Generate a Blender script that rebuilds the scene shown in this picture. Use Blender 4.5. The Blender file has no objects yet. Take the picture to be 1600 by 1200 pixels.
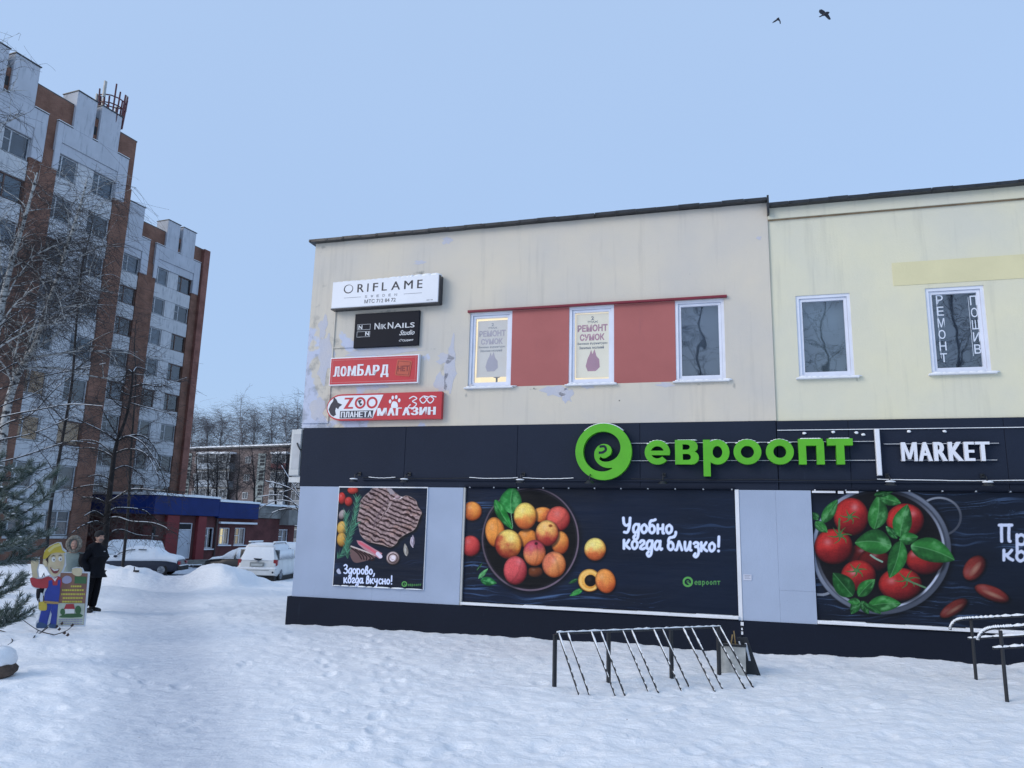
import bpy, bmesh, math, random
import numpy as np
from mathutils import Vector, Matrix
from math import radians as RD, sin, cos, pi

SC = bpy.context.scene
COL = SC.collection
random.seed(7)

# ------------------------------------------------------------------ camera, sky, sun
FPX, PITCH, ROLL, EYE = 1183.9, 0.1926635, 0.0248347, 2.0
cam_d = bpy.data.cameras.new('camera'); cam = bpy.data.objects.new('camera', cam_d); COL.objects.link(cam)
cam_d.sensor_width = 36.0; cam_d.lens = 36.0 * FPX / 1600.0
cam_d.clip_start = 0.05; cam_d.clip_end = 3000
_F = Vector((0, cos(PITCH), sin(PITCH))); _U = Vector((0, -sin(PITCH), cos(PITCH))); _R = Vector((1, 0, 0))
CR = cos(ROLL) * _R + sin(ROLL) * _U; CU = -sin(ROLL) * _R + cos(ROLL) * _U; CF = _F
M = Matrix(((CR.x, CU.x, -CF.x, 0), (CR.y, CU.y, -CF.y, 0), (CR.z, CU.z, -CF.z, EYE), (0, 0, 0, 1)))
cam.matrix_world = M
SC.camera = cam

world = bpy.data.worlds.new('World'); SC.world = world; world.use_nodes = True
wn = world.node_tree; wn.nodes.clear()
wo = wn.nodes.new('ShaderNodeOutputWorld')
add = wn.nodes.new('ShaderNodeAddShader')
bg1 = wn.nodes.new('ShaderNodeBackground'); bg2 = wn.nodes.new('ShaderNodeBackground')
sky = wn.nodes.new('ShaderNodeTexSky'); sky.sky_type = 'NISHITA'; sky.sun_disc = False
SUN_EL, SUN_AZ = RD(28), RD(246)          # azimuth measured clockwise from +Y: low behind the camera
sky.sun_elevation = SUN_EL; sky.sun_rotation = SUN_AZ
sky.air_density = 1.0; sky.dust_density = 2.0; sky.ozone_density = 2.0
bg1.inputs['Strength'].default_value = 0.05
tc = wn.nodes.new('ShaderNodeTexCoord'); sep = wn.nodes.new('ShaderNodeSeparateXYZ')
ramp = wn.nodes.new('ShaderNodeValToRGB')
ramp.color_ramp.elements[0].position = 0.0; ramp.color_ramp.elements[0].color = (0.300, 0.432, 0.665, 1)
ramp.color_ramp.elements[1].position = 0.75; ramp.color_ramp.elements[1].color = (0.392, 0.535, 0.770, 1)
noi = wn.nodes.new('ShaderNodeTexNoise'); noi.inputs['Scale'].default_value = 1.6; noi.inputs['Detail'].default_value = 3
mul = wn.nodes.new('ShaderNodeMath'); mul.operation = 'MULTIPLY_ADD'; mul.inputs[1].default_value = 0.10; mul.inputs[2].default_value = 0.95
vm = wn.nodes.new('ShaderNodeVectorMath'); vm.operation = 'SCALE'
wn.links.new(tc.outputs['Generated'], sep.inputs[0]); wn.links.new(sep.outputs['Z'], ramp.inputs[0])
wn.links.new(tc.outputs['Generated'], noi.inputs['Vector']); wn.links.new(noi.outputs['Fac'], mul.inputs[0])
wn.links.new(ramp.outputs['Color'], vm.inputs[0]); wn.links.new(mul.outputs[0], vm.inputs['Scale'])
wn.links.new(vm.outputs[0], bg2.inputs['Color']); wn.links.new(sky.outputs[0], bg1.inputs['Color'])
bg2.inputs['Strength'].default_value = 1.0
wn.links.new(bg1.outputs[0], add.inputs[0]); wn.links.new(bg2.outputs[0], add.inputs[1]); wn.links.new(add.outputs[0], wo.inputs[0])

sun_d = bpy.data.lights.new('sun', 'SUN'); sun_d.energy = 1.4; sun_d.angle = RD(30); sun_d.color = (1.0, 0.91, 0.82)
sun = bpy.data.objects.new('sun', sun_d); COL.objects.link(sun)
_sd = Vector((sin(SUN_AZ) * cos(SUN_EL), cos(SUN_AZ) * cos(SUN_EL), sin(SUN_EL)))
sun.rotation_euler = _sd.to_track_quat('Z', 'Y').to_euler(); sun.location = _sd * 60

SC.view_settings.view_transform = 'Standard'; SC.view_settings.look = 'None'
SC.view_settings.exposure = 0.0; SC.view_settings.gamma = 1.0; SC.view_settings.use_curve_mapping = False
SC.render.engine = 'CYCLES'
try:
    SC.cycles.use_denoising = True; SC.cycles.max_bounces = 6; SC.cycles.transparent_max_bounces = 12
except Exception: pass

# ------------------------------------------------------------------ survey helpers
def ray(px, py):
    d = CR * ((px - 800) / FPX) - CU * ((py - 600) / FPX) + CF
    return d
def gpt(px, py, z=0.0):
    d = ray(px, py); t = (z - EYE) / d.z
    return Vector((0, 0, EYE)) + d * t
def apt(px, py, dist):                    # point on the line of sight at a forward distance
    d = ray(px, py); return Vector((0, 0, EYE)) + d * (dist / d.y)
class Plane:
    """vertical facade plane: x along, y inward, z up"""
    def __init__(s, o, ang):
        s.o = Vector((o[0], o[1], 0)); s.a = ang
        s.D = Vector((cos(ang), sin(ang), 0)); s.I = Vector((-sin(ang), cos(ang), 0))
    def at(s, px, py, off=0.0):
        d = ray(px, py); c = Vector((0, 0, EYE)); o = s.o + s.I * off
        t = (o - c).dot(s.I) / d.dot(s.I); P = c + d * t
        return (P - s.o).dot(s.D), P.z
    def w(s, x, y, z): return s.o + s.D * x + s.I * y + Vector((0, 0, z))
STORE = Plane((-4.52524, 16.27940), -0.285458)
TA = 1.19467
_T = Vector((cos(TA), sin(TA), 0)); _NT = Vector((_T.y, -_T.x, 0))
W1 = Plane(-_NT * (40.540006 * 1.077), TA)
W2 = Plane(-_NT * (40.540006 * 1.336), TA)

# ------------------------------------------------------------------ noise
_rng = np.random.RandomState(3)
_tab = _rng.rand(256, 256)
def vnoise(x, y):
    xi = np.floor(x).astype(int); yi = np.floor(y).astype(int); fx = x - xi; fy = y - yi
    fx = fx * fx * (3 - 2 * fx); fy = fy * fy * (3 - 2 * fy)
    g = lambda a, b: _tab[a & 255, b & 255]
    return (g(xi, yi) * (1 - fx) + g(xi + 1, yi) * fx) * (1 - fy) + (g(xi, yi + 1) * (1 - fx) + g(xi + 1, yi + 1) * fx) * fy
def fbm(x, y, n=4):
    s = 0; a = .5
    for i in range(n): s = s + a * vnoise(x * 2 ** i + 17.3 * i, y * 2 ** i + 9.1 * i); a *= .5
    return s

# ------------------------------------------------------------------ mesh builder
def lin(c):
    if isinstance(c, str): c = [int(c[i:i + 2], 16) / 255 for i in (0, 2, 4)]
    return tuple(((x / 12.92) if x <= .04045 else ((x + .055) / 1.055) ** 2.4) for x in c)
class MB:
    def __init__(s): s.v = []; s.f = []
    def add(s, vs, fs):
        n = len(s.v); s.v += [tuple(v) for v in vs]; s.f += [tuple(i + n for i in f) for f in fs]; return s
    def box(s, x0, x1, y0, y1, z0, z1):
        return s.add([(x0, y0, z0), (x1, y0, z0), (x1, y1, z0), (x0, y1, z0), (x0, y0, z1), (x1, y0, z1), (x1, y1, z1), (x0, y1, z1)],
                     [(0, 3, 2, 1), (4, 5, 6, 7), (0, 1, 5, 4), (1, 2, 6, 5), (2, 3, 7, 6), (3, 0, 4, 7)])
    def bbox(s, x0, x1, y0, y1, z0, z1, b=.01):      # box with a chamfer round its front (low y) face
        vs = [(x0, y1, z0), (x1, y1, z0), (x1, y1, z1), (x0, y1, z1), (x0, y0 + b, z0), (x1, y0 + b, z0), (x1, y0 + b, z1), (x0, y0 + b, z1),
              (x0 + b, y0, z0 + b), (x1 - b, y0, z0 + b), (x1 - b, y0, z1 - b), (x0 + b, y0, z1 - b)]
        return s.add(vs, [(3, 2, 1, 0), (0, 1, 5, 4), (1, 2, 6, 5), (2, 3, 7, 6), (3, 0, 4, 7), (4, 5, 9, 8), (5, 6, 10, 9), (6, 7, 11, 10), (7, 4, 8, 11), (8, 9, 10, 11)])
    def ring(s, x0, x1, z0, z1, y0, y1, t):          # rectangular frame
        s.box(x0, x0 + t, y0, y1, z0, z1); s.box(x1 - t, x1, y0, y1, z0, z1)
        s.box(x0 + t, x1 - t, y0, y1, z0, z0 + t); s.box(x0 + t, x1 - t, y0, y1, z1 - t, z1); return s
    def prism(s, poly, y0, y1):                      # polygon in x,z extruded along y
        n = len(poly)
        return s.add([(x, y0, z) for x, z in poly] + [(x, y1, z) for x, z in poly],
                     [tuple(range(n))[::-1], tuple(range(n, 2 * n))] + [(i, (i + 1) % n, n + (i + 1) % n, n + i) for i in range(n)])
    def tube(s, pts, r, n=6, cap=True):
        pts = [Vector(p) for p in pts]; m = len(pts); vs = []; prev = None
        for i, p in enumerate(pts):
            t = (pts[min(i + 1, m - 1)] - pts[max(i - 1, 0)]).normalized()
            if prev is None: u = t.orthogonal().normalized()
            else:
                u = prev - t * prev.dot(t); u = u.normalized() if u.length > 1e-6 else t.orthogonal().normalized()
            prev = u; w = t.cross(u); rr = r[i] if hasattr(r, '__len__') else r
            for k in range(n):
                a = 2 * pi * k / n + pi / n; vs.append(p + (u * cos(a) + w * sin(a)) * rr)
        fs = [(i * n + k, i * n + (k + 1) % n, (i + 1) * n + (k + 1) % n, (i + 1) * n + k) for i in range(m - 1) for k in range(n)]
        if cap: fs += [tuple(range(n))[::-1], tuple(range((m - 1) * n, m * n))]
        return s.add(vs, fs)
    def ell(s, c, r, nu=12, nv=8, rot=None, jit=0):
        vs = []; fs = []
        for j in range(nv + 1):
            b = -pi / 2 + pi * j / nv
            for i in range(nu):
                a = 2 * pi * i / nu; k = 1 + random.uniform(-jit, jit)
                v = Vector((r[0] * cos(b) * cos(a) * k, r[1] * cos(b) * sin(a) * k, r[2] * sin(b) * k))
                if rot: v = rot @ v
                vs.append(v + Vector(c))
        for j in range(nv):
            for i in range(nu): fs.append((j * nu + i, j * nu + (i + 1) % nu, (j + 1) * nu + (i + 1) % nu, (j + 1) * nu + i))
        return s.add(vs, fs)
    def cyl(s, c, axis, r, h, n=20, r2=None):
        c = Vector(c); a = Vector(axis).normalized() * h / 2
        return s.tube([c - a, c + a], [r, r if r2 is None else r2], n)
    def mesh(s, name, mat=None, org=(0, 0, 0), smooth=False):
        o = Vector(org); me = bpy.data.meshes.new(name)
        me.from_pydata([(v[0] - o.x, v[1] - o.y, v[2] - o.z) for v in s.v], [], s.f)
        if len(s.f) < 30000:
            bm = bmesh.new(); bm.from_mesh(me); bmesh.ops.recalc_face_normals(bm, faces=bm.faces); bm.to_mesh(me); bm.free()
        if mat: me.materials.append(mat)
        if smooth: me.polygons.foreach_set('use_smooth', [True] * len(me.polygons))
        me.update(); return me
    def obj(s, name, mat, parent=None, org=(0, 0, 0), smooth=False):
        return link(name, s.mesh(name, mat, org, smooth), parent)
def link(name, data, parent=None):
    o = bpy.data.objects.new(name, data); COL.objects.link(o)
    if parent: o.parent = parent
    return o
def tag(o, label=None, cat=None, group=None, kind=None):
    if label: o['label'] = label
    if cat: o['category'] = cat
    if group: o['group'] = group
    if kind: o['kind'] = kind
    return o
def thing(name, label, cat, loc=(0, 0, 0), rz=0.0, group=None):
    o = bpy.data.objects.new(name, None); COL.objects.link(o); o.empty_display_size = .2
    o.location = loc; o.rotation_euler = (0, 0, rz); return tag(o, label, cat, group)
def copy_tree(o, parent=None):
    c = o.copy(); COL.objects.link(c)
    if parent: c.parent = parent
    for ch in list(o.children): copy_tree(ch, c)
    return c

# ------------------------------------------------------------------ materials
def mat(name, base, rough=.7, var=.12, scale=3.0, bump=.0, bscale=40, metal=0.0, base2=None, spec=.5, emit=None, estr=0):
    m = bpy.data.materials.new(name); m.use_nodes = True; nt = m.node_tree; b = nt.nodes['Principled BSDF']
    b.inputs['Roughness'].default_value = rough; b.inputs['Metallic'].default_value = metal; b.inputs['Specular IOR Level'].default_value = spec
    tc = nt.nodes.new('ShaderNodeTexCoord'); n = nt.nodes.new('ShaderNodeTexNoise'); n.inputs['Scale'].default_value = scale; n.inputs['Detail'].default_value = 5
    nt.links.new(tc.outputs['Object'], n.inputs['Vector'])
    r = nt.nodes.new('ShaderNodeValToRGB'); e = r.color_ramp.elements
    c2 = base2 or tuple(x * (1 - var) for x in base); c1 = base if base2 else tuple(min(1, x * (1 + var * .6)) for x in base)
    e[0].position = .32; e[0].color = (*c2, 1); e[1].position = .68; e[1].color = (*c1, 1)
    nt.links.new(n.outputs['Fac'], r.inputs[0]); nt.links.new(r.outputs[0], b.inputs['Base Color'])
    if bump:
        n2 = nt.nodes.new('ShaderNodeTexNoise'); n2.inputs['Scale'].default_value = bscale; n2.inputs['Detail'].default_value = 6
        bp = nt.nodes.new('ShaderNodeBump'); bp.inputs['Strength'].default_value = bump; bp.inputs['Distance'].default_value = .02
        nt.links.new(tc.outputs['Object'], n2.inputs['Vector']); nt.links.new(n2.outputs['Fac'], bp.inputs['Height']); nt.links.new(bp.outputs[0], b.inputs['Normal'])
    if emit:
        b.inputs['Emission Color'].default_value = (*emit, 1); b.inputs['Emission Strength'].default_value = estr
    return m
def N(nt, t, **kw):
    n = nt.nodes.new('ShaderNode' + t)
    for k, v in kw.items():
        if k in ('operation', 'blend_type', 'data_type', 'attribute_name', 'wave_type', 'feature', 'bands_direction'): setattr(n, k, v)
        else: n.inputs[k].default_value = v
    return n
def mixc(nt, fac, a, b):
    n = nt.nodes.new('ShaderNodeMix'); n.data_type = 'RGBA'
    for s, v in ((0, fac), (6, a), (7, b)):
        if hasattr(v, 'links'): nt.links.new(v, n.inputs[s])
        elif s == 0: n.inputs[s].default_value = v
        else: n.inputs[s].default_value = (*v, 1)
    return n.outputs[2]
def ramp2(nt, src, p0, p1, c0=(0, 0, 0, 1), c1=(1, 1, 1, 1)):
    r = nt.nodes.new('ShaderNodeValToRGB'); e = r.color_ramp.elements; e[0].position = p0; e[1].position = p1; e[0].color = c0; e[1].color = c1
    nt.links.new(src, r.inputs[0]); return r.outputs[0]
def scaled(nt, src, s):
    m = nt.nodes.new('ShaderNodeMapping'); m.inputs['Scale'].default_value = s; nt.links.new(src, m.inputs[0]); return m.outputs[0]

STAINS = [(2.55, 7.42, .55, .16, .75), (1.9, 6.60, .9, .07, .6), (2.95, 5.72, .3, .13, .7), (3.2, 5.3, .22, .5, .45), (5.2, 4.80, .5, .06, .6), (8.5, 4.80, .5, .06, .5), (3.75, 4.72, .10, .2, .6), (9.0, 4.76, .08, .2, .5), (.2, 8.2, .5, .12, .5), (11.1, 4.80, .1, .12, .5), (13.2, 4.76, .1, .12, .5)]
def plaster(name, cream, grey, peel, peelx):
    """weathered painted render: cloudy greying, rain streaks, flaked patches"""
    m = bpy.data.materials.new(name); m.use_nodes = True; nt = m.node_tree; b = nt.nodes['Principled BSDF']; b.inputs['Roughness'].default_value = .85
    tc = nt.nodes.new('ShaderNodeTexCoord'); ob = tc.outputs['Object']
    def noise(sc, vec, det=5, rough=.55, dist=0):
        n = N(nt, 'TexNoise', Scale=sc, Detail=det, Roughness=rough, Distortion=dist); nt.links.new(vec, n.inputs['Vector']); return n.outputs['Fac']
    big = ramp2(nt, noise(.45, ob, 4), .35, .68)
    c = mixc(nt, big, cream, grey)
    st = ramp2(nt, noise(1.6, scaled(nt, ob, (3.2, 1, .22)), 5, .6), .55, .8)
    mm = N(nt, 'Math', operation='MULTIPLY'); nt.links.new(st, mm.inputs[0]); mm.inputs[1].default_value = .42
    c = mixc(nt, mm.outputs[0], c, tuple(x * .62 for x in grey))
    if peel:
        sx = nt.nodes.new('ShaderNodeSeparateXYZ'); nt.links.new(ob, sx.inputs[0])
        mr = N(nt, 'MapRange'); nt.links.new(sx.outputs['X'], mr.inputs[0])
        mr.inputs[1].default_value = 0; mr.inputs[2].default_value = peelx; mr.inputs[3].default_value = .215; mr.inputs[4].default_value = -.06
        mz = N(nt, 'MapRange'); nt.links.new(sx.outputs['Z'], mz.inputs[0])
        mz.inputs[1].default_value = 4.0; mz.inputs[2].default_value = 8.0; mz.inputs[3].default_value = .06; mz.inputs[4].default_value = -.12
        a1 = N(nt, 'Math', operation='ADD'); nt.links.new(mr.outputs[0], a1.inputs[0]); nt.links.new(mz.outputs[0], a1.inputs[1])
        a2 = N(nt, 'Math', operation='ADD'); nt.links.new(noise(.95, ob, 7, .5, .3), a2.inputs[0]); nt.links.new(a1.outputs[0], a2.inputs[1])
        pm = ramp2(nt, a2.outputs[0], .655, .675)
        c = mixc(nt, pm, c, peel)
        a3 = N(nt, 'Math', operation='ADD'); nt.links.new(noise(3.1, ob, 8, .65), a3.inputs[0]); nt.links.new(a1.outputs[0], a3.inputs[1])
        dm = ramp2(nt, a3.outputs[0], .69, .84); d2 = N(nt, 'Math', operation='MULTIPLY'); nt.links.new(dm, d2.inputs[0]); d2.inputs[1].default_value = .55
        c = mixc(nt, d2.outputs[0], c, (.16, .17, .17))
    for (sx_, sz_, rx_, rz_, k_) in STAINS:
        v1 = N(nt, 'VectorMath', operation='SUBTRACT'); nt.links.new(ob, v1.inputs[0]); v1.inputs[1].default_value = (sx_, 0, sz_)
        v2 = N(nt, 'VectorMath', operation='MULTIPLY'); nt.links.new(v1.outputs[0], v2.inputs[0]); v2.inputs[1].default_value = (1 / rx_, 0, 1 / rz_)
        v3 = N(nt, 'VectorMath', operation='LENGTH'); nt.links.new(v2.outputs[0], v3.inputs[0])
        a5 = N(nt, 'Math', operation='MULTIPLY_ADD'); nt.links.new(noise(7, scaled(nt, ob, (1, 1, .5)), 7, .65), a5.inputs[0]); a5.inputs[1].default_value = 1.5; nt.links.new(v3.outputs['Value'], a5.inputs[2])
        a6 = N(nt, 'Math', operation='MULTIPLY'); nt.links.new(ramp2(nt, a5.outputs[0], .75, 1.45, (1, 1, 1, 1), (0, 0, 0, 1)), a6.inputs[0]); a6.inputs[1].default_value = k_
        c = mixc(nt, a6.outputs[0], c, (.20, .21, .20))
    vo = N(nt, 'TexVoronoi', Scale=1.35); nt.links.new(ob, vo.inputs['Vector'])
    sp = ramp2(nt, vo.outputs['Distance'], .018, .03, (1, 1, 1, 1), (0, 0, 0, 1))
    c = mixc(nt, sp, c, (.05, .05, .05))
    nt.links.new(c, b.inputs['Base Color'])
    bp = N(nt, 'Bump', Strength=.35, Distance=.015); nt.links.new(noise(28, ob, 8, .7), bp.inputs['Height'])
    bp2 = N(nt, 'Bump', Strength=.5, Distance=.05); nt.links.new(noise(1.1, ob, 3), bp2.inputs['Height']); nt.links.new(bp.outputs[0], bp2.inputs['Normal'])
    nt.links.new(bp2.outputs[0], b.inputs['Normal']); return m

def paintwall(name, col, dirt, bscale=30, spec=.2, dth=.62):
    m = bpy.data.materials.new(name); m.use_nodes = True; nt = m.node_tree; b = nt.nodes['Principled BSDF']; b.inputs['Roughness'].default_value = .7; b.inputs['Specular IOR Level'].default_value = spec
    tc = nt.nodes.new('ShaderNodeTexCoord'); ob = tc.outputs['Object']
    n1 = N(nt, 'TexNoise', Scale=.9, Detail=5); nt.links.new(ob, n1.inputs['Vector'])
    n2 = N(nt, 'TexNoise', Scale=2.2, Detail=7, Roughness=.7); nt.links.new(scaled(nt, ob, (2.4, 1, .35)), n2.inputs['Vector'])
    c = mixc(nt, ramp2(nt, n1.outputs[0], .3, .7), tuple(x * .86 for x in col), col)
    c = mixc(nt, ramp2(nt, n2.outputs[0], dth, dth + .16), c, dirt)
    nt.links.new(c, b.inputs['Base Color'])
    n3 = N(nt, 'TexNoise', Scale=bscale, Detail=6); nt.links.new(ob, n3.inputs['Vector'])
    bp = N(nt, 'Bump', Strength=.3, Distance=.01); nt.links.new(n3.outputs[0], bp.inputs['Height']); nt.links.new(bp.outputs[0], b.inputs['Normal'])
    return m

def brickmat(name, c1, c2, mortar, sc=1.0, w=.25, h=.075):
    m = bpy.data.materials.new(name); m.use_nodes = True; nt = m.node_tree; b = nt.nodes['Principled BSDF']; b.inputs['Roughness'].default_value = .9
    tc = nt.nodes.new('ShaderNodeTexCoord'); ob = tc.outputs['Object']
    mp = nt.nodes.new('ShaderNodeMapping'); mp.inputs['Rotation'].default_value = (RD(90), 0, 0); nt.links.new(ob, mp.inputs[0])
    # x and z of the facade onto the brick pattern
    sx = nt.nodes.new('ShaderNodeSeparateXYZ'); nt.links.new(ob, sx.inputs[0])
    ad = N(nt, 'Math', operation='ADD'); nt.links.new(sx.outputs['X'], ad.inputs[0]); nt.links.new(sx.outputs['Y'], ad.inputs[1])
    cx = nt.nodes.new('ShaderNodeCombineXYZ'); nt.links.new(ad.outputs[0], cx.inputs[0]); nt.links.new(sx.outputs['Z'], cx.inputs[1])
    br = nt.nodes.new('ShaderNodeTexBrick'); nt.links.new(cx.outputs[0], br.inputs['Vector'])
    br.inputs['Scale'].default_value = sc; br.inputs['Brick Width'].default_value = w; br.inputs['Row Height'].default_value = h; br.inputs['Mortar Size'].default_value = .008
    br.inputs['Color1'].default_value = (*c1, 1); br.inputs['Color2'].default_value = (*c2, 1); br.inputs['Mortar'].default_value = (*mortar, 1)
    n1 = N(nt, 'TexNoise', Scale=.9, Detail=8, Roughness=.68); nt.links.new(ob, n1.inputs['Vector'])
    c = mixc(nt, ramp2(nt, n1.outputs[0], .42, .72), br.outputs[0], tuple(x * .45 for x in c1))
    nt.links.new(c, b.inputs['Base Color'])
    bp = N(nt, 'Bump', Strength=.6, Distance=.01); nt.links.new(br.outputs['Fac'], bp.inputs['Height']); bp.invert = True; nt.links.new(bp.outputs[0], b.inputs['Normal'])
    return m

def glassmat(name, tint=(.9, .95, 1), refl=.9):
    m = bpy.data.materials.new(name); m.use_nodes = True; nt = m.node_tree; nt.nodes.clear()
    o = nt.nodes.new('ShaderNodeOutputMaterial'); t = nt.nodes.new('ShaderNodeBsdfTransparent'); g = nt.nodes.new('ShaderNodeBsdfGlossy')
    t.inputs[0].default_value = (*tint, 1); g.inputs['Roughness'].default_value = .02; g.inputs[0].default_value = (refl, refl, refl, 1)
    fr = N(nt, 'Fresnel', IOR=2.7); ge = nt.nodes.new('ShaderNodeNewGeometry'); f = N(nt, 'Math', operation='MULTIPLY_ADD')
    nt.links.new(ge.outputs['Backfacing'], f.inputs[0]); f.inputs[1].default_value = -10.0; nt.links.new(fr.outputs[0], f.inputs[2]); f.use_clamp = True; mx = nt.nodes.new('ShaderNodeMixShader')
    n = N(nt, 'TexNoise', Scale=2.2, Detail=1); tc = nt.nodes.new('ShaderNodeTexCoord'); nt.links.new(tc.outputs['Object'], n.inputs['Vector'])
    bp = N(nt, 'Bump', Strength=.12, Distance=.02); nt.links.new(n.outputs[0], bp.inputs['Height']); nt.links.new(bp.outputs[0], g.inputs['Normal'])
    nt.links.new(f.outputs[0], mx.inputs[0]); nt.links.new(t.outputs[0], mx.inputs[1]); nt.links.new(g.outputs[0], mx.inputs[2]); nt.links.new(mx.outputs[0], o.inputs[0])
    return m

def snowmat(name, attr=None):
    m = bpy.data.materials.new(name); m.use_nodes = True; nt = m.node_tree; b = nt.nodes['Principled BSDF']; b.inputs['Roughness'].default_value = .75
    b.inputs['Specular IOR Level'].default_value = .25
    tc = nt.nodes.new('ShaderNodeTexCoord'); ob = tc.outputs['Object']
    n1 = N(nt, 'TexNoise', Scale=.8, Detail=8, Roughness=.6); nt.links.new(ob, n1.inputs['Vector'])
    c = mixc(nt, ramp2(nt, n1.outputs[0], .3, .7), (.79, .82, .86), (.86, .885, .91))
    if attr:
        a = N(nt, 'Attribute', attribute_name=attr)
        n4 = N(nt, 'TexNoise', Scale=6.0, Detail=8, Roughness=.7); nt.links.new(ob, n4.inputs['Vector'])
        mu = N(nt, 'Math', operation='MULTIPLY'); nt.links.new(a.outputs['Fac'], mu.inputs[0]); nt.links.new(ramp2(nt, n4.outputs[0], .1, .6), mu.inputs[1])
        c = mixc(nt, mu.outputs[0], c, (.53, .57, .64))
        vo = N(nt, 'TexVoronoi', Scale=2.3); nt.links.new(ob, vo.inputs['Vector'])
        c = mixc(nt, ramp2(nt, vo.outputs['Distance'], .018, .03, (1, 1, 1, 1), (0, 0, 0, 1)), c, (.25, .24, .24))
    nt.links.new(c, b.inputs['Base Color'])
    n2 = N(nt, 'TexNoise', Scale=22, Detail=8, Roughness=.7); nt.links.new(ob, n2.inputs['Vector'])
    bp = N(nt, 'Bump', Strength=.45, Distance=.03); nt.links.new(n2.outputs[0], bp.inputs['Height'])
    n3 = N(nt, 'TexNoise', Scale=5.5, Detail=4, Roughness=.6, Distortion=.4); nt.links.new(scaled(nt, ob, (.7, 1.3, 1)), n3.inputs['Vector'])
    bp2 = N(nt, 'Bump', Strength=.55, Distance=.06); nt.links.new(n3.outputs[0], bp2.inputs['Height']); nt.links.new(bp.outputs[0], bp2.inputs['Normal'])
    nt.links.new(bp2.outputs[0], b.inputs['Normal'])
    return m

MT = {}
MT['snow'] = snowmat('snow'); MT['snowground'] = snowmat('trodden_snow', 'trod')
MT['plaster'] = plaster('plaster_grey_cream', (.64, .58, .47), (.54, .515, .47), (.50, .54, .66), 4.2)
MT['plaster_y'] = plaster('plaster_yellow', (.70, .665, .48), (.61, .60, .50), None, 0)
MT['band'] = mat('fresh_yellow_paint', (.66, .61, .37), .8, .05, 1.5, .2, 30)
MT['navy'] = paintwall('navy_paint', (.014, .021, .040), (.030, .042, .068))
MT['navy2'] = paintwall('navy_plinth', (.006, .010, .022), (.014, .022, .038))
MT['lav'] = paintwall('lavender_paint', (.37, .44, .57), (.31, .365, .47), 60)
MT['trim'] = mat('white_trim', (.72, .74, .78), .5, .1, 2, .1, 20)
MT['redp'] = paintwall('red_panel_paint', (.42, .14, .13), (.34, .12, .12))
MT['redtrim'] = mat('dark_red_metal', (.20, .015, .03), .4, .15)
MT['black'] = mat('black_metal', (.012, .014, .018), .45, .3, 8)
MT['roofedge'] = mat('black_flashing', (.02, .022, .026), .4, .4, 5, .3, 10)
MT['pvc'] = mat('white_window_plastic', (.70, .73, .82), .35, .06, 4)
MT['glass'] = glassmat('window_glass')
MT['blind'] = mat('grey_blind', (.085, .105, .13), .9, .4, .9)
MT['darkroom'] = mat('dark_room', (.035, .045, .06), .9, .3, 1.2)
MT['litroom'] = mat('lit_room', (.70, .62, .45), .9, .2, 2.0, emit=(.95, .80, .52), estr=.62)
MT['metal'] = mat('galvanised_metal', (.30, .32, .36), .45, .2, 8, metal=.6)

# ------------------------------------------------------------------ ground
PATH = np.array([(-60, -1.0), (0, -1.0), (5, -2.0), (7, -2.9), (10, -4.3), (14, -6.0), (18, -7.9), (24, -10.4), (31, -13.0), (40, -16.0), (60, -17), (2000, -20)], float)
def sstep(a, b, x):
    t = np.clip((x - a) / (b - a), 0, 1); return t * t * (3 - 2 * t)
MOUNDS = [(-14.6, 30.0, 2.3, 1.3, .58, .15), (-18.0, 30.5, 3.0, 1.2, .55, 0), (-10.75, 30.2, .80, 1.3, .46, .2), (-11.7, 30.5, 1.0, 1.0, .42, .5), (-10.3, 31.6, .9, .9, .35, 0), (-11.8, 32.5, .7, 2.2, .55, 0), (-9.6, 27.5, 1.6, .9, .12, 0),
          (-21.5, 29.5, 4.0, 1.5, .5, 0), (-17.0, 48.2, 1.5, .8, .55, 0), (-18.6, 47.0, 1.1, .7, .35, 0), (-7.0, 29.5, 1.6, 1.0, .12, 0), (-9.6, 13.4, 2.6, .8, .16, -.2), (-12.0, 24.0, 1.6, 1.0, .12, 0), (-13.6, 25.0, 2.5, 1.6, .15, 0)]
FALL = ([-10, 18, 28, 37, 45, 60, 3000], [0, 0, -.30, -.60, -.72, -.80, -.80])
def road_mask(x, y):
    xc = np.interp(y, [30, 33, 38, 45, 52], [-12.9, -13.5, -15.4, -18.0, -20.0]); w = np.interp(y, [30, 33, 38, 45, 60], [.7, 1.1, 2.0, 4.0, 6.0])
    return (1 - sstep(w * .75, w * 1.1, np.abs(x - xc))) * sstep(30, 33, y)
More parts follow.
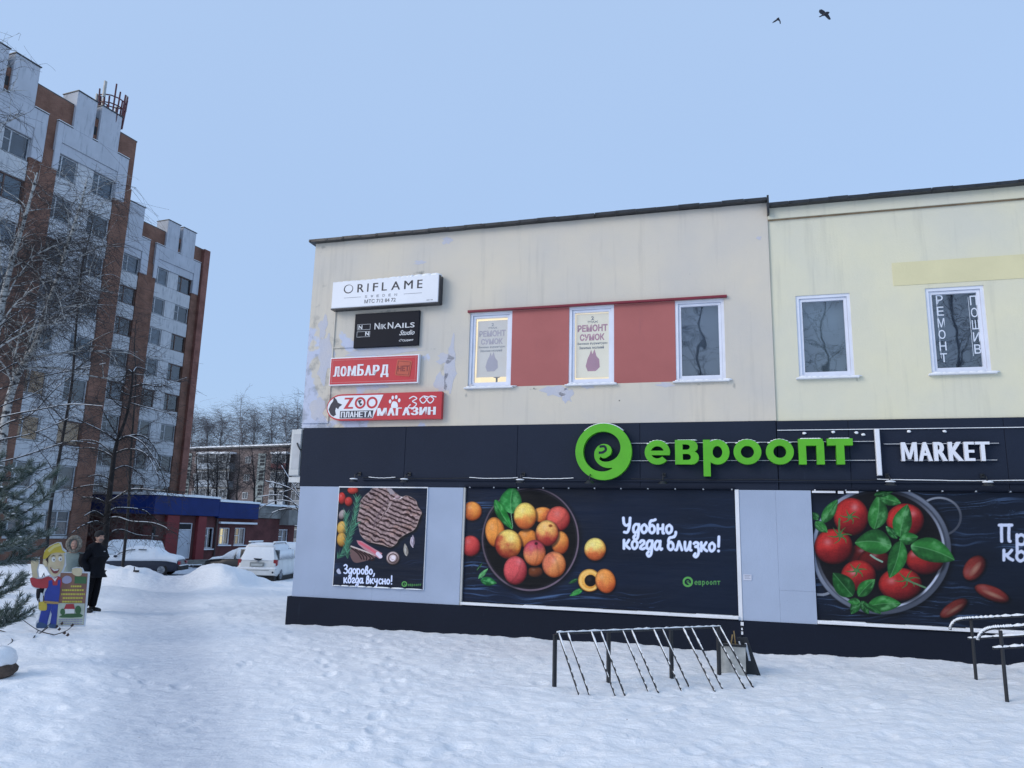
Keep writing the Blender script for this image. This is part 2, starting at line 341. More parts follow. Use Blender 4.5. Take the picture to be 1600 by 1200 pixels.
def gh(x, y, fine=True):
    x = np.asarray(x, float); y = np.asarray(y, float)
    xc = np.interp(y, PATH[:, 0], PATH[:, 1]); w = .75 + .012 * np.clip(y, 0, 60)
    wob = (fbm(y * .25 + 40, x * 0 + 3) - .5) * .8
    tr = np.exp(-np.abs((x - xc - wob) / w) ** 3) * (y < 40)
    rd = road_mask(x, y)
    h = .14 * (fbm(x * .18 + 5, y * .18) - .5)
    med = .085 * (fbm(x * .9, y * .9, 3) - .45) + .055 * (fbm(x * 3.0 + 3, y * 4.6, 3) - .45) + .055 * (fbm(x * 6 + 1, y * 12, 3) - .45)
    near = sstep(60, 25, np.hypot(x, y))
    h = h + med * (1 - .90 * tr) * near - .06 * tr
    sm = h * (1 - rd)
    h = sm - .02 * rd
    for (mx, my, rx, ry, a, rot) in MOUNDS:
        c, s_ = cos(rot), sin(rot); dx = (x - mx) * c + (y - my) * s_; dy = -(x - mx) * s_ + (y - my) * c
        q = (dx / rx) ** 2 + (dy / ry) ** 2
        lump = .60 + .8 * fbm(x * 1.5 + mx, y * 1.5, 4)
        h = h + a * np.exp(-q ** 1.3) * lump * (1 - .9 * rd)
    h = h + np.interp(y, *FALL)
    # drift against the shop wall
    u = (x - STORE.o.x) * STORE.D.x + (y - STORE.o.y) * STORE.D.y; v = (x - STORE.o.x) * STORE.I.x + (y - STORE.o.y) * STORE.I.y
    dr = np.interp(u, [-2, 0, 1.5, 5, 9, 13, 16], [0, .03, .10, .10, .09, .17, .15])
    h = h + dr * np.exp(-np.clip(-v, 0, 9) / .55) * (u > -3) * (u < 20) * (.6 + .8 * fbm(x * 1.9, y * 1.9, 3))
    return h, tr * .95 + rd
def gz(x, y): return float(gh(np.array([x]), np.array([y]))[0][0])

def make_ground():
    r1 = 1.2 * np.exp(np.linspace(0, math.log(62 / 1.2), 500)); r2 = 62 * np.exp(np.linspace(0, math.log(1500 / 62), 40))[1:]
    r = np.concatenate([r1, r2]); a1 = np.radians(np.linspace(-62, 62, 700)); a2 = np.radians(np.linspace(62, 298, 90))[1:-1]
    a = np.concatenate([a1, a2]); R_, A_ = np.meshgrid(r, a, indexing='ij'); X = R_ * np.sin(A_); Y = R_ * np.cos(A_)
    H, TR = gh(X, Y)
    rs = np.random.RandomState(11)
    def dent(cx, cy, ang, L, W, dep):
        rc = math.hypot(cx, cy); i0 = np.searchsorted(r, rc - .5); i1 = np.searchsorted(r, rc + .5)
        dx = X[i0:i1] - cx; dy = Y[i0:i1] - cy; c, s_ = cos(ang), sin(ang)
        q = ((dx * c + dy * s_) / L) ** 2 + ((-dx * s_ + dy * c) / W) ** 2
        H[i0:i1] += -dep * np.exp(-q ** 2) + dep * .45 * np.exp(-(np.sqrt(q) - 1.45) ** 2 / .09)
    tracks = [((-1.3, 7.6), (-2.3, 15.0)), ((-4.6, 10), (-8.4, 14.3)), ((-2.4, 11.0), (-4.4, 15.5)), ((-8, 17), (-12, 27)), ((-6.0, 18), (-8.5, 28))]
    for (p, q) in tracks:
        d = Vector((q[0] - p[0], q[1] - p[1])); L = d.length; d.normalize(); n = Vector((-d.y, d.x)); k = 0; s_ = 0
        while s_ < L:
            k += 1; cx = p[0] + d.x * s_ + n.x * (.12 if k % 2 else -.12) + rs.normal(0, .05) + .25 * sin(s_ * .7); cy = p[1] + d.y * s_ + n.y * (.12 if k % 2 else -.12) + rs.normal(0, .05)
            dent(cx, cy, math.atan2(d.y, d.x) + rs.normal(0, .15), .16, .075, rs.uniform(.014, .03)); s_ += rs.uniform(.5, .68)
    for i in range(260):
        cy = rs.uniform(5, 22); cx = rs.uniform(-.75, .75) * cy * (1 if rs.rand() < .7 else .6)
        if STORE.I.x * (cx - STORE.o.x) + STORE.I.y * (cy - STORE.o.y) > -.2 and cx > -5: continue
        dent(cx, cy, rs.uniform(0, 3.2), rs.uniform(.08, .2), rs.uniform(.05, .1), rs.uniform(.008, .025))
    nr, na = R_.shape; nv = nr * na + 1
    co = np.zeros((nv, 3), np.float32); co[:-1, 0] = X.ravel(); co[:-1, 1] = Y.ravel(); co[:-1, 2] = H.ravel()
    i = np.arange(nr - 1)[:, None]; j = np.arange(na)[None, :]; j2 = (j + 1) % na
    q = np.stack([i * na + j, i * na + j2, (i + 1) * na + j2, (i + 1) * na + j], -1).reshape(-1, 4)[:, ::-1]
    tri = np.stack([np.arange(na), (np.arange(na) + 1) % na, np.full(na, nv - 1)], -1)
    me = bpy.data.meshes.new('snow_ground'); me.vertices.add(nv); me.vertices.foreach_set('co', co.ravel())
    loops = np.concatenate([q.ravel(), tri.ravel()]); me.loops.add(len(loops)); me.loops.foreach_set('vertex_index', loops.astype(np.int32))
    st = np.concatenate([np.arange(len(q)) * 4, len(q) * 4 + np.arange(na) * 3]).astype(np.int32)
    me.polygons.add(len(st)); me.polygons.foreach_set('loop_start', st)
    me.polygons.foreach_set('use_smooth', [True] * len(st)); me.update(calc_edges=True)
    at = me.attributes.new('trod', 'FLOAT', 'POINT'); t = np.zeros(nv, np.float32); t[:-1] = np.clip(TR, 0, 1).ravel(); at.data.foreach_set('value', t)
    me.materials.append(MT['snowground'])
    o = link('ground', me); tag(o, kind='structure'); return o
make_ground()

# ------------------------------------------------------------------ text and flat shapes
def curve_mesh(c):
    o = bpy.data.objects.new('tmp', c); COL.objects.link(o); dg = bpy.context.evaluated_depsgraph_get()
    dg.update(); me = bpy.data.meshes.new_from_object(o.evaluated_get(dg)); bpy.data.objects.remove(o); bpy.data.curves.remove(c)
    vs = [tuple(v.co) for v in me.vertices]; fs = [tuple(p.vertices) for p in me.polygons]; bpy.data.meshes.remove(me); return vs, fs
def text(body, offset=0.0, shear=0.0, bevel=0.0, spacing=1.0, res=3):
    c = bpy.data.curves.new('t', 'FONT'); c.body = body; c.size = 1; c.offset = offset; c.shear = shear; c.extrude = .5; c.space_character = spacing
    c.resolution_u = res; c.align_x = 'LEFT'
    return curve_mesh(c)
def fit(vf, x0, x1, z0, z1, y0, y1, mb=None, skew=0.0, bold=0.0):
    """place flat text so that its outline fills x0..x1, z0..z1 and its depth y0..y1"""
    vs, fs = vf; xs = [v[0] for v in vs]; ys = [v[1] for v in vs]; a, b = min(xs), max(xs); c, d = min(ys), max(ys)
    if z1 is None: z1 = z0 + (x1 - x0) * (d - c) / (b - a)
    mb = mb or MB()
    if bold:
        for k in (1, .5): fit(vf, x0 + bold * k, x1, z0, z1, y0 + .0006 * k, y1, mb, skew)
        x1 = x1 - bold
    mb.add([(x0 + (v[0] - a) / (b - a) * (x1 - x0), y0 if v[2] > 0 else y1, z0 + (v[1] - c) / (d - c) * (z1 - z0) + skew * (v[0] - a) / (b - a)) for v in vs], fs)
    return mb
def letters(word, x0, x1, z0, z1, y0, y1, m_, parent, org, bold=0.0, off=.008, gap=.10, wide='МШЖФЮWMД', narrow='I!1'):
    """each character of a word as its own part"""
    ws = [1.25 if c in wide else (.3 if c in narrow else (.78 if c == 'Г' else 1.0)) for c in word]; tot = sum(ws) + gap * (len(word) - 1); k = (x1 - x0) / tot; x = x0
    for c, w_ in zip(word, ws):
        if c != ' ': fit(text(c, off), x, x + w_ * k, z0 - (.2 * (z1 - z0) if c in 'Д' else 0), z1, y0, y1, None, 0, bold).obj('letter', m_, parent, org)
        x += (w_ + gap) * k
def filled(polys, y0, y1, mb=None):
    """filled outline with holes (x,z polygons), as a slab between y0 and y1"""
    c = bpy.data.curves.new('f', 'CURVE'); c.dimensions = '2D'; c.fill_mode = 'BOTH'; c.extrude = .5
    for p in polys:
        s = c.splines.new('POLY'); s.points.add(len(p) - 1)
        for q, (x, z) in zip(s.points, p): q.co = (x, z, 0, 1)
        s.use_cyclic_u = True
    vs, fs = curve_mesh(c); mb = mb or MB()
    return mb.add([(v[0], y0 if v[2] > 0 else y1, v[1]) for v in vs], fs)
def catmull(pts, n=6, closed=False):
    P = [np.array(p, float) for p in pts]; out = []; m = len(P)
    for i in range(m if closed else m - 1):
        p0 = P[(i - 1) % m] if closed or i > 0 else P[0]; p1 = P[i]; p2 = P[(i + 1) % m]; p3 = P[(i + 2) % m] if closed or i + 2 < m else P[-1]
        for k in range(n):
            t = k / n; out.append(tuple(.5 * ((2 * p1) + (-p0 + p2) * t + (2 * p0 - 5 * p1 + 4 * p2 - p3) * t * t + (-p0 + 3 * p1 - 3 * p2 + p3) * t ** 3)))
    if not closed: out.append(tuple(P[-1]))
    return out
def circle(cx, cz, rx, rz=None, n=40): return [(cx + rx * cos(2 * pi * i / n), cz + (rz or rx) * sin(2 * pi * i / n)) for i in range(n)]

# ------------------------------------------------------------------ the shop building
def wall_holes(mb, u0, u1, z0, z1, holes, y0, y1):
    us = sorted({u0, u1, *[h[0] for h in holes], *[h[1] for h in holes]}); zs = sorted({z0, z1, *[h[2] for h in holes], *[h[3] for h in holes]})
    for a, b in zip(us, us[1:]):
        for c, d in zip(zs, zs[1:]):
            m, n = (a + b) / 2, (c + d) / 2
            if not any(h[0] < m < h[1] and h[2] < n < h[3] for h in holes): mb.box(a, b, y0, y1, c, d)
    return mb
shop = thing('shop_building', 'two storey shop with cream upper wall, dark navy band and lavender panels', 'shop', STORE.o, STORE.a)
H1 = [(3.77, 4.68, 4.87, 6.45), (5.87, 6.77, 4.87, 6.45), (7.95, 8.86, 4.87, 6.45)]
H2 = [(10.14, 11.07, 4.87, 6.42), (12.30, 13.22, 4.87, 6.42)]
REDP = [(4.68, 5.87, 4.865, 6.455), (6.77, 7.95, 4.865, 6.455)]
END = 17.0
wall_holes(MB(), 0, 9.71, 4.09, 8.30, H1 + REDP, 0, .4).obj('upper_wall', MT['plaster'], shop)
wall_holes(MB(), 9.714, END, 4.085, 7.93, H2 + [(11.80, END, 6.50, 6.93)], .03, .4).obj('upper_wall', MT['plaster_y'], shop)
MB().box(11.80, END, .022, .4, 6.50, 6.93).obj('painted_band', MT['band'], shop)
cm = MB().box(9.714, END, -.03, .4, 7.95, 8.17); cm.obj('cornice', MT['plaster_y'], shop)
MB().box(9.714, END, .0, .4, 7.93, 7.95).obj('cornice_joint', mat('rusty_joint', (.28, .20, .12), .9, .3, 6), shop)
for h in REDP: MB().box(h[0], h[1], .02, .4, h[2], h[3]).obj('red_panel', MT['redp'], shop)
MB().bbox(3.73, 8.92, -.06, .0, 6.452, 6.50, .008).obj('red_lintel_strip', MT['redtrim'], shop)
# roof edge flashing, each length separate
fl = None
for (a, b, z) in [(-.10, 3.2, 8.30), (3.21, 6.4, 8.30), (6.41, 9.70, 8.30), (9.74, 12.5, 8.17), (12.51, 15.2, 8.17), (15.21, END, 8.17)]:
    m = MB(); yo = -.14 if b < 9.72 else -.17
    n = 8
    for i in range(n):
        x0 = a + (b - a) * i / n; x1 = a + (b - a) * (i + 1) / n - .004; dz = random.uniform(-.006, .008)
        m.box(x0, x1, yo, .42, z + dz, z + .058 + dz)
        m.box(x0 + .01, x0 + .05, yo - .012, yo, z + .01 + dz, z + .05 + dz)
    m.obj('roof_flashing', MT['roofedge'], shop)
MB().box(-.10, 9.70, .0, 12, 8.378, 8.40).obj('roof', MT['roofedge'], shop)
MB().box(9.74, END, .0, 12, 8.25, 8.27).obj('roof', MT['roofedge'], shop)
MB().box(-.08, 9.68, .1, 11.9, 8.401, 8.43).obj('roof_snow', MT['snow'], shop)
MB().box(9.702, 9.738, -.16, 12, 8.02, 8.385).obj('parapet_cap', MT['roofedge'], shop)
# lower storey
for a, b in ((.06, 2.46), (2.464, 4.86), (4.864, 7.26), (7.264, 9.70)): MB().bbox(a, b, -.012, .4, 2.845, 4.088, .006).obj('navy_band', MT['navy'], shop)
for a, b in ((9.71, 10.9), (10.904, 13.3), (13.304, END)): MB().bbox(a, b, -.002, .4, 2.845, 4.083, .006).obj('navy_band', MT['navy'], shop)
MB().box(1.55, END, -.05, -.013, 2.98, 3.00).obj('cable_ledge', MT['navy'], shop)
MB().box(3.80, 8.94, -.06, -.013, 2.86, 2.89).obj('banner_rail', MT['navy2'], shop)
MB().box(10.3, END, -.06, -.013, 2.86, 2.89).obj('banner_rail', MT['navy2'], shop)
for a, b in ((.09, 1.9), (1.9015, 3.765)): MB().bbox(a, b, -.02, .4, .585, 2.84, .002).obj('lavender_panel', MT['lav'], shop)
MB().box(3.767, 3.81, -.012, .4, .585, 2.84).obj('panel_edge_trim', mat('grey_trim', (.42, .43, .43), .6, .1), shop)
for a, b, c, d in ((9.02, 9.64, .585, 2.84), (9.6415, 10.23, .585, 1.12), (9.6415, 10.23, 1.1215, 2.84)): MB().bbox(a, b, -.02, .4, c, d, .002).obj('lavender_panel', MT['lav'], shop)
MB().box(8.95, 9.017, -.03, .4, .57, 2.845).obj('panel_edge_trim', MT['trim'], shop)
for a, b in ((3.812, 8.948), (10.232, END)):
    MB().box(a, b, .09, .4, .60, 2.84).obj('recessed_wall', MT['navy2'], shop)
    MB().bbox(a, b, -.09, .09, .60, .635, .006).obj('ledge', MT['trim'], shop)
    m = MB(); x = a
    while x < b:
        w_ = random.uniform(.2, .7); m.box(x, min(b, x + w_), -.08, .05, .636, .636 + random.uniform(.006, .022)); x += w_
    m.obj('ledge_snow', MT['snow'], shop)
MB().bbox(0, 8.99, -.05, .4, -.5, .583, .008).obj('plinth', MT['navy2'], shop)
MB().bbox(9.0, END, -.04, .4, -.5, .583, .008).obj('plinth', MT['navy2'], shop)
m = MB(); random.seed(5)
for i in range(7): m.box(8.985 + random.uniform(-.012, .008), 9.01 + random.uniform(0, .02), -.056, -.05, .05 + i * .075, .05 + i * .075 + random.uniform(.03, .07))
m.obj('flaked_joint', MT['trim'], shop)
# side and back walls
MB().box(0.0, .35, .40, 12, 4.09, 8.30).obj('side_wall', MT['plaster'], shop)
MB().box(.06, .35, .40, 12, -.5, 4.088).obj('side_wall', MT['navy'], shop)
MB().box(END - .3, END, .4, 12, -.5, 8.17).obj('side_wall', MT['plaster_y'], shop)
MB().box(0, END, 12, 12.3, -.5, 8.2).obj('back_wall', MT['plaster'], shop)
MB().box(.35, END - .3, .4, 12, 4.0, 4.08).obj('floor_slab', MT['darkroom'], shop)
rs = random.Random(17); PEEL = mat('bare_lavender_render', (.47, .49, .57), .9, .25, 3, .4, 30, base2=(.53, .52, .54))
for (px, py, rx, ry) in ((704, 572, 9, 40), (713, 640, 13, 22), (508, 560, 14, 34), (498, 640, 13, 22), (868, 611, 17, 9), (886, 618, 9, 12), (698, 376, 8, 7), (598, 548, 60, 7), (505, 512, 7, 20), (694, 560, 12, 10), (735, 605, 5, 4), (585, 665 - 60, 22, 4), (1040, 601, 12, 3), (920, 603, 9, 4), (655, 410, 9, 4), (690, 598, 10, 18), (1186, 372, 3, 3)):
    u, z = STORE.at(px, py); ku = 1 / 74.0; n = 64; ph = [rs.uniform(0, 6.28) for _ in range(4)]
    P_ = [(u + rx * ku * cos(t_) * (1 + .28 * sin(3 * t_ + ph[0]) + .18 * sin(7 * t_ + ph[1]) + rs.uniform(-.06, .06)), z + ry * ku * sin(t_) * (1 + .22 * sin(2 * t_ + ph[2]) + .18 * sin(5 * t_ + ph[3]) + rs.uniform(-.06, .06))) for t_ in np.linspace(0, 2 * pi, n + 1)[:-1]]
    if 4.11 < min(q[1] for q in P_): filled([P_], -.003, .01).obj('peeled_patch', PEEL, shop)
# conduit on the cream wall
m = MB()
m.box(.62, .645, -.025, 0, 4.22, 6.70); m.box(.645, 1.15, -.025, 0, 5.83, 5.85); m.box(.02, .645, -.025, 0, 4.19, 4.215); m.box(.645, .66, -.02, 0, 5.62, 5.65)
m.obj('wall_conduit', MT['plaster'], shop)

def window(u0, u1, z0, z1, y, back, lit=False, label=None):
    t = .055
    fr = MB(); fr.ring(u0, u1, z0, z1, y - .02, y + .10, t); fr.ring(u0 + t + .003, u1 - t - .003, z0 + t + .003, z1 - t - .003, y + .01, y + .075, .05)
    w_ = fr.obj('window', MT['pvc'], shop)
    MB().box(u0 + .1, u1 - .1, y + .04, y + .05, z0 + .1, z1 - .1).obj('pane', MT['glass'], w_)
    sl = MB(); sl.bbox(u0 - .06, u1 + .06, y - .12, y - .021, z0 - .035, z0 - .005, .006); sl.obj('sill', MT['trim'], w_)
    sn = MB(); x = u0 - .03
    while x < u1:
        ww = random.uniform(.08, .25); sn.ell((x + ww / 2, y - .07, z0 + .0), (ww / 2, .045, random.uniform(.01, .028)), 8, 5); x += ww * .8
    sn.obj('sill_snow', MT['snow'], w_, smooth=True)
    bk = MB()
    if lit:
        bk.box(u0 - .5, u1 + .5, y + 2.2, y + 2.25, z0 - .6, z1 + .6); bk.box(u0 - .5, u1 + .5, y + .40, y + 2.2, z1 + .32, z1 + .36)
        bk.box(u0 - .55, u0 - .5, y + .4, y + 2.2, z0 - .6, z1 + .6); bk.box(u1 + .5, u1 + .55, y + .4, y + 2.2, z0 - .6, z1 + .6); bk.box(u0 - .5, u1 + .5, y + .4, y + 2.2, z0 - .62, z0 - .58)
    else: bk.box(u0 + .02, u1 - .02, y + .16, y + .17, z0 + .02, z1 - .02)
    bk.obj('room' if lit else 'blind', back, w_)
    if label: w_['label'] = label
    return w_
wA = window(*H1[0], .05, MT['litroom'], True); wB = window(*H1[1], .05, MT['litroom'], True)
wC = window(*H1[2], .05, MT['blind']); wD = window(*H2[0], .07, mat('pale_blind', (.12, .145, .15), .9, .4, .9)); wE = window(*H2[1], .07, MT['darkroom'])
# window posters and cut-out letters
PAPER = mat('glowing_poster_paper', (.62, .58, .46), .8, .05, 3, emit=(.95, .68, .34), estr=.42)  # emission stands in for room light coming through the paper
PAPER2 = mat('faded_glowing_paper', (.50, .47, .43), .8, .1, 2, emit=(.80, .56, .30), estr=.34)  # faded sheet, its backlight also put in as emission
def poster(u0, u1, z0, z1, y, paper, inkr, inkk, label):
    t = thing('window_poster', label, 'poster', STORE.w(u0, y, z0), STORE.a); org = (u0, y, z0)
    MB().box(u0, u1, y, y + .004, z0, z1).obj('sheet', paper, t, org)
    W_ = u1 - u0; H_ = z1 - z0; m1, m2 = MB(), MB()
    def put(s, a, b, c, d, mb, off): fit(text(s, off), u0 + a * W_, u0 + b * W_, z0 + c * H_, z0 + d * H_, y - .004, y, mb)
    put('2', .46, .54, .90, .955, m2, .03); put('ЭТАЖ', .35, .66, .85, .885, m2, .03)
    put('РЕМОНТ', .05, .95, .715, .825, m1, .04); put('СУМОК', .12, .86, .575, .68, m1, .04)
    put('Замена фурнитуры', .04, .94, .505, .55, m2, .02); put('Замена молний', .10, .84, .445, .488, m2, .02)
    m2.obj('black_lettering', inkk, t, org); m1.obj('red_lettering', inkr, t, org)
    bag = [(.30, .18), (.36, .30), (.42, .36), (.46, .43), (.5, .36), (.56, .44), (.62, .33), (.70, .28), (.72, .16), (.6, .10), (.36, .10)]
    filled([[(u0 + a * W_, z0 + b * H_) for a, b in bag]], y - .004, y).obj('printed_bag', inkr, t, org)
INKR = mat('red_ink', (.50, .15, .18), .7, .1, emit=(.5, .2, .2), estr=.08); INKK = mat('black_ink', (.10, .09, .09), .7, .1)  # the red ink glows faintly along with the sheet's imitated backlight
INKR2 = mat('faded_red_ink', (.44, .33, .33), .7, .1, emit=(.5, .38, .35), estr=.10); INKK2 = mat('faded_ink', (.30, .27, .25), .7, .1)  # faded red ink carries the same added glow
poster(5.99, 6.66, 5.02, 6.33, .125, PAPER, INKR, INKK, 'glowing paper poster with red and black lettering in the middle lit window')
poster(3.91, 4.55, 5.10, 6.30, .125, PAPER2, INKR2, INKK2, 'faded poster in the leftmost lit window of the cream wall')
t = thing('desk_fan', 'dark round thing on the sill inside the leftmost lit window', 'fan', STORE.w(4.28, .35, 4.97), STORE.a)
m = MB().cyl((0, 0, .02), (0, 0, 1), .11, .04); m.tube([(0, 0, .02), (0, 0, .22)], .02); m.obj('stand', MT['black'], t)
m = MB().cyl((0, -.03, .30), (0, 1, .1), .15, .05, 24); m.cyl((0, -.08, .31), (0, 1, .1), .05, .08, 16); m.obj('cage', mat('dark_grey_plastic', (.05, .055, .07), .5), t)
DL = mat('pale_letter_film', (.62, .68, .78), .5, .05)
t = thing('window_lettering', 'pale stencil letters reading down both sides of the rightmost window', 'lettering', STORE.w(12.3, .09, 4.87), STORE.a)
def col_letters(word, pxa, pya, pxb, pyb, wpx):
    n = len(word)
    for i, ch in enumerate(word):
        x0 = pxa + (pxb - pxa) * i / (n - 1); y0 = pya + (pyb - pya) * i / (n - 1); h = (pyb - pya) / (n - 1) * .74
        u0, z1 = STORE.at(x0, y0, .10); u1, z0 = STORE.at(x0 + wpx, y0 + h, .10)
        fit(text(ch, .005), u0, u1, z0, z1, .108, .113).obj('letter', DL, t, (12.3, .09, 4.87))
col_letters('РЕМОНТ', 1462, 461, 1469, 552, 12)
col_letters('ПОШИВ', 1515, 462, 1522, 538, 12)
m = MB()
for (xa, ya, xb, yb) in ((1464, 462, 1470, 560), (1514, 464, 1520, 556)):
    u0, z1 = STORE.at(xa, ya, .1); u1, z0 = STORE.at(xb, yb, .1); u = (u0 + u1) / 2; m.box(u - .003, u + .003, .109, .112, z0, z1)
m.obj('carrier_strip', DL, t, (12.3, .09, 4.87))

# ------------------------------------------------------------------ wall signs
def sign_org(u, y, z, name, label, cat='sign', group=None): return thing(name, label, cat, STORE.w(u, y, z), STORE.a, group)
WHITE = mat('sign_white', (.74, .76, .80), .35, .04, 1); INKB = mat('sign_black', (.02, .022, .03), .4, .1)
S_RED = mat('sign_red', (.50, .022, .035), .35, .08, 2); S_BLK = mat('sign_gloss_black', (.005, .007, .014), .4, .1, spec=.15)
# white cosmetics sign
t = sign_org(.62, 0, 6.65, 'cosmetics_sign', 'long white light box sign with thin black lettering, topmost on the wall'); g = (.62, 0, 6.65)
MB().bbox(.62, 3.12, -.20, -.01, 6.68, 7.28, .012).obj('light_box', WHITE, t, g)
MB().box(.61, 3.13, -.19, -.01, 6.655, 6.679).box(3.121, 3.14, -.195, -.01, 6.67, 7.27).obj('box_edge', INKB, t, g)
y0, y1 = -.203, -.2
for s_, a, b in (('R', 1.23, 1.39), ('I', 1.465, 1.495), ('F', 1.60, 1.72), ('L', 1.81, 1.93), ('A', 2.03, 2.24), ('M', 2.33, 2.53), ('E', 2.63, 2.75)): fit(text(s_, .0), a, b, 7.005, 7.19, y0, y1, None, 0, .008).obj('letter', INKB, t, g)
m = MB(); filled([circle(1.015, 7.097, .112, .100), circle(1.02, 7.102, .092, .083)], y0, y1, m)
m.obj('letter', INKB, t, g)
m = MB()
for i, s_ in enumerate('SWEDEN'): fit(text(s_), 1.42 + i * .14, 1.475 + i * .14, 6.87, 6.925, y0, y1, m)
m.box(.92, 1.33, y0, y1, 6.895, 6.901).box(2.33, 2.75, y0, y1, 6.895, 6.901); m.obj('small_lettering', mat('sign_grey_ink', (.16, .17, .2), .5), t, g)
m = MB(); fit(text('МТС 712 84 72', .0), 1.42, 2.15, 6.745, 6.83, y0, y1, m); m.box(2.86, 2.93, y0, y1, 6.725, 6.735).box(2.95, 3.0, y0, y1, 6.725, 6.735); m.obj('phone_number', INKB, t, g)
m = MB(); random.seed(9); x = .66
while x < 3.08:
    ww = random.uniform(.1, .3); hh = .02 + .045 * sstep(.6, 3.0, x) + random.uniform(0, .012); m.ell((min(x + ww / 2, 3.02), -.11, 7.275), (ww * .6, .085, hh), 10, 6); x += ww * .7
m.obj('snow_cap', MT['snow'], t, g, True)
# black nail studio sign
t = sign_org(1.15, 0, 5.8, 'nail_studio_sign', 'square black sign with pale lettering, second from the top on the wall'); g = (1.15, 0, 5.8)
MB().bbox(1.15, 2.66, -.07, -.01, 5.80, 6.56, .008).obj('board', S_BLK, t, g)
y0, y1 = -.074, -.07; m = MB(); W2M = mat('sign_offwhite', (.62, .64, .66), .5)
fit(text('N', .015), 1.63, 1.75, 6.19, 6.33, y0, y1, m); fit(text('IK', .01), 1.775, 1.91, 6.19, 6.30, y0, y1, m); fit(text('N', .015), 1.94, 2.07, 6.19, 6.33, y0, y1, m); fit(text('AILS', .01), 2.09, 2.56, 6.19, 6.30, y0, y1, m)
fit(text('N', .03), 1.25, 1.34, 6.21, 6.30, y0, y1, m); fit(text('N', .03), 1.42, 1.51, 6.06, 6.15, y0, y1, m)
m.ring(1.22, 1.53, 6.195, 6.32, y0, y1, .006); m.ring(1.22, 1.53, 6.035, 6.16, y0, y1, .006)
fit(text('Studio', .012, .45), 2.22, 2.57, 6.03, 6.14, y0, y1, m); fit(text('Студия', .01, .45), 2.22, 2.55, 5.885, 5.945, y0, y1, m)
m.obj('lettering', W2M, t, g)
# pawnshop sign
t = sign_org(.64, 0, 4.98, 'pawnshop_sign', 'red sign with white lettering and a tilted orange square at its right end'); g = (.64, 0, 4.98)
MB().bbox(.64, 2.71, -.09, -.01, 4.985, 5.60, .006).obj('edge', WHITE, t, g); MB().bbox(.66, 2.68, -.097, -.0905, 5.01, 5.575, .003).obj('face', S_RED, t, g)
y0, y1 = -.102, -.097; xs = [.745, .905, 1.075, 1.30, 1.485, 1.665, 1.85, 2.06]
for i, ch in enumerate('ЛОМБАРД'):
    w_ = xs[i + 1] - xs[i] - .028; lo = 5.18 if ch != 'Д' else 5.13; hi = 5.40 + (.03 if ch in 'Б' else 0); m = MB(); fit(text(ch, .006), xs[i], xs[i] + w_, lo, hi, y0, y1, m, 0, .028)
    for sx in (xs[i] - .012, xs[i] + w_ - .035):
        if ch in 'ЛМА': m.box(sx, sx + .055, y0 - .001, y0, lo, lo + .022)
        elif ch in 'Р' and sx < xs[i]: m.box(sx, sx + .07, y0 - .001, y0, lo, lo + .022)
    m.obj('letter', WHITE, t, g)
m = MB(); c = (2.37, 5.31)
def rot(pts, a, c): return [(c[0] + x * cos(a) - z * sin(a), c[1] + x * sin(a) + z * cos(a)) for x, z in pts]
filled([rot([(-.17, -.15), (-.15, -.17), (.15, -.17), (.17, -.15), (.17, .15), (.15, .17), (-.15, .17), (-.17, .15)], -.12, c)], -.105, -.097, m); m.obj('orange_square', mat('coin_orange', (.52, .09, .05), .5), t, g)
m = MB(); k = rot([(-.145, -.145), (.145, -.145), (.145, .145), (-.145, .145)], -.12, c); k2 = rot([(-.135, -.135), (.135, -.135), (.135, .135), (-.135, .135)], -.12, c)
filled([k, k2], -.108, -.105, m); fit(text('НЕТ', .03), 2.24, 2.50, 5.24, 5.36, -.108, -.105, m); m.obj('square_marking', mat('coin_brown', (.25, .03, .03), .5), t, g)
m = MB(); m.ring(.70, 2.645, 5.045, 5.54, -.099, -.097, .006)
for x, z in ((.70, 5.045), (2.645, 5.045), (.70, 5.54), (2.645, 5.54)): m.box(x - .02, x + .02, -.1, -.097, z - .003, z + .003)
m.obj('border_line', mat('pale_red', (.6, .25, .25), .5), t, g)
# pet shop sign
t = sign_org(.63, 0, 4.2, 'pet_shop_sign', 'red and white pet shop sign with rounded left end, lowest on the wall'); g = (.63, 0, 4.2)
def zs(x, z): # sign face coordinates: x 0..1, z 0..1
    return (.645 + x * 2.62, 4.22 + z * .565)
outl = [(1, 0), (1, 1), (.13, 1)] + [(.13 - .13 * sin(a), .5 + .5 * cos(a)) for a in np.linspace(0, pi, 14)[1:-1]] + [(.13, 0)]
filled([[zs(*p) for p in outl]], -.12, -.01).obj('board', S_RED, t, g)
inner = [(.42, .07), (.42, .10), (.50, .94), (.13, .94)] + [(.13 - .122 * sin(a), .5 + .44 * cos(a)) for a in np.linspace(0, pi, 14)[1:-1]] + [(.13, .06)]
filled([[zs(*p) for p in inner]], -.123, -.12).obj('white_field', WHITE, t, g)
NAVY = mat('sign_navy', (.012, .014, .035), .4)
m = MB(); dog = [(.02, .42), (.035, .62), (.055, .74), (.06, .90), (.085, .80), (.10, .68), (.14, .60), (.115, .52), (.105, .43), (.085, .50), (.08, .36), (.09, .22), (.065, .16), (.04, .24)]
filled([[zs(*p) for p in dog]], -.126, -.123, m)
filled([[zs(.125, .08), zs(.415, .08), zs(.42, .36), zs(.125, .36)]], -.126, -.123, m); m.obj('dark_print', NAVY, t, g)
letters('ПЛАНЕТА', zs(.135, 0)[0], zs(.41, 0)[0], zs(0, .11)[1], zs(0, .33)[1], -.129, -.126, WHITE, t, g, .012)
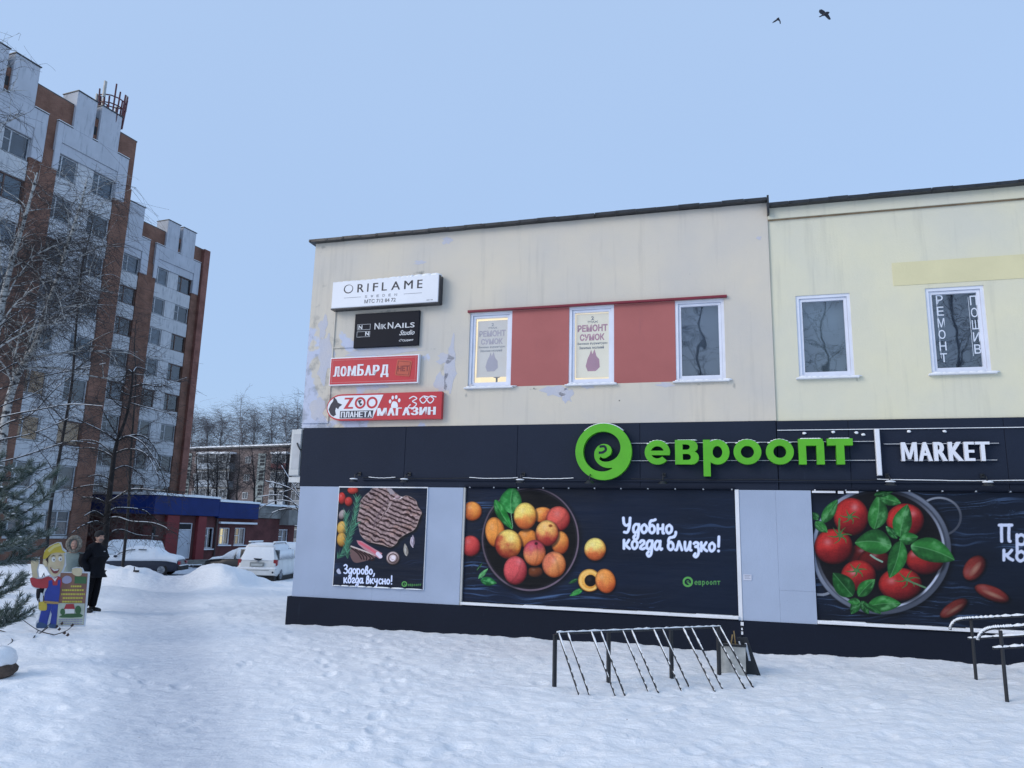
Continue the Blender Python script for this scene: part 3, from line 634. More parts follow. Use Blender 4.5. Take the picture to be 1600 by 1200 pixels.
m = MB(); fit(text('Z', .01), zs(.155, 0)[0], zs(.24, 0)[0], zs(0, .44)[1], zs(0, .86)[1], -.127, -.123, m, 0, .03)
m.obj('letter', S_RED, t, g)
for cx in (.30, .405):
    c = zs(cx, .65); filled([circle(c[0], c[1], .125, .125), circle(c[0], c[1], .082, .082)], -.127, -.123).obj('letter', S_RED, t, g)
c = zs(.30, .65); m = MB(); filled([catmull([(c[0] - .05, c[1] + .05), (c[0] + .03, c[1] + .06), (c[0] + .0, c[1] + .0), (c[0] + .05, c[1] - .02), (c[0] + .01, c[1] - .06), (c[0] - .03, c[1] - .01)], 4, True)], -.126, -.123, m); m.obj('globe', NAVY, t, g)
m = MB(); c = zs(.60, .64)
filled([catmull([(c[0] - .07, c[1] - .10), (c[0] - .05, c[1] - .0), (c[0], c[1] + .02), (c[0] + .06, c[1] - .01), (c[0] + .08, c[1] - .10), (c[0], c[1] - .12)], 4, True)], -.124, -.12, m)
for dx, dz in ((-.10, .02), (-.045, .10), (.035, .11), (.105, .04)): filled([circle(c[0] + dx, c[1] + dz, .028, .042, 14)], -.124, -.12, m)
m.obj('paw_print', WHITE, t, g)
letters('МАГАЗИН', zs(.455, 0)[0], zs(.955, 0)[0], zs(0, .15)[1], zs(0, .44)[1], -.126, -.12, WHITE, t, g, .03)
m = MB()
def stroke3(pts, w, y0, y1, mb):
    P = catmull(pts, 6); L = []; Rr = []
    for i, p in enumerate(P):
        a = P[max(0, i - 1)]; b = P[min(len(P) - 1, i + 1)]; d = np.array(b) - np.array(a); d = d / (np.hypot(*d) + 1e-9); n = np.array((-d[1], d[0])) * w
        L.append((p[0] + n[0], p[1] + n[1])); Rr.append((p[0] - n[0], p[1] - n[1]))
    n = len(L); mb.add([(x, y0, z) for x, z in L + Rr] + [(x, y1, z) for x, z in L + Rr], [(i, i + 1, n + i + 1, n + i) for i in range(n - 1)] + [(2 * n + i, 2 * n + n + i, 2 * n + n + i + 1, 2 * n + i + 1) for i in range(n - 1)] + [(i, i + 1, 2 * n + i + 1, 2 * n + i) for i in range(n - 1)] + [(n + i, n + i + 1, 3 * n + i + 1, 3 * n + i) for i in range(n - 1)])
def zz(pts): return [zs(a, b) for a, b in pts]
stroke3(zz([(.725, .76), (.76, .84), (.79, .76), (.755, .66), (.79, .56), (.76, .42), (.72, .44), (.74, .55)]), .011, -.124, -.12, m)
for cx in (.845, .905): stroke3(zz([(cx, .84), (cx - .028, .72), (cx, .58), (cx + .028, .72), (cx, .84), (cx + .05, .80)]), .011, -.124, -.12, m)
m.obj('script_lettering', WHITE, t, g)

# ------------------------------------------------------------------ green shop sign
GREEN = mat('sign_green', (.095, .42, .011), .35, .10, 3); GSIDE = mat('sign_green_side', (.05, .24, .008), .5, .1)
t = sign_org(6.06, -.02, 3.0, 'supermarket_sign', 'big green raised letters and a green round emblem beside white lettering'); g = (6.06, -.02, 3.0)
ec = (6.59, 3.53); R0 = .535
hole = []
ctl = [(-62, .66, .015), (-85, .63, .07), (-120, .58, .14), (-160, .53, .19), (-200, .50, .22), (-240, .49, .23), (-280, .49, .22), (-320, .49, .19), (-350, .46, .16), (-380, .40, .12), (-405, .34, .10), (-430, .31, .07), (-455, .29, .055), (-480, .25, .05)]
ctl += [(-400 - 0, .0, .0)][:0]
ang = np.interp(np.linspace(0, 1, 70), np.linspace(0, 1, len(ctl)), [c[0] for c in ctl]); rad = np.interp(np.linspace(0, 1, 70), np.linspace(0, 1, len(ctl)), [c[1] for c in ctl]); wid = np.interp(np.linspace(0, 1, 70), np.linspace(0, 1, len(ctl)), [c[2] for c in ctl])
outp = [(ec[0] + R0 * (r_ + w_) * cos(RD(a)), ec[1] + R0 * (r_ + w_) * sin(RD(a))) for a, r_, w_ in zip(ang, rad, wid)]
inp = [(ec[0] + R0 * (r_ - w_) * cos(RD(a)), ec[1] + R0 * (r_ - w_) * sin(RD(a))) for a, r_, w_ in zip(ang, rad, wid)]
# inner curl of the counter
curl = [(ec[0] + R0 * x, ec[1] + R0 * z) for x, z in [(-.16, -.26), (-.2, -.12), (-.1, .0), (.04, .02), (.05, .08), (-.06, .10), (-.2, .05), (-.30, -.1), (-.26, -.25)]]
filled([circle(*ec, R0, R0, 64), outp + inp[::-1]], -.16, -.03).obj('emblem', GREEN, t, g)
m = MB(); P = catmull([(-.19, .16), (-.02, .20), (.08, .10), (.02, -.02), (-.12, -.03), (-.20, -.08)], 5)
stroke3([(ec[0] + R0 * (x + .04), ec[1] + R0 * (z - .0)) for x, z in [(-.17, .17), (.0, .18), (.05, .06), (-.06, -.03), (-.20, -.04)]], .022, -.164, -.161, m)
m.obj('emblem_curl', MT['navy'], t, g)
m = MB()
for i in range(24):
    a = RD(50 + 80 * i / 23 - 0); m.ell((ec[0] + R0 * 1.0 * cos(a), -.095, ec[1] + R0 * 1.0 * sin(a)), (.04, .06, .012 + .008 * sin(pi * i / 23)), 8, 5)
m.obj('snow_cap', MT['snow'], t, g, True)
def zpx(px): return 880 + px / 2.222
def ypx(py): return 640 + py / 2.222
for ch, a, b, top, bot in (('е', 283, 372, 106, 200), ('в', 388, 472, 108, 197), ('р', 485, 580, 103, 236), ('о', 590, 690, 106, 203), ('о', 702, 803, 106, 203), ('п', 815, 909, 105, 203), ('т', 915, 1010, 104, 203)):
    u0, z1 = STORE.at(zpx(a), ypx(top), -.13); u1, z0 = STORE.at(zpx(b), ypx(bot), -.13)
    zt = 3.735; zb = 3.285 if ch != 'р' else z0 + .02
    uc, zc_ = (u0 + u1) / 2, (zt + 3.285) / 2; ra, rb = (u1 - u0) / 2, (zt - 3.285) / 2; m = MB()
    def band(a0, a1, ra, rb, w_, cx):
        A = np.radians(np.linspace(a0, a1, 44)); return [(cx + ra * cos(a), zc_ + rb * sin(a)) for a in A] + [(cx + (ra - w_) * cos(a), zc_ + (rb - w_) * sin(a)) for a in A[::-1]]
    if ch == 'о': filled([circle(uc, zc_, ra, rb, 48), circle(uc, zc_, ra - .125, rb - .115, 48)], -.16, -.03, m)
    elif ch == 'е':
        filled([band(-4, 318, ra, rb, .112, uc)], -.16, -.03, m); m.box(uc - ra + .07, uc + ra - .006, -.1594, -.03, zc_ - .052, zc_ + .030)
    elif ch == 'р':
        filled([circle(uc + .02, zc_, ra - .02, rb, 48), circle(uc + .02, zc_, ra - .145, rb - .115, 48)], -.16, -.03, m); m.box(u0, u0 + .125, -.1594, -.03, zb, zt)
    elif ch == 'п': m.box(u0, u1 - .02, -.16, -.03, zt - .12, zt); m.box(u0, u0 + .125, -.1594, -.03, zb, zt - .12); m.box(u1 - .125, u1, -.1594, -.03, zb, zt - .13); m.prism([(u1 - .125, zt - .13), (u1, zt - .13), (u1, zt - .05), (u1 - .05, zt), (u1 - .125, zt)], -.1588, -.03)
    elif ch == 'т': m.box(u0, u1, -.16, -.03, zt - .12, zt); m.box((u0 + u1) / 2 - .065, (u0 + u1) / 2 + .065, -.1594, -.03, zb, zt - .12)
    else: fit(text(ch, .012, res=5), u0, u1, zb, zt, -.16, -.03, m, 0, .05)
    m.obj('letter', GREEN, t, g)
    m = MB(); n = 7
    for i in range(n):
        f_ = (i + .5) / n; dz = 0
        if ch in 'еор': dz = -.05 * (2 * f_ - 1) ** 2 * 1.6
        m.ell((u0 + .05 + (u1 - u0 - .1) * f_, -.095, zt + dz), ((u1 - u0) / n * .75, .062, .022 if ch in 'пт' else .013), 8, 5)
    m.obj('snow_cap', MT['snow'], t, g, True)
LW = mat('sign_letter_white', (.72, .74, .80), .4, .04)
for ch, a, b in (('M', 1177, 1232), ('A', 1236, 1284), ('R', 1290, 1336), ('K', 1341, 1392), ('E', 1396, 1432), ('T', 1436, 1486)):
    u0, _ = STORE.at(zpx(a), 722, -.1); u1, _ = STORE.at(zpx(b), 722, -.1)
    if ch == 'M':
        filled([[(u0 + a_ * (u1 - u0), 3.345 + b_ * .32) for a_, b_ in [(0, 0), (0, 1), (.26, 1), (.5, .40), (.74, 1), (1, 1), (1, 0), (.80, 0), (.80, .62), (.58, .1), (.42, .1), (.20, .62), (.20, 0)]]], -.11, -.04).obj('letter', LW, t, g); continue
    fit(text(ch, .006), u0, u1, 3.345, 3.665, -.11, -.04, None, 0, .025 if ch != 'M' else .010).obj('letter', LW, t, g)
u0, _ = STORE.at(1368, 700, -.08); MB().bbox(u0, u0 + .075, -.12, -.03, 3.10, 3.90, .01).obj('divider', LW, t, g)
m = MB(); sn = MB()
for a, b, z in ((7.1, 11.3, 3.675), (7.1, 11.3, 3.345), (11.45, 13.2, 3.625), (11.7, 13.15, 3.345)):
    m.box(a, b, -.03, .0, z, z + .018); sn.box(a, b, -.026, -.004, z + .019, z + .026)
m.obj('mounting_rail', MT['navy'], t, g); sn.obj('rail_snow', MT['snow'], t, g)
m = MB(); m.box(9.72, END, -.03, -.003, 3.905, 3.915); m.obj('thin_ledge_snow', MT['snow'], shop)
m = MB(); random.seed(3)
for px, py in ((1257, 677), (1302, 675), (1338, 676), (1349, 679), (1420, 674), (1476, 674)):
    u, z = STORE.at(px, py, -.02); m.ell((u, -.02, z), (.035, .02, .022), 8, 5, jit=.2)
m.obj('snow_clump', MT['snow'], shop, smooth=True)
def lamp(px, py, snow, label):
    u, z = STORE.at(px, py, -.25); t = thing('wall_lamp', label, 'wall lamp', STORE.w(u, -.02, 3.05), STORE.a, 'small lamps above the shop banners')
    m = MB(); m.tube([(0, 0, .05), (0, -.08, .07), (.0, -.20, .02), (0, -.24, -.06)], .011, 6); m.box(-.03, .03, -.015, .005, .02, .09); m.obj('bracket', MT['black'], t)
    MB().cyl((0, -.26, -.10), (0, -.12, 1), .095, .05, 16, .04).obj('lamp_shade', MT['black'], t)
    if snow: MB().ell((0, -.255, -.065), (.085, .08, .018), 12, 5).obj('snow_cap', MT['snow'], t, smooth=True)
for px, s_, l in ((553, 1, 'small black lamp with snow, above the left part of the steak banner'), (632, 1, 'small black lamp with snow, above the right part of the steak banner'), (813, 1, 'small black lamp with snow, above the apricot bowl'),
               (921, 0, 'small dark lamp just under the green round emblem'), (1036, 0, 'small dark lamp under the green letters, bare of snow'), (1391, 1, 'small lamp with snow above the tomato colander'), (1543, 1, 'small lamp with snow at the far right above the tomato banner')): lamp(px, 757, s_, l)
m = MB(); random.seed(2)
def cable(x0, x1, z, sag, y=-.06, r=.007, mb=None):
    n = 16; pts = [(x0 + (x1 - x0) * i / n, y, z - sag * 4 * (i / n) * (1 - i / n) + random.uniform(-.003, .003)) for i in range(n + 1)]; (mb or m).tube(pts, r, 5)
for a, b in ((1.55, 3.9), (3.9, 6.0), (7.1, 9.4), (9.4, 11.4), (11.4, 13.9), (13.9, 16.5)): cable(a, b, 3.03, .02)
m2 = MB()
for a, b in ((1.7, 2.3), (3.9, 4.9), (5.0, 6.0), (11.3, 13.9), (13.9, 16)): cable(a, b, 3.042, .02, -.062, .007, m2)
cb = m.obj('power_cable', MT['black']); tag(cb, 'black cable with snow strung along the navy band above the banners', 'cable'); cb.location = STORE.o; cb.rotation_euler = (0, 0, STORE.a)
m2.obj('cable_snow', MT['snow'], cb)
# plaque on the second lavender panel
u, z = STORE.at(1168, 902); t = thing('wall_plaque', 'tiny pale plaque on the right lavender panel', 'plaque', STORE.w(u, -.02, z), STORE.a)
MB().bbox(-.07, .07, -.01, 0, -.05, .05, .002).obj('plate', mat('plaque_plate', (.55, .58, .68), .4), t)
m = MB(); [m.box(-.05, .05 - .02 * (i % 2), -.012, -.01, .025 - i * .025, .035 - i * .025) for i in range(3)]; m.obj('marking', mat('plaque_ink', (.3, .32, .4), .5), t)
# air conditioner on the side wall
t = thing('air_conditioner', 'white air conditioner box on the left side wall of the shop', 'air conditioner', STORE.w(.0, .05, 3.05), STORE.a)
ACW = mat('ac_white', (.55, .57, .57), .5, .12, 4)
MB().bbox(-.27, -.01, 0, .75, .02, 1.02, .02).obj('casing', ACW, t); m = MB().bbox(-.21, -.02, -.008, 0, .16, .92, .004); m.obj('side_cover', mat('ac_grey', (.45, .47, .49), .5), t)
m = MB().tube([(-.10, -.02, .72), (-.06, -.04, .66), (-.01, -.03, .58), (.05, -.0, .55)], .014, 6); m.obj('pipe', MT['black'], t)
m = MB().box(-.26, .04, .02, .06, -.12, -.01); m.box(-.26, .04, .66, .70, -.12, -.01); m.obj('bracket', ACW, t)
MB().ell((-.12, .37, 1.02), (.15, .36, .03), 12, 5).obj('snow_cap', MT['snow'], t, smooth=True)

# ------------------------------------------------------------------ printed banners: pictures worked out on a fine sheet of cloth
class Print:
    def __init__(s, u0, u1, z0, z1, nu, nz, y):
        s.u = np.linspace(u0, u1, nu); s.z = np.linspace(z0, z1, nz); s.U, s.Z = np.meshgrid(s.u, s.z); s.y = y; s.nu, s.nz = nu, nz
        o = STORE.o + STORE.I * y; P = [o[k] + s.U * STORE.D[k] + (s.Z if k == 2 else 0) for k in range(3)]
        d = [P[0], P[1], P[2] - EYE]; f = lambda a: d[0] * a.x + d[1] * a.y + d[2] * a.z; zc = f(CF)
        s.X = 800 + FPX * f(CR) / zc; s.Y = 600 - FPX * f(CU) / zc
        s.C = np.zeros(s.X.shape + (3,)); s.org = (0, 0, 1)
    def zoom(s, ox, oy, k): s.org = (ox, oy, k)
    def loc(s):
        return (s.X - s.org[0]) * s.org[2], (s.Y - s.org[1]) * s.org[2]
    def blend(s, a, c):
        a = np.clip(a, 0, 1)[..., None]; s.C[:] = s.C * (1 - a) + np.asarray(c) * a
    def ell(s, cx, cy, rx, ry, rot=0):
        x, y = s.loc(); dx = x - cx; dy = y - cy; c, n = cos(RD(rot)), sin(RD(rot)); a = (dx * c + dy * n) / rx; b = (-dx * n + dy * c) / ry
        return a, b, np.sqrt(a * a + b * b)
    def disc(s, cx, cy, rx, ry, col, rot=0, soft=.03, alpha=1):
        a, b, q = s.ell(cx, cy, rx, ry, rot); s.blend((1 - sstep(1 - soft, 1 + soft, q)) * alpha, col)
    def ring(s, cx, cy, rx, ry, w, col, rot=0, soft=.01, alpha=1, col2=None):
        a, b, q = s.ell(cx, cy, rx, ry, rot); m = (1 - sstep(w, w + soft * 2, np.abs(q - 1)))
        c = np.asarray(col, float)
        if col2 is not None: k = np.clip(.5 + .5 * (a + b), 0, 1)[..., None]; c = c * (1 - k) + np.asarray(col2) * k
        s.blend(m * alpha, c)
    def fruit(s, cx, cy, rx, ry, lo, hi, blush=None, bd=(0, 1), bs=.8, rot=0, hl=(-.25, -.4), hls=.35, crease=None, seed=0, gloss=.0):
        a, b, q = s.ell(cx, cy, rx, ry, rot); k = np.clip(q, 0, 1); nz_ = np.sqrt(1 - k * k)
        sh = np.clip(.25 + .75 * (-.35 * a - .55 * b + .75 * nz_), 0, 1)
        c = np.asarray(lo) + (np.asarray(hi) - np.asarray(lo)) * np.clip(sh * 1.25, 0, 1)[..., None]
        if blush is not None:
            n = fbm(a * 2.2 + seed, b * 2.2 + seed * 3, 4); t = sstep(-.35, .65, a * bd[0] + b * bd[1] + (n - .5) * .9) * bs
            c = c * (1 - t[..., None]) + np.asarray(blush) * (.55 + .55 * sh)[..., None] * t[..., None]
        n2 = fbm(a * 16 + seed, b * 16, 4); n3 = fbm(a * 3.1 + seed * 2, b * 3.1, 3); c = c * (.80 + .26 * n2 + .14 * n3)[..., None]
        if crease is not None:
            x, y = a * cos(crease) + b * sin(crease), -a * sin(crease) + b * cos(crease); t = np.exp(-((x - .28 * (1 - y * y)) / .09) ** 2) * .13 * (q < .95); c = c * (1 - t[..., None])
        h = np.exp(-((a - hl[0]) ** 2 + (b - hl[1]) ** 2) / hls ** 2 * 2.2) * (.15 + gloss * .6); c = c + (1 - c) * h[..., None]
        c = c * (1 - .30 * sstep(.80, 1, q))[..., None]
        s.disc(cx + rx * .06, cy + ry * .12, rx * 1.07, ry * 1.05, (.015, .02, .045), rot, .1, .6)
        s.blend(1 - sstep(.965, 1.02, q), c)
    def leaf(s, x0, y0, x1, y1, w, col, dark=(.03, .15, .07), light=(.45, .70, .45), bend=0, seed=0):
        x, y = s.loc(); L = math.hypot(x1 - x0, y1 - y0); ux, uy = (x1 - x0) / L, (y1 - y0) / L; t = ((x - x0) * ux + (y - y0) * uy) / L; d = -(x - x0) * uy + (y - y0) * ux - bend * np.sin(np.clip(t, 0, 1) * pi)
        tt = np.clip(t, 0, 1); hw = w * np.sin(pi * tt ** .8) ** .75 + 1e-3; inside = (t > 0) & (t < 1); e = np.abs(d) / hw
        n = fbm(t * 4 + seed, d / w * 1.5, 4)
        v = np.abs(((t * 9 - np.abs(d) / w * 1.6 + .1 * n) % 1) - .5) * 2          # side veins
        sh = .35 + .75 * n + .30 * (d < 0) - .25 * sstep(.5, 1, e) + .10 * (v - .5) * (n + .3)
        c = np.asarray(dark) + (np.asarray(col) - np.asarray(dark)) * np.clip(sh, 0, 1.3)[..., None]
        hl = sstep(.42, .75, n) * .75 * (1 - sstep(.55, .95, e)); c = c + (np.asarray(light) - c) * hl[..., None]
        rib = np.exp(-(d / (w * .045)) ** 2) * .55; c = c + (np.asarray(light) - c) * rib[..., None]
        m = inside * (1 - sstep(.93, 1.04, e)); s.blend(m * 1.0, np.clip(c, 0, 1))
    def poly(s, pts, col, soft=1.5, tex=None):
        x, y = s.loc(); P = np.array(pts, float); ins = np.zeros(x.shape, bool); dist = np.full(x.shape, 1e9)
        for (xa, ya), (xb, yb) in zip(P, np.roll(P, -1, 0)):
            c = ((ya > y) != (yb > y)) & (x < (xb - xa) * (y - ya) / (yb - ya + 1e-9) + xa); ins ^= c
            dx, dy = xb - xa, yb - ya; t = np.clip(((x - xa) * dx + (y - ya) * dy) / (dx * dx + dy * dy + 1e-9), 0, 1); dist = np.minimum(dist, np.hypot(x - xa - t * dx, y - ya - t * dy))
        sd = np.where(ins, dist, -dist); m = np.clip(sd / soft + .5, 0, 1); s.blend(m, col); return sd
    def line(s, pts, w, col, soft=1.0, alpha=1, smooth=True, taper=False):
        P = np.array(catmull(pts, 8) if smooth and len(pts) > 2 else pts, float); x, y = s.loc()
        b0 = P.min(0) - w - 4; b1 = P.max(0) + w + 4; sel = (x > b0[0]) & (x < b1[0]) & (y > b0[1]) & (y < b1[1])
        if not sel.any(): return
        xs, ys = x[sel], y[sel]; dist = np.full(xs.shape, 1e9); n = len(P) - 1
        for i in range(n):
            (xa, ya), (xb, yb) = P[i], P[i + 1]; dx, dy = xb - xa, yb - ya; t = np.clip(((xs - xa) * dx + (ys - ya) * dy) / (dx * dx + dy * dy + 1e-9), 0, 1)
            ww = w * (1 - (i + t) / n * .85) if taper else w
            dist = np.minimum(dist, np.hypot(xs - xa - t * dx, ys - ya - t * dy) - ww)
        m = np.zeros(x.shape); m[sel] = np.clip(.5 - dist / soft, 0, 1) * alpha; s.blend(m, col)
    def wood(s, base=(.060, .105, .175), light=(.30, .40, .53), amt=.5, x0=None):  # pale streaks paint printed wood grain and light caught on cloth wrinkles
        x, y = s.X, s.Y; w = y + 5 * (fbm(x * .012, y * .03, 3) - .5) * 6; n = fbm(x * .012 + 7, w * .42, 5); n2 = fbm(x * .05, w * 1.1 + 30, 3)
        reg = fbm(x * .008 + 3, y * .02, 3); t = sstep(.55, .75, n) * sstep(.35, .6, reg) * amt; t2 = sstep(.66, .74, n2) * sstep(.42, .6, reg) * amt * .7
        s.C[:] = np.asarray(base); s.C *= (.75 + .5 * fbm(x * .01, y * .03, 3))[..., None]; s.blend(np.maximum(t, t2), light)
    def logo(s, cx, cy, r, name_x0, name_x1, base, col):
        s.ring(cx, cy, r * .80, r * .80, .22, col); s.disc(cx, cy, r * .28, r * .24, col); s.line([(cx + r * .2, cy + r * .3), (cx + r * .55, cy + r * .45), (cx + r * .8, cy + r * .1)], r * .13, col); s.line([(cx - r * .25, cy + r * .05), (cx + r * .12, cy - r * .02)], r * .09, (.05, .09, .15))
        xh = r * .62; w = (name_x1 - name_x0) / 7.0
        for i, ch in enumerate('евроопт'):
            g = dict(е=[[(.1, .5), (.9, .5), (.8, .85), (.5, 1), (.1, .75), (.1, .25), (.5, 0), (.85, .12)]], в=[[(.1, 0), (.1, 1), (.7, 1), (.8, .75), (.5, .52), (.85, .25), (.7, 0), (.1, 0)]],
                     р=[[(.1, 1), (.1, -.5)], [(.1, .9), (.6, 1), (.9, .5), (.6, 0), (.1, .1)]], о=[[(.5, 1), (.1, .5), (.5, 0), (.9, .5), (.5, 1)]], п=[[(.1, 0), (.1, 1), (.85, 1), (.85, 0)]], т=[[(0, 1), (1, 1)], [(.5, 1), (.5, 0)]])[ch]
            for st in g: s.line([(name_x0 + (i + a * .72) * w, base - b * xh) for a, b in st], w * .10, col, smooth=ch in 'еоп' and ch != 'п', soft=w * .12)
    def build(s, name, wr, mat_, parent, org, seed=0, hem=.0, sat=1.06):
        n = fbm(s.U * .9 + seed, s.Z * 1.6, 4) - .5; edge = sstep(0, .25, s.U - s.u[0]) * sstep(0, .25, s.u[-1] - s.U) * sstep(0, .12, s.Z - s.z[0]) * sstep(0, .12, s.z[-1] - s.Z)
        fold = (fbm(s.U * .5 + seed, s.Z * 7, 3) - .5)
        Yd = s.y + wr * (n * 1.0 + fold * .35) * (.35 + .65 * edge)
        zw = s.Z + hem * (fbm(s.U * 2.5 + seed, s.U * 0 + .5, 3) - .5) * (1 - sstep(0, .15, s.Z - s.z[0]))
        co = np.stack([s.U - org[0], Yd - org[1], zw - org[2]], -1).reshape(-1, 3).astype(np.float32); nz_, nu = s.nz, s.nu
        i = np.arange(nz_ - 1)[:, None]; j = np.arange(nu - 1)[None]; q = np.stack([i * nu + j, i * nu + j + 1, (i + 1) * nu + j + 1, (i + 1) * nu + j], -1).reshape(-1, 4).astype(np.int32)
        me = bpy.data.meshes.new(name); me.vertices.add(len(co)); me.vertices.foreach_set('co', co.ravel()); me.loops.add(q.size); me.loops.foreach_set('vertex_index', q.ravel())
        me.polygons.add(len(q)); me.polygons.foreach_set('loop_start', np.arange(len(q), dtype=np.int32) * 4); me.polygons.foreach_set('use_smooth', [True] * len(q)); me.update(calc_edges=True)
        C = np.clip(s.C, 0, 1); gr = C.mean(-1, keepdims=True); C = gr + (C - gr) * sat; C = np.clip(C, 0, 1) * np.array([1, 1, 1.03]); L = np.where(C <= .04045, C / 12.92, ((C + .055) / 1.055) ** 2.4) * .98
        col = np.ones((len(co), 4), np.float32); col[:, :3] = L.reshape(-1, 3); at = me.color_attributes.new('print', 'FLOAT_COLOR', 'POINT'); at.data.foreach_set('color', col.ravel())
        me.materials.append(mat_); return link(name, me, parent)
bm_ = bpy.data.materials.new('printed_banner_cloth'); bm_.use_nodes = True; nt = bm_.node_tree; b = nt.nodes['Principled BSDF']; a = N(nt, 'Attribute', attribute_name='print'); nt.links.new(a.outputs['Color'], b.inputs['Base Color'])
b.inputs['Roughness'].default_value = .55; b.inputs['Specular IOR Level'].default_value = .22; tcn = nt.nodes.new('ShaderNodeTexCoord'); nn = N(nt, 'TexNoise', Scale=2.4, Detail=4); nt.links.new(scaled(nt, tcn.outputs['Object'], (.4, 1, 3)), nn.inputs['Vector'])
bp = N(nt, 'Bump', Strength=.35, Distance=.05); nt.links.new(nn.outputs[0], bp.inputs['Height']); nt.links.new(bp.outputs[0], b.inputs['Normal'])

GL = {'о': (.95, [[(.5, 1), (.12, .75), (.08, .3), (.4, 0), (.8, .25), (.85, .7), (.5, 1)]]),
      'д': (1.0, [[(.85, .95), (.4, 1), (.08, .6), (.15, .1), (.5, .05), (.85, .45)], [(.9, 1), (.85, .2), (.7, -.6), (.35, -.85), (.12, -.55), (.35, -.3)]]),
      'б': (1.0, [[(.5, .95), (.12, .7), (.1, .25), (.45, 0), (.82, .25), (.8, .7), (.45, .95), (.2, .8), (.12, 1.1), (.3, 1.45), (.65, 1.5), (.95, 1.6)]]),
      'н': (1.1, [[(.1, 1), (.1, 0)], [(.1, .5), (.85, .55)], [(.88, 1), (.85, .1), (1.0, 0)]]),
      'к': (1.05, [[(.1, 1), (.1, 0)], [(.85, 1), (.5, .6), (.15, .5)], [(.3, .55), (.6, .2), (.95, .0)]]),
      'г': (.85, [[(.12, .8), (.35, 1), (.7, .95), (.7, .65), (.3, .35), (.15, .1), (.5, 0), (.85, .12)]]),
      'а': (1.15, [[(.85, .9), (.4, 1), (.08, .6), (.12, .12), (.45, 0), (.85, .5)], [(.9, 1), (.85, .3), (1.0, 0), (1.15, .08)]]),
      'л': (1.1, [[(-.05, .05), (.15, .05), (.3, .5), (.5, 1)], [(.5, 1), (.75, .5), (.95, .02)]]),
      'и': (1.15, [[(.1, 1), (.1, .3), (.3, 0), (.6, .25), (.88, .9)], [(.9, 1), (.86, .15), (1.05, .02)]]),
      'з': (.9, [[(.1, .85), (.4, 1), (.75, .85), (.65, .55), (.35, .48)], [(.35, .48), (.75, .35), (.8, -.3), (.45, -.75), (.12, -.6), (.3, -.35)]]),
      'в': (.95, [[(.1, 0), (.2, 1.2), (.5, 1.6), (.72, 1.3), (.5, .9), (.2, .8)], [(.3, .85), (.75, .7), (.8, .2), (.45, 0), (.1, .05)]]),
      'у': (1.1, [[(.1, 1), (.12, .5), (.4, .35), (.8, .6)], [(.88, 1), (.8, 0), (.55, -.6), (.2, -.7)]]),
      'с': (.85, [[(.8, .9), (.4, 1), (.08, .6), (.15, .12), (.5, 0), (.85, .15)]]),
      'р': (1.05, [[(.1, 1), (.12, -.75)], [(.12, .75), (.5, 1), (.88, .65), (.75, .1), (.4, 0), (.15, .15)]]),
      'У': (1.2, [[(.0, 1.75), (.1, 1.1), (.45, .85), (.9, 1.05)], [(1.0, 1.75), (.9, .7), (.6, .05), (.15, .05)]]),
      'З': (1.15, [[(.1, 1.55), (.5, 1.75), (.95, 1.5), (.75, 1.05), (.4, .9)], [(.4, .9), (.95, .7), (.95, .2), (.5, 0), (.05, .15)]]),
      'П': (1.3, [[(.0, 1.65), (1.15, 1.65)], [(.2, 1.65), (.22, 0)], [(.9, 1.65), (.88, .2), (1.0, 0)]]),
      '!': (.6, [[(.35, 1.75), (.3, .6)], [(.28, .06), (.3, .04)]]), ',': (.5, [[(.3, .15), (.25, -.15), (.05, -.4)]]), ' ': (.45, [])}
def brush(P, s_, x0, x1, yb0, yb1, xh, w, col=(.86, .90, .98)):
    tot = sum(GL[c][0] for c in s_) + .22 * (len(s_) - 1); k = (x1 - x0) / tot; x = x0
    for c in s_:
        g = GL[c]
        for st in g[1]:
            pts = [(x + a * k, yb0 + (yb1 - yb0) * ((x - x0) / (x1 - x0)) - b * xh) for a, b in st]; P.line(pts, w, col, soft=w * .5, smooth=len(pts) > 2)
        x += (g[0] + .22) * k

# --- apricot banner
def banner_thing(label, org, name='shop_banner'): return thing(name, label, 'banner', STORE.w(*org), STORE.a, 'printed banners on the ground floor')
P = Print(3.82, 8.945, .66, 2.835, 700, 330, .03); P.wood(amt=.95); P.zoom(710, 740, 5.456)
fade = sstep(960, 1110, P.X); P.blend(fade * .6, (.065, .115, .185))
O1, O2, OR, YE, RE, PK = (.55, .22, .06), (.93, .62, .30), (.80, .45, .18), (.93, .80, .42), (.62, .12, .14), (.75, .28, .30)
P.fruit(150, 320, 84, 82, O1, O2, RE, (-1, .2), .35, seed=1); P.fruit(138, 617, 86, 90, (.35, .05, .08), (.80, .30, .28), seed=2)
P.disc(655, 575, 425, 450, (.01, .015, .03), soft=.09, alpha=.7)
P.disc(648, 560, 400, 428, (.03, .03, .05), soft=.01); P.disc(655, 575, 360, 385, (.02, .022, .04), soft=.12)
P.ring(648, 560, 402, 428, .022, (.34, .30, .33), col2=(.44, .38, .42)); P.ring(648, 558, 394, 420, .008, (.09, .085, .11))
F = P.fruit
F(690, 838, 68, 48, (.12, .05, .04), (.42, .22, .12), seed=3)
F(348, 500, 84, 130, O1, (.92, .60, .28), seed=4, rot=-8, crease=.3); F(752, 352, 92, 68, O1, O2, RE, (1, .3), .5, seed=5)
F(885, 385, 102, 108, (.40, .06, .08), (.85, .38, .32), seed=6, hl=(-.1, -.4), hls=.4, crease=.9); F(902, 590, 76, 100, O1, (.90, .60, .30), RE, (0, 1), .3, seed=7)
F(622, 552, 92, 82, (.45, .18, .06), (.88, .55, .25), seed=8)
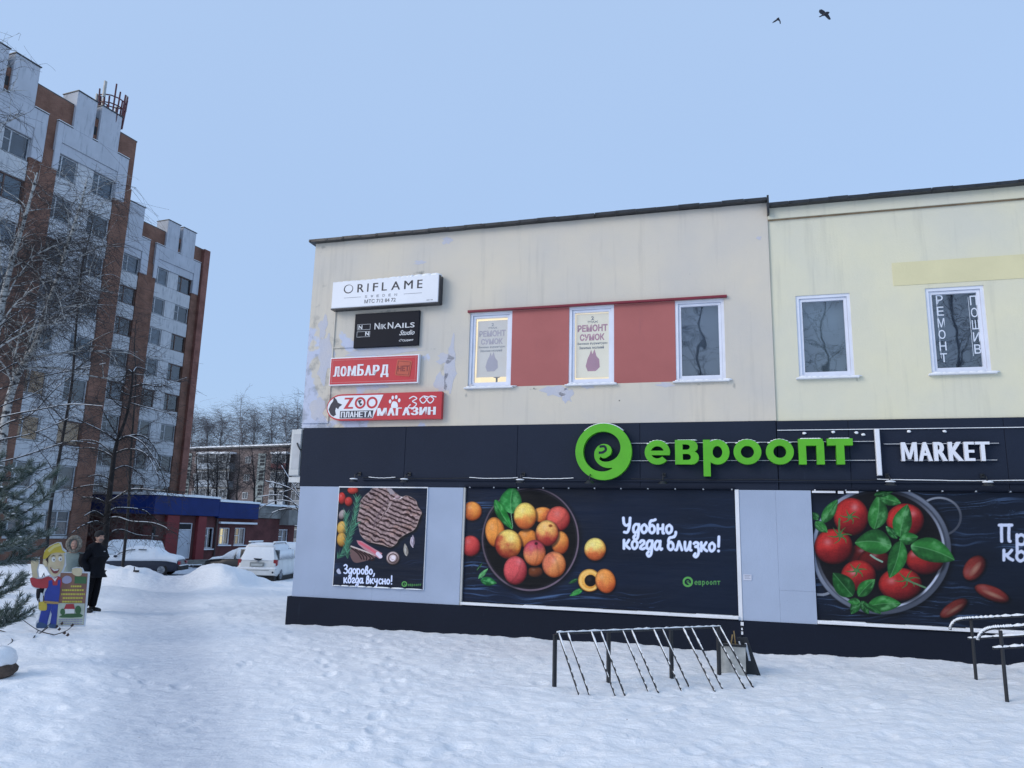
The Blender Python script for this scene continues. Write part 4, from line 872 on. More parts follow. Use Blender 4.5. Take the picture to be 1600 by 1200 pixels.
P.leaf(485, 340, 500, 105, 95, (.15, .50, .22), bend=-12, seed=2); P.leaf(345, 225, 495, 475, 46, (.12, .48, .18), seed=5, bend=10)
P.line([(482, 335), (490, 400), (498, 458)], 3, (.45, .60, .45))
F(603, 362, 98, 116, (.70, .36, .10), (.97, .86, .45), (.85, .35, .18), (0, 1), .7, seed=9); F(460, 602, 114, 126, (.72, .36, .12), (.97, .85, .45), (.62, .16, .14), (-.5, .5), .9, seed=10, hl=(.2, -.4))
F(790, 508, 98, 112, (.60, .18, .10), (.95, .74, .42), (.66, .14, .16), (0, 1), .8, seed=11, hl=(-.2, -.5)); P.disc(820, 445, 16, 12, (.55, .30, .15), soft=.5)
F(683, 676, 97, 112, (.62, .28, .12), (.90, .58, .38), (.70, .25, .32), (0, -1), .9, seed=12, crease=.0); P.disc(698, 596, 14, 12, (.25, .1, .12), soft=.4)
F(850, 775, 102, 112, (.60, .28, .12), (.92, .62, .38), PK, (-.8, -.5), .4, seed=13, crease=-.4, hl=(0, -.3)); F(520, 826, 102, 124, (.36, .06, .10), (.85, .36, .36), seed=14, hl=(.3, -.6), crease=.5)
F(1200, 645, 93, 98, (.75, .40, .12), (.97, .88, .50), (.85, .36, .20), (0, 1), .8, seed=15)
P.leaf(1095, 985, 985, 1040, 24, (.22, .55, .25), seed=3); P.leaf(1050, 900, 975, 935, 16, (.06, .22, .10), seed=3)
F(1152, 910, 98, 98, (.75, .45, .15), (.95, .72, .35), seed=16); P.ring(1152, 912, 78, 78, .08, (.95, .76, .42), soft=.05); P.disc(1160, 912, 50, 50, (.06, .05, .06), soft=.1); P.disc(1148, 900, 22, 20, (.15, .13, .12), soft=.5)
F(1288, 915, 86, 106, (.70, .32, .12), (.94, .62, .32), RE, (-.3, 1), .3, seed=17, rot=-15)
P.leaf(205, 895, 285, 810, 20, (.35, .62, .38), seed=7); P.leaf(225, 905, 360, 935, 38, (.10, .42, .20), seed=8); P.leaf(190, 830, 240, 755, 10, (.05, .15, .1), seed=1)
P.zoom(940, 740, 4.617)
brush(P, 'Удобно,', 157, 545, 425, 432, 60, 10.5); brush(P, 'когда близко!', 157, 858, 540, 562, 60, 10.5)
P.logo(622, 781, 38, 672, 862, 800, (.36, .62, .32))
org = (3.82, .03, .66); t = banner_thing('dark banner with a bowl of apricots and white brush writing', org)
P.build('printed_cloth', .030, bm_, t, org, 2)
m = MB()
for i in range(11): u = 3.9 + i * .5; m.box(u - .012, u + .012, -.02, .02, 2.838, 2.86)
m.obj('tie', MT['trim'], t, org)

# --- tomato banner
P = Print(10.245, 15.4, .66, 2.835, 640, 330, .03); P.wood(amt=.95); P.zoom(1240, 740, 4.444)
P.disc(620, 545, 490, 455, (.01, .015, .03), soft=.06, alpha=.7)
P.ring(1010, 300, 150, 132, .035, (.55, .58, .62), soft=.02, col2=(.28, .30, .34)); P.line([(150, 838), (210, 840), (262, 822)], 9, (.55, .58, .62))
P.disc(608, 530, 486, 448, (.26, .29, .34), soft=.008); P.ring(608, 530, 470, 432, .016, (.62, .66, .72), col2=(.30, .33, .38)); P.disc(602, 528, 445, 410, (.07, .065, .09), soft=.02)
P.ring(602, 528, 440, 405, .010, (.16, .17, .2), col2=(.78, .82, .88)); P.disc(600, 500, 380, 350, (.035, .03, .05), soft=.25)
def tomato(cx, cy, rx, ry, seed, hl, dk=1.0, star=None, glo=.25):
    P.fruit(cx, cy, rx, ry, (.30 * dk, .03, .05), (.82 * dk, .17 * dk, .15 * dk), (.5 * dk, .06, .10), (.3, .8), .6, hl=hl, hls=.3, seed=seed, gloss=glo)
    if star:
        sx, sy, n, L = star
        for k in range(n):
            a = 2 * pi * k / n + seed; P.line([(sx, sy), (sx + L * .5 * cos(a) + 6, sy + L * .4 * sin(a)), (sx + L * cos(a + .25), sy + L * .75 * sin(a + .25))], 8, (.25, .45, .22), taper=True)
        P.disc(sx, sy, 13, 11, (.32, .50, .26), soft=.4)
tomato(470, 565, 120, 75, 4, (0, -.4), .45); tomato(560, 600, 110, 80, 5, (0, -.4), .5)
tomato(400, 300, 122, 132, 1, (.2, -.5), 1, (388, 300, 6, 70), .35); tomato(775, 325, 132, 118, 2, (.4, -.4), 1, None)
tomato(912, 600, 132, 102, 3, (-.6, -.4), .85); P.line([(535, 565), (570, 590), (615, 612)], 6, (.55, .70, .6))
tomato(277, 507, 134, 124, 6, (-.3, -.25), 1.0, (320, 430, 6, 85)); P.line([(318, 430), (316, 370), (318, 315)], 7, (.28, .46, .24))
tomato(450, 708, 122, 108, 7, (-.3, -.2), .95, (435, 672, 6, 75), .4); tomato(740, 768, 152, 114, 8, (-.4, -.2), .95, (785, 735, 6, 90)); P.line([(785, 738), (860, 770), (915, 792)], 6, (.35, .52, .35))
G1, G2 = (.18, .52, .20), (.10, .38, .14)
def lf(*a, c=G1, **k): P.leaf(*a, c, **k)
lf(200, 340, 305, 180, 42, seed=1); lf(170, 320, 130, 270, 26, seed=2, c=G2); lf(150, 335, 235, 408, 34, seed=3); lf(560, 385, 590, 150, 70, seed=4, bend=14); lf(600, 165, 745, 205, 40, seed=5); lf(560, 150, 690, 125, 24, c=G2, seed=6)
lf(720, 450, 640, 365, 28, c=G2, seed=7); lf(740, 440, 790, 215, 68, seed=8, bend=-8); lf(735, 460, 865, 440, 44, seed=9); lf(680, 500, 425, 480, 88, seed=10, bend=20); lf(815, 500, 1118, 600, 84, seed=11, bend=-16); lf(745, 470, 665, 725, 66, seed=12, bend=-12)
lf(410, 850, 275, 690, 70, seed=13, c=G2); lf(450, 850, 565, 735, 48, seed=14, bend=-6); lf(515, 920, 745, 905, 58, seed=15, bend=-10); lf(455, 880, 400, 975, 36, seed=16, c=G2); lf(470, 885, 520, 975, 30, seed=17, c=G2); lf(460, 890, 375, 885, 26, seed=18); lf(480, 900, 610, 975, 20, seed=19, c=G2)
def slice_(cx, cy, rx, ry, rot, dk=1):
    P.fruit(cx, cy, rx, ry, (.20 * dk, .05, .06), (.55 * dk, .18 * dk, .15 * dk), hl=(-.5, -.3), hls=.5, rot=rot); a, b_, q = P.ell(cx + 6, cy + 8, rx * .72, ry * .36, rot)
    P.blend((1 - sstep(.6, 1.1, q)) * .7, (.62 * dk, .42 * dk, .34 * dk)); P.blend((1 - sstep(.2, .6, q)) * .4, (.75 * dk, .6 * dk, .48 * dk))
slice_(1255, 655, 98, 68, -52); slice_(1378, 832, 128, 50, 22); slice_(1112, 935, 110, 46, -32, .85)
brush(P, 'Пр', 1428, 1622, 470, 508, 68, 11); brush(P, 'ког', 1452, 1690, 600, 618, 68, 11)
org = (10.245, .03, .66); t = banner_thing('dark banner with a colander of tomatoes and basil, at the right edge', org); P.C *= .90; P.build('printed_cloth', .030, bm_, t, org, 8, 0, .92)
m = MB()
for i in range(10): u = 10.3 + i * .5; m.box(u - .012, u + .012, -.02, .02, 2.838, 2.86)
m.obj('tie', MT['trim'], t, org)
m = MB(); m.box(10.25, 10.63, -.03, .0, 2.80, 2.835); m.box(10.67, 10.76, -.03, .0, 2.79, 2.835); m.box(10.8, 11.0, -.03, .0, 2.80, 2.835); m.obj('white_patch', MT['trim'], t, org)

# --- steak banner
P = Print(1.035, 3.005, .845, 2.82, 400, 400, -.045); P.wood(amt=.35); P.zoom(440, 740, 4.8)
def sm(*a): return np.array([.62, .55, .52]) * 0
P.fruit(535, 125, 42, 30, (.25, .04, .05), (.75, .25, .2), seed=1); P.fruit(452, 185, 30, 46, (.25, .04, .05), (.75, .22, .2), seed=2, gloss=.2); P.fruit(503, 210, 30, 36, (.25, .04, .05), (.72, .22, .2), seed=3)
P.fruit(455, 308, 26, 40, (.2, .17, .16), (.65, .60, .58), seed=4, rot=20); P.fruit(455, 410, 40, 55, (.35, .22, .08), (.82, .66, .34), seed=5); P.fruit(452, 495, 38, 55, (.35, .22, .08), (.80, .62, .30), seed=6)
st = [(660, 135), (690, 108), (790, 100), (855, 145), (900, 175), (940, 165), (1005, 200), (1020, 245), (1050, 290), (1035, 330), (1000, 415), (930, 455), (880, 490), (860, 525), (815, 552), (760, 535), (690, 520), (640, 505), (595, 460), (580, 400), (570, 340), (585, 270), (590, 215), (625, 165)]
P.poly([(x + 12, y + 16) for x, y in st], (.02, .025, .05), 22)
x, y = P.loc(); n1 = fbm(x * .02, y * .02, 5); n2 = fbm(x * .09, y * .09, 4)
ang_ = np.where(x < 760 - (y - 300) * .45, .50, .38); s1 = (y * np.cos(ang_) - x * np.sin(ang_)) / 33 + (n1 - .5) * 1.1; stripe = sstep(-.15, .75, np.sin(s1 * 2 * pi)) * sstep(.22, .5, n2 + .12)
meat = np.array([.62, .53, .51]) * (.62 + .75 * n2)[..., None]; meat = meat + (np.array([.60, .42, .33]) - meat) * (sstep(.55, .8, n1) * .3)[..., None]; meat = meat * (1 - stripe[..., None]) + np.array([.17, .10, .11]) * stripe[..., None]
sd = P.poly(catmull(st, 4, True), meat, 2); P.blend(np.exp(-(sd / 5) ** 2) * (sd > -2) * .5, (.75, .66, .6))
P.line([(815, 225), (790, 270), (750, 330), (705, 400)], 10, (.66, .58, .56), taper=True); P.line([(800, 245), (755, 325), (705, 395)], 2.5, (.25, .16, .16))
P.poly([(785, 108), (825, 112), (852, 150), (815, 158)], (.62, .58, .58), 5); P.poly([(835, 190), (865, 160), (910, 178), (890, 192)], (.85, .80, .78), 4); P.fruit(868, 176, 22, 12, (.4, .3, .3), (.7, .6, .6))
P.line([(690, 400), (715, 330), (760, 250), (800, 200)], 7, (.42, .35, .36), alpha=.6)
# cut pieces
P.poly(catmull([(520, 545), (600, 575), (700, 610), (690, 635), (610, 660), (550, 668), (520, 630), (512, 580)], 4, True), (.42, .33, .32), 3)
for k in range(5): P.line([(520 + k * 34, 556 + k * 12), (575 + k * 30, 600 + k * 10), (600 + k * 18, 640 + k * 3)], 5, (.16, .10, .11))
P.line([(522, 545), (620, 580), (700, 612)], 5, (.80, .74, .70))
P.poly([(562, 500), (600, 505), (665, 545), (755, 598), (735, 640), (700, 615), (620, 570), (575, 530)], (.72, .52, .54), 3); P.line([(585, 518), (650, 555), (715, 600)], 9, (.80, .40, .45)); P.line([(720, 600), (742, 622)], 14, (.86, .82, .86))
P.fruit(835, 634, 50, 50, (.30, .24, .23), (.82, .74, .72), seed=9); P.ring(835, 634, 32, 32, .10, (.35, .28, .27), soft=.05); P.disc(838, 628, 16, 14, (.92, .88, .88), soft=.4); P.line([(815, 640), (830, 655), (850, 640), (845, 620)], 4, (.9, .86, .86))
P.leaf(938, 618, 925, 525, 18, (.62, .60, .55), (.30, .28, .26), (.8, .78, .75)); P.leaf(985, 545, 985, 460, 14, (.60, .56, .60), (.30, .27, .30), (.85, .82, .85)); P.line([(975, 480), (968, 520), (985, 552)], 4, (.75, .70, .72))
rsx = np.random.RandomState(4)
for sx in ([(420, 635), (480, 560), (520, 440), (545, 330), (560, 250), (568, 180)], [(495, 635), (492, 520), (485, 400), (488, 300)], [(490, 600), (505, 480), (560, 370)]):
    ax = catmull(sx, 8)
    for i in range(0, len(ax) - 1):
        x0, y0 = ax[i]; dx, dy = ax[i + 1][0] - x0, ax[i + 1][1] - y0; L = math.hypot(dx, dy); dx /= L; dy /= L
        for sg in (-1, 1):
            a = rsx.uniform(.35, .7) * sg; l = rsx.uniform(38, 62); ex = x0 + l * (dx * cos(a) - dy * sin(a)); ey = y0 + l * (dx * sin(a) + dy * cos(a)); g_ = rsx.uniform(.7, 1.2)
            P.line([(x0, y0), (ex, ey)], 3.6, (.26 * g_, .46 * g_, .36 * g_), smooth=False, taper=True)
brush(P, 'Здорово,', 466, 700, 748, 756, 37, 5.4); brush(P, 'когда вкусно!', 466, 832, 817, 829, 35, 5.4)
P.poly(catmull([(415, 720), (430, 712), (442, 735), (445, 750), (425, 752), (412, 735)], 3, True), (.72, .74, .80), 3)
P.logo(921, 828, 21, 948, 1052, 842, (.36, .62, .32))
org = (1.035, -.045, .845); t = banner_thing('square dark banner with a grilled steak, fixed to the left lavender panel', org); P.build('printed_cloth', .018, bm_, t, org, 4, .02)
m = MB(); m.box(1.02, 3.02, -.040, -.022, .83, 2.845); m.obj('backing_board', MT['trim'], t, org)
m = MB(); random.seed(4); x = 1.05
while x < 2.95: w_ = random.uniform(.1, .4); m.ell((x + w_ / 2, -.055, .845), (w_ * .5, .018, random.uniform(.008, .02)), 8, 5); x += w_
m.obj('snow_hem', MT['snow'], t, org, True)

# ------------------------------------------------------------------ apartment towers
PANEL = paintwall('white_wall_panel', (.52, .54, .56), (.27, .29, .32), 12, dth=.52); FINW = paintwall('white_rendered_stack', (.46, .49, .54), (.28, .31, .35), 8, dth=.54)
BRICK = brickmat('tower_brick', (.225, .105, .068), (.175, .08, .052), (.22, .15, .12)); BRICK2 = brickmat('tower_brick_light', (.26, .10, .075), (.22, .085, .06), (.25, .16, .13))
BLACKROOF = mat('roof_metal', (.05, .055, .06), .5); FRW = mat('old_window_frame', (.42, .45, .48), .6, .3, 2); FRB = mat('brown_window_frame', (.10, .06, .05), .6, .3, 2)
CURT = [mat('dark_interior', (.02, .025, .03), .8, .5, 1.5), mat('net_curtain', (.13, .15, .17), .9, .5, 2.2), mat('grey_interior', (.055, .07, .085), .9, .5, 1.8), mat('teal_interior', (.03, .08, .11), .9, .4, 2)]
LITC = mat('amber_lit_curtain', (.32, .18, .05), .9, .6, 3.0, base2=(.14, .07, .02), emit=(.9, .50, .12), estr=.10)
LAMPM = mat('ceiling_lamp_glow', (.9, .85, .6), .5, emit=(1, .92, .55), estr=3.0)
PGLASS = glassmat('tower_glass', (.8, .85, .9), .55)
WMESH = {}
def tower_window(parent, x0, x1, z0, z1, y, mull, curtain, frame):
    w_, h_ = x1 - x0, z1 - z0; k = (round(w_, 2), round(h_, 2), mull, frame.name)
    if k not in WMESH:
        t = .065; f = MB().ring(0, w_, 0, h_, 0, .10, t)
        mx = w_ * mull; f.box(mx - .04, mx + .04, .01, .09, t, h_ - t)
        f.box(t, mx - .04, .015, .08, h_ * .55, h_ * .55 + .05) if mull < .5 else f.box(mx + .04, w_ - t, .015, .08, h_ * .55, h_ * .55 + .05)
        WMESH[k] = (f.mesh('window', frame), MB().box(t, w_ - t, .045, .055, t, h_ - t).mesh('pane', PGLASS), MB().box(-.04, w_ + .04, -.10, -.002, -.05, -.01).mesh('sill', BLACKROOF), {})
    fm, pm, sm_, cs = WMESH[k]
    o = link('window', fm, parent); o.location = (x0, y, z0); link('pane', pm, o); link('sill', sm_, o)
    if curtain.name not in cs: cs[curtain.name] = MB().box(.02, w_ - .02, .14, .16, .02, h_ - .02).mesh('curtain', curtain)
    link('curtain', cs[curtain.name], o); return o
def module(parent, x, kz, rows, lit=(), brickl=1.84, fins=True, only_r=False, rseed=0):
    """one bay: white strip of two windows per floor, topped by a white surround and two stacks. x = left edge of the strip"""
    rs = random.Random(rseed); W_ = 4.28; top = kz + 2.8 * (rows - 1)
    for k in range(rows):
        zt = kz + 2.8 * k; zb = zt - 1.5; zl = zt - 2.8 if k else -1.0
        if ('spandrel', k == 0) not in WMESH: WMESH[('spandrel', k == 0)] = MB().bbox(0.01, W_ - .01, 0, .3, (-1.28 if k else -1.0 - zb) , -.02, .015).mesh('wall_panel', PANEL)
        if k: o = link('wall_panel', WMESH[('spandrel', False)], parent); o.location = (x, 0, zb)
        else: MB().bbox(x + .01, x + W_ - .01, 0, .3, max(.9, -1.0), zb - .02, .015).obj('wall_panel', PANEL, parent); MB().box(x, x + W_, .04, .3, -1.6, .89).obj('basement_wall', BRICK, parent)
        if 'mid' not in WMESH: WMESH['mid'] = MB().bbox(1.42, 2.60, .005, .3, 0, 1.5, .01).mesh('pier_panel', PANEL)
        o = link('pier_panel', WMESH['mid'], parent); o.location = (x, 0, zb)
        for (a, b, mu) in ((.0, 1.41, .24), (2.61, 4.26, .30)):
            if k == 0 and a == 2.61: mu = .5
            c = CURT[rs.choice([0, 0, 1, 1, 2, 2, 3])] if (k, a > 1) not in lit else LITC
            fr = FRW if rs.random() < .7 else FRB
            wd = tower_window(parent, x + a, x + b, zb, zt, .10, mu, c, fr)
            if c is LITC: wd['label'] = 'window with amber lit curtain'
    if fins:
        z0, z1 = top - 1.2, top + 2.0
        m = MB(); m.bbox(x - .40, x - .002, -.16, .3, z0, z1, .02); m.obj('surround', FINW, parent)
        MB().bbox(x + W_ + .002, x + W_ + .75, -.16, .3, z0, z1, .02).obj('surround', FINW, parent)
        MB().bbox(x, x + W_, -.16, .3, top + .72, z1, .02).obj('surround', FINW, parent)
        MB().bbox(x, x + W_, -.08, .3, top + .02, top + .71, .02).obj('surround', FINW, parent)
        for a, b in ((-.42, .60), (2.1, 2.45), (4.08, 5.05)):
            MB().box(x + a, x + b, -.19, .3, z1 + .004, z1 + .05).obj('capping', BLACKROOF, parent); MB().box(x + a, x + b, -.17, .28, z1 + .051, z1 + .10).obj('capping_snow', MT['snow'], parent)
        for a, b in ((.62, 2.08), (2.47, 4.06)):
            MB().bbox(x + a, x + b, -.14, 1.25, z1 + .004, top + 4.70, .02).obj('vent_stack', FINW, parent); MB().box(x + a - .05, x + b + .05, -.20, 1.30, top + 4.704, top + 4.76).obj('capping', BLACKROOF, parent)
        MB().box(x + 2.16, x + 2.40, .04, .2, z1 + .5, z1 + 1.1).obj('vent_opening', CURT[0], parent)
    return x
def tower_block(name, label, PL, a0, a1, z1, bays, kz, rows, cat='apartment block'):
    t = thing(name, label, cat, PL.w(0, 0, 0), PL.a)
    MB().box(a0, a1, .301, 14, -1.6, z1 - .0).obj('building_core', BRICK, t)
    MB().box(a0 - .1, a1 + .08, .1, 14.1, z1 + .002, z1 + .10).obj('roof_edge', BLACKROOF, t)
    return t
t1 = tower_block('apartment_tower', 'tall white and brick apartment tower at the left, nearest to the camera', W1, 16, 36.5, 28.70, None, 2.61, 9)
xs = [30.88, 24.76, 18.64]
for i, x in enumerate(xs): module(t1, x, 2.61, 9, lit=((2, False), (2, True), (3, False)) if i == 0 else (), rseed=i + 3)
for a, b in ((35.163, 36.5), (29.043, 30.877), (22.923, 24.757), (16.8, 18.637)):
    MB().bbox(a, b, -.06, .3, -1.6, 25.02, .01).obj('brick_pier', BRICK, t1)
MB().bbox(16, 36.5, .05, .3, 25.03, 28.70, .01).obj('brick_parapet', BRICK, t1)
def px_w(PL, pts): return [PL.at(*p) for p in pts]
o = MB().box(33.9, 34.05, .30, .34, 16.45, 16.52).box(34.3, 34.45, .30, .34, 16.42, 16.49).obj('ceiling_lamp', LAMPM, t1); o.location.y = -.06
t2 = tower_block('apartment_tower', 'tall white and brick apartment tower with its outer brick corner, farther back', W2, 38, 54.8, 28.30, None, 2.4, 9)
module(t2, 48.92, 2.4, 9, rseed=21); module(t2, 42.80, 2.4, 9, rseed=22)
for a, b, m_ in ((53.203, 54.05, BRICK), (47.083, 48.917, BRICK), (40.9, 42.797, BRICK)): MB().bbox(a, b, -.06, .3, -1.6, 24.81, .01).obj('brick_pier', m_, t2)
MB().bbox(54.053, 54.8, -.35, .3, -1.6, 28.30, .01).obj('corner_pier', BRICK2, t2)
MB().bbox(38, 54.05, .05, .3, 24.82, 28.30, .01).obj('brick_parapet', BRICK, t2)
# rooftop antennas
t = thing('rooftop_antennas', 'cluster of red and white antennas on the tower roof against the sky', 'antenna', W1.w(34.6, .6, 29.45), W1.a)
AR = mat('antenna_red', (.09, .018, .025), .5, .3); AW = mat('antenna_panel', (.38, .38, .36), .5)
m = MB(); random.seed(8); AP = []
for i in range(16):
    a = 2 * pi * i / 16 + random.uniform(-.15, .15); x, y = .85 * cos(a), .7 * sin(a); h = random.uniform(1.2, 2.4); m2 = MB().tube([(x, y, -.25 + .1 * sin(a)), (x * 1.15, y * 1.15, h)], .055, 6); m2.obj('antenna_pole', AR, t); AP.append((x, y, h))
for zz_ in (.15, .9, 1.45):
    m = MB(); pts = [(.85 * cos(2 * pi * i / 11) * (1 + zz_ * .08), .7 * sin(2 * pi * i / 11) * (1 + zz_ * .08), zz_) for i in range(12)]; m.tube(pts, .045, 5); m.obj('antenna_ring', AR, t)
for i in (0, 2, 4, 7, 9): x, y, h = AP[i]; MB().bbox(x * 1.2 - .09, x * 1.2 + .09, y * 1.2 - .06, y * 1.2 + .06, h - 1.1, h + .1, .02).obj('panel_antenna', AW, t)

# ------------------------------------------------------------------ brick annex with the blue fascia
RB = brickmat('annex_brick', (.130, .038, .036), (.105, .03, .03), (.12, .055, .05)); RPAINT = paintwall('red_painted_render', (.20, .042, .045), (.13, .03, .035), 14)
BLUE = mat('blue_fascia_sheet', (.006, .022, .125), .5, .2, 1.0, spec=.2); CONC = mat('stained_concrete', (.22, .22, .21), .9, .35, 1.3, .4, 20)
_dp = gpt(290, 874, -.45); AP_ = Plane(_dp, TA); cx_, _z = AP_.at(239, 800); cor = AP_.w(cx_, 0, 0)
an = thing('annex_building', 'low dark red brick annex with a deep blue sheet fascia and snowy roof', 'building', AP_.w(0, 0, 0), TA)
def ax(px, py=800, off=0): return AP_.at(px, py, off)[0]
def az(px, py, off=0): return AP_.at(px, py, off)[1]
zt1, zb1 = az(239, 773), az(239, 804); x338, x399, x438 = ax(338, 785), ax(399, 800), ax(438, 800)
GZ = -1.2; xe = ax(462, 800)
holes = []
def hole(pa, ya, pb, yb): x0, z1 = AP_.at(pa, ya); x1, z0 = AP_.at(pb, yb); h = (x0, x1, z0, z1); holes.append(h); return h
_a = AP_.at(275, 873)[0]; _b = AP_.at(296.5, 873)[0]; door = (_a, _b, AP_.at(286, 873)[1], AP_.at(290, 817)[1]); holes.append(door); wn1 = hole(318, 824, 332.5, 857); wl1 = hole(343.5, 824.5, 358, 851); wl2 = hole(367.5, 824.5, 382.5, 851); wn2 = hole(436, 827, 449, 850)
wall_holes(MB(), cx_, xe, GZ, zb1 + .02, holes, 0, .4).obj('brick_wall', RB, an)
MB().box(cx_ + .0, xe, .401, 9, GZ, zt1 - .25).obj('building_core', RB, an)
MB().bbox(cx_ - .25, x338, -.35, .35, zb1 + .03, zt1 - .02, .02).obj('blue_fascia', BLUE, an)
zt2 = az(370, 786); MB().bbox(x338 + .01, x399, -.34, .35, az(370, 810.5), zt2, .02).obj('blue_fascia', BLUE, an)
z3a, z3b = az(420, 791), az(420, 810); MB().bbox(x399 + .02, x438, -.15, .35, z3b, z3a, .02).obj('concrete_fascia', CONC, an); MB().bbox(x438 + .01, xe, -.9, .35, z3b - .5, z3a - .2, .02).obj('concrete_fascia', CONC, an)
for a, b, z in ((cx_ - .3, x338, zt1), (x338, x399, zt2 + .01), (x399, xe, z3a + .01)):
    m = MB(); n = max(3, int((b - a) / .8))
    for i in range(n): m.box(a + (b - a) * i / n, a + (b - a) * (i + 1) / n - .002, -.42, 9, z, z + .13 + .05 * random.random())
    m.obj('roof_snow', MT['snow'], an)
x0, z1 = AP_.at(340, 815); x1, _ = AP_.at(397, 817); MB().box(x0, x1, -.34, -.1, z1 - .14, z1).obj('canopy_edge', MT['trim'], an)
for (pa, pb) in ((253, 272), (302, 315)):
    MB().bbox(ax(pa, 850), ax(pb, 850), -.28, -.004, GZ, zb1, .02).obj('red_pier', RPAINT, an)
DOORM = mat('pale_metal_door', (.48, .53, .60), .5, .1, 1.5)
dd = MB().bbox(door[0] + .08, door[1] - .08, .10, .16, door[2] + .02, door[3] - .52, .02).obj('door', DOORM, an); m = MB().ring(door[0] + .0, door[1] - .0, door[2], door[3], .08, .18, .07); m.box(door[0] + .07, door[1] - .07, .08, .18, door[3] - .51, door[3] - .44); m.obj('frame', MT['trim'], dd)
MB().box(door[0] + .07, door[1] - .07, .13, .14, door[3] - .43, door[3] - .07).obj('transom_pane', CURT[0], dd); MB().box(door[1] - .3, door[1] - .22, .05, .10, door[2] + 1.0, door[2] + 1.04).obj('handle', MT['black'], dd)
LITW = mat('warm_window_light', (.8, .7, .4), .8, .35, 5, emit=(1.0, .72, .30), estr=1.0)
LACE = mat('lace_curtain', (.30, .31, .30), .9, .3, 8)
def awin(h, cmat, lace=False, tree=None, y=.1):
    p_ = tree or an; x0, x1, z0, z1 = h; f = MB().ring(x0, x1, z0, z1, y, y + .1, .07); f.box((x0 + x1) / 2 - .03, (x0 + x1) / 2 + .03, y + .01, y + .09, z0 + .07, z1 - .07); f.box(x0 + .07, (x0 + x1) / 2 - .03, y + .015, y + .08, z1 - .62, z1 - .57)
    o = f.obj('window', MT['trim'], p_); MB().box(x0 + .07, x1 - .07, y + .05, y + .055, z0 + .07, z1 - .07).obj('pane', PGLASS, o); MB().box(x0 + .02, x1 - .02, y + .25, y + .27, z0 + .02, z1 - .02).obj('interior', cmat, o)
    MB().box(x0 - .1, x1 + .1, y - .22, y - .002, z0 - .09, z0 - .01).obj('sill', MT['trim'], o)
    if lace:
        w_ = x1 - x0; m = MB()
        for a, b in ((.05, .34), (.70, .95)):
            for i in range(5): c0 = x0 + w_ * (a + (b - a) * i / 5); m.box(c0, c0 + w_ * (b - a) / 5 * .8, y + .15 + .02 * (i % 2), y + .17 + .02 * (i % 2), z0 + .07, z1 - .07)
        m.obj('curtain', LACE, o)
    return o
awin(wn1, CURT[0]); awin(wl1, LITW, True)['label'] = 'brightly lit window with lace curtains'; awin(wl2, LITC if False else mat('dim_warm_window', (.4, .3, .15), .8, .6, 4, base2=(.08, .07, .05), emit=(.9, .6, .2), estr=.35), True); awin(wn2, CURT[2])
MB().tube([(ax(334, 850), -.12, zb1), (ax(334, 850), -.12, GZ + .6)], .07, 8).obj('drainpipe', mat('brown_pipe', (.05, .03, .03), .6), an)
for i in range(3): MB().box(door[0] - .8 - .3 * i, door[1] + 1.2 + .3 * i, -1.0 - .35 * i, -.3 if i == 0 else -1.0 - .35 * (i - 1) - .002, GZ, -.47 - .14 * i).obj('step', CONC, an)
# the part facing the camera
FP = Plane(cor, TA - pi / 2); fo = MB
fx = lambda px, py=800: FP.at(px, py)[0]; fz = lambda px, py: FP.at(px, py)[1]
FA = Vector((AP_.w(0, 0, 0)))
def fobj(mb, name, m_, smooth=False):   # facade coordinates of the front part -> child of the annex
    o = mb.obj(name, m_, an, (0, 0, 0), smooth); loc = cor - AP_.w(0, 0, 0); o.location = (loc.dot(AP_.D), loc.dot(AP_.I), 0); o.rotation_euler = (0, 0, -pi / 2); return o
xl = fx(120)
holes2 = []
def hole2(pa, ya, pb, yb): x0, z1 = FP.at(pa, ya); x1, z0 = FP.at(pb, yb); h = (x0, x1, z0, z1); holes2.append(h); return h
h1 = hole2(147, 821, 158, 846); h2 = hole2(182, 822, 201, 856); h3 = hole2(225, 822, 249 - 13, 860)
fobj(wall_holes(MB(), xl, -.003, GZ, zb1 + .02, holes2, 0, .4), 'brick_wall', RB)
fobj(MB().bbox(xl, -.36, -.25, .35, zb1 + .03, zt1 - .02, .02), 'blue_fascia', BLUE)
fobj(MB().box(xl, -.45, .401, 6, GZ, zt1 - .25), 'building_core', RB)
m = MB()
for i in range(12): m.box(xl + (-.3 - xl) * i / 12, xl + (-.3 - xl) * (i + 1) / 12 - .002, -.3, 6, zt1, zt1 + .12 + .06 * random.random())
fobj(m, 'roof_snow', MT['snow'])
for h, c in ((h1, CURT[1]), (h2, CURT[0])):
    f = MB().ring(*h, .1, .2, .07); f.box((h[0] + h[1]) / 2 - .03, (h[0] + h[1]) / 2 + .03, .11, .19, h[2], h[3]); fobj(f, 'window', MT['trim']); fobj(MB().box(h[0] + .02, h[1] - .02, .3, .32, h[2], h[3]), 'window_interior', c); fobj(MB().box(h[0] + .07, h[1] - .07, .14, .145, h[2] + .07, h[3] - .07), 'window_pane', PGLASS)
h = h3; f = MB().ring(h[0], h[1], h[2], h[3], .1, .2, .06); f.box((h[0] + h[1]) / 2 - .05, (h[0] + h[1]) / 2 + .05, .1, .2, h[2], h[3]); fobj(f, 'double_door_frame', CURT[0])
mid = (h[0] + h[1]) / 2; fobj(MB().bbox(h[0] + .07, mid - .06, .14, .18, h[2], h[3] - .45, .01), 'door', DOORM); fobj(MB().bbox(mid + .06, h[1] - .07, .14, .18, h[2], h[3] - .45, .01), 'door', DOORM); fobj(MB().box(h[0] + .07, h[1] - .07, .15, .16, h[3] - .44, h[3] - .06), 'transom', CURT[0])

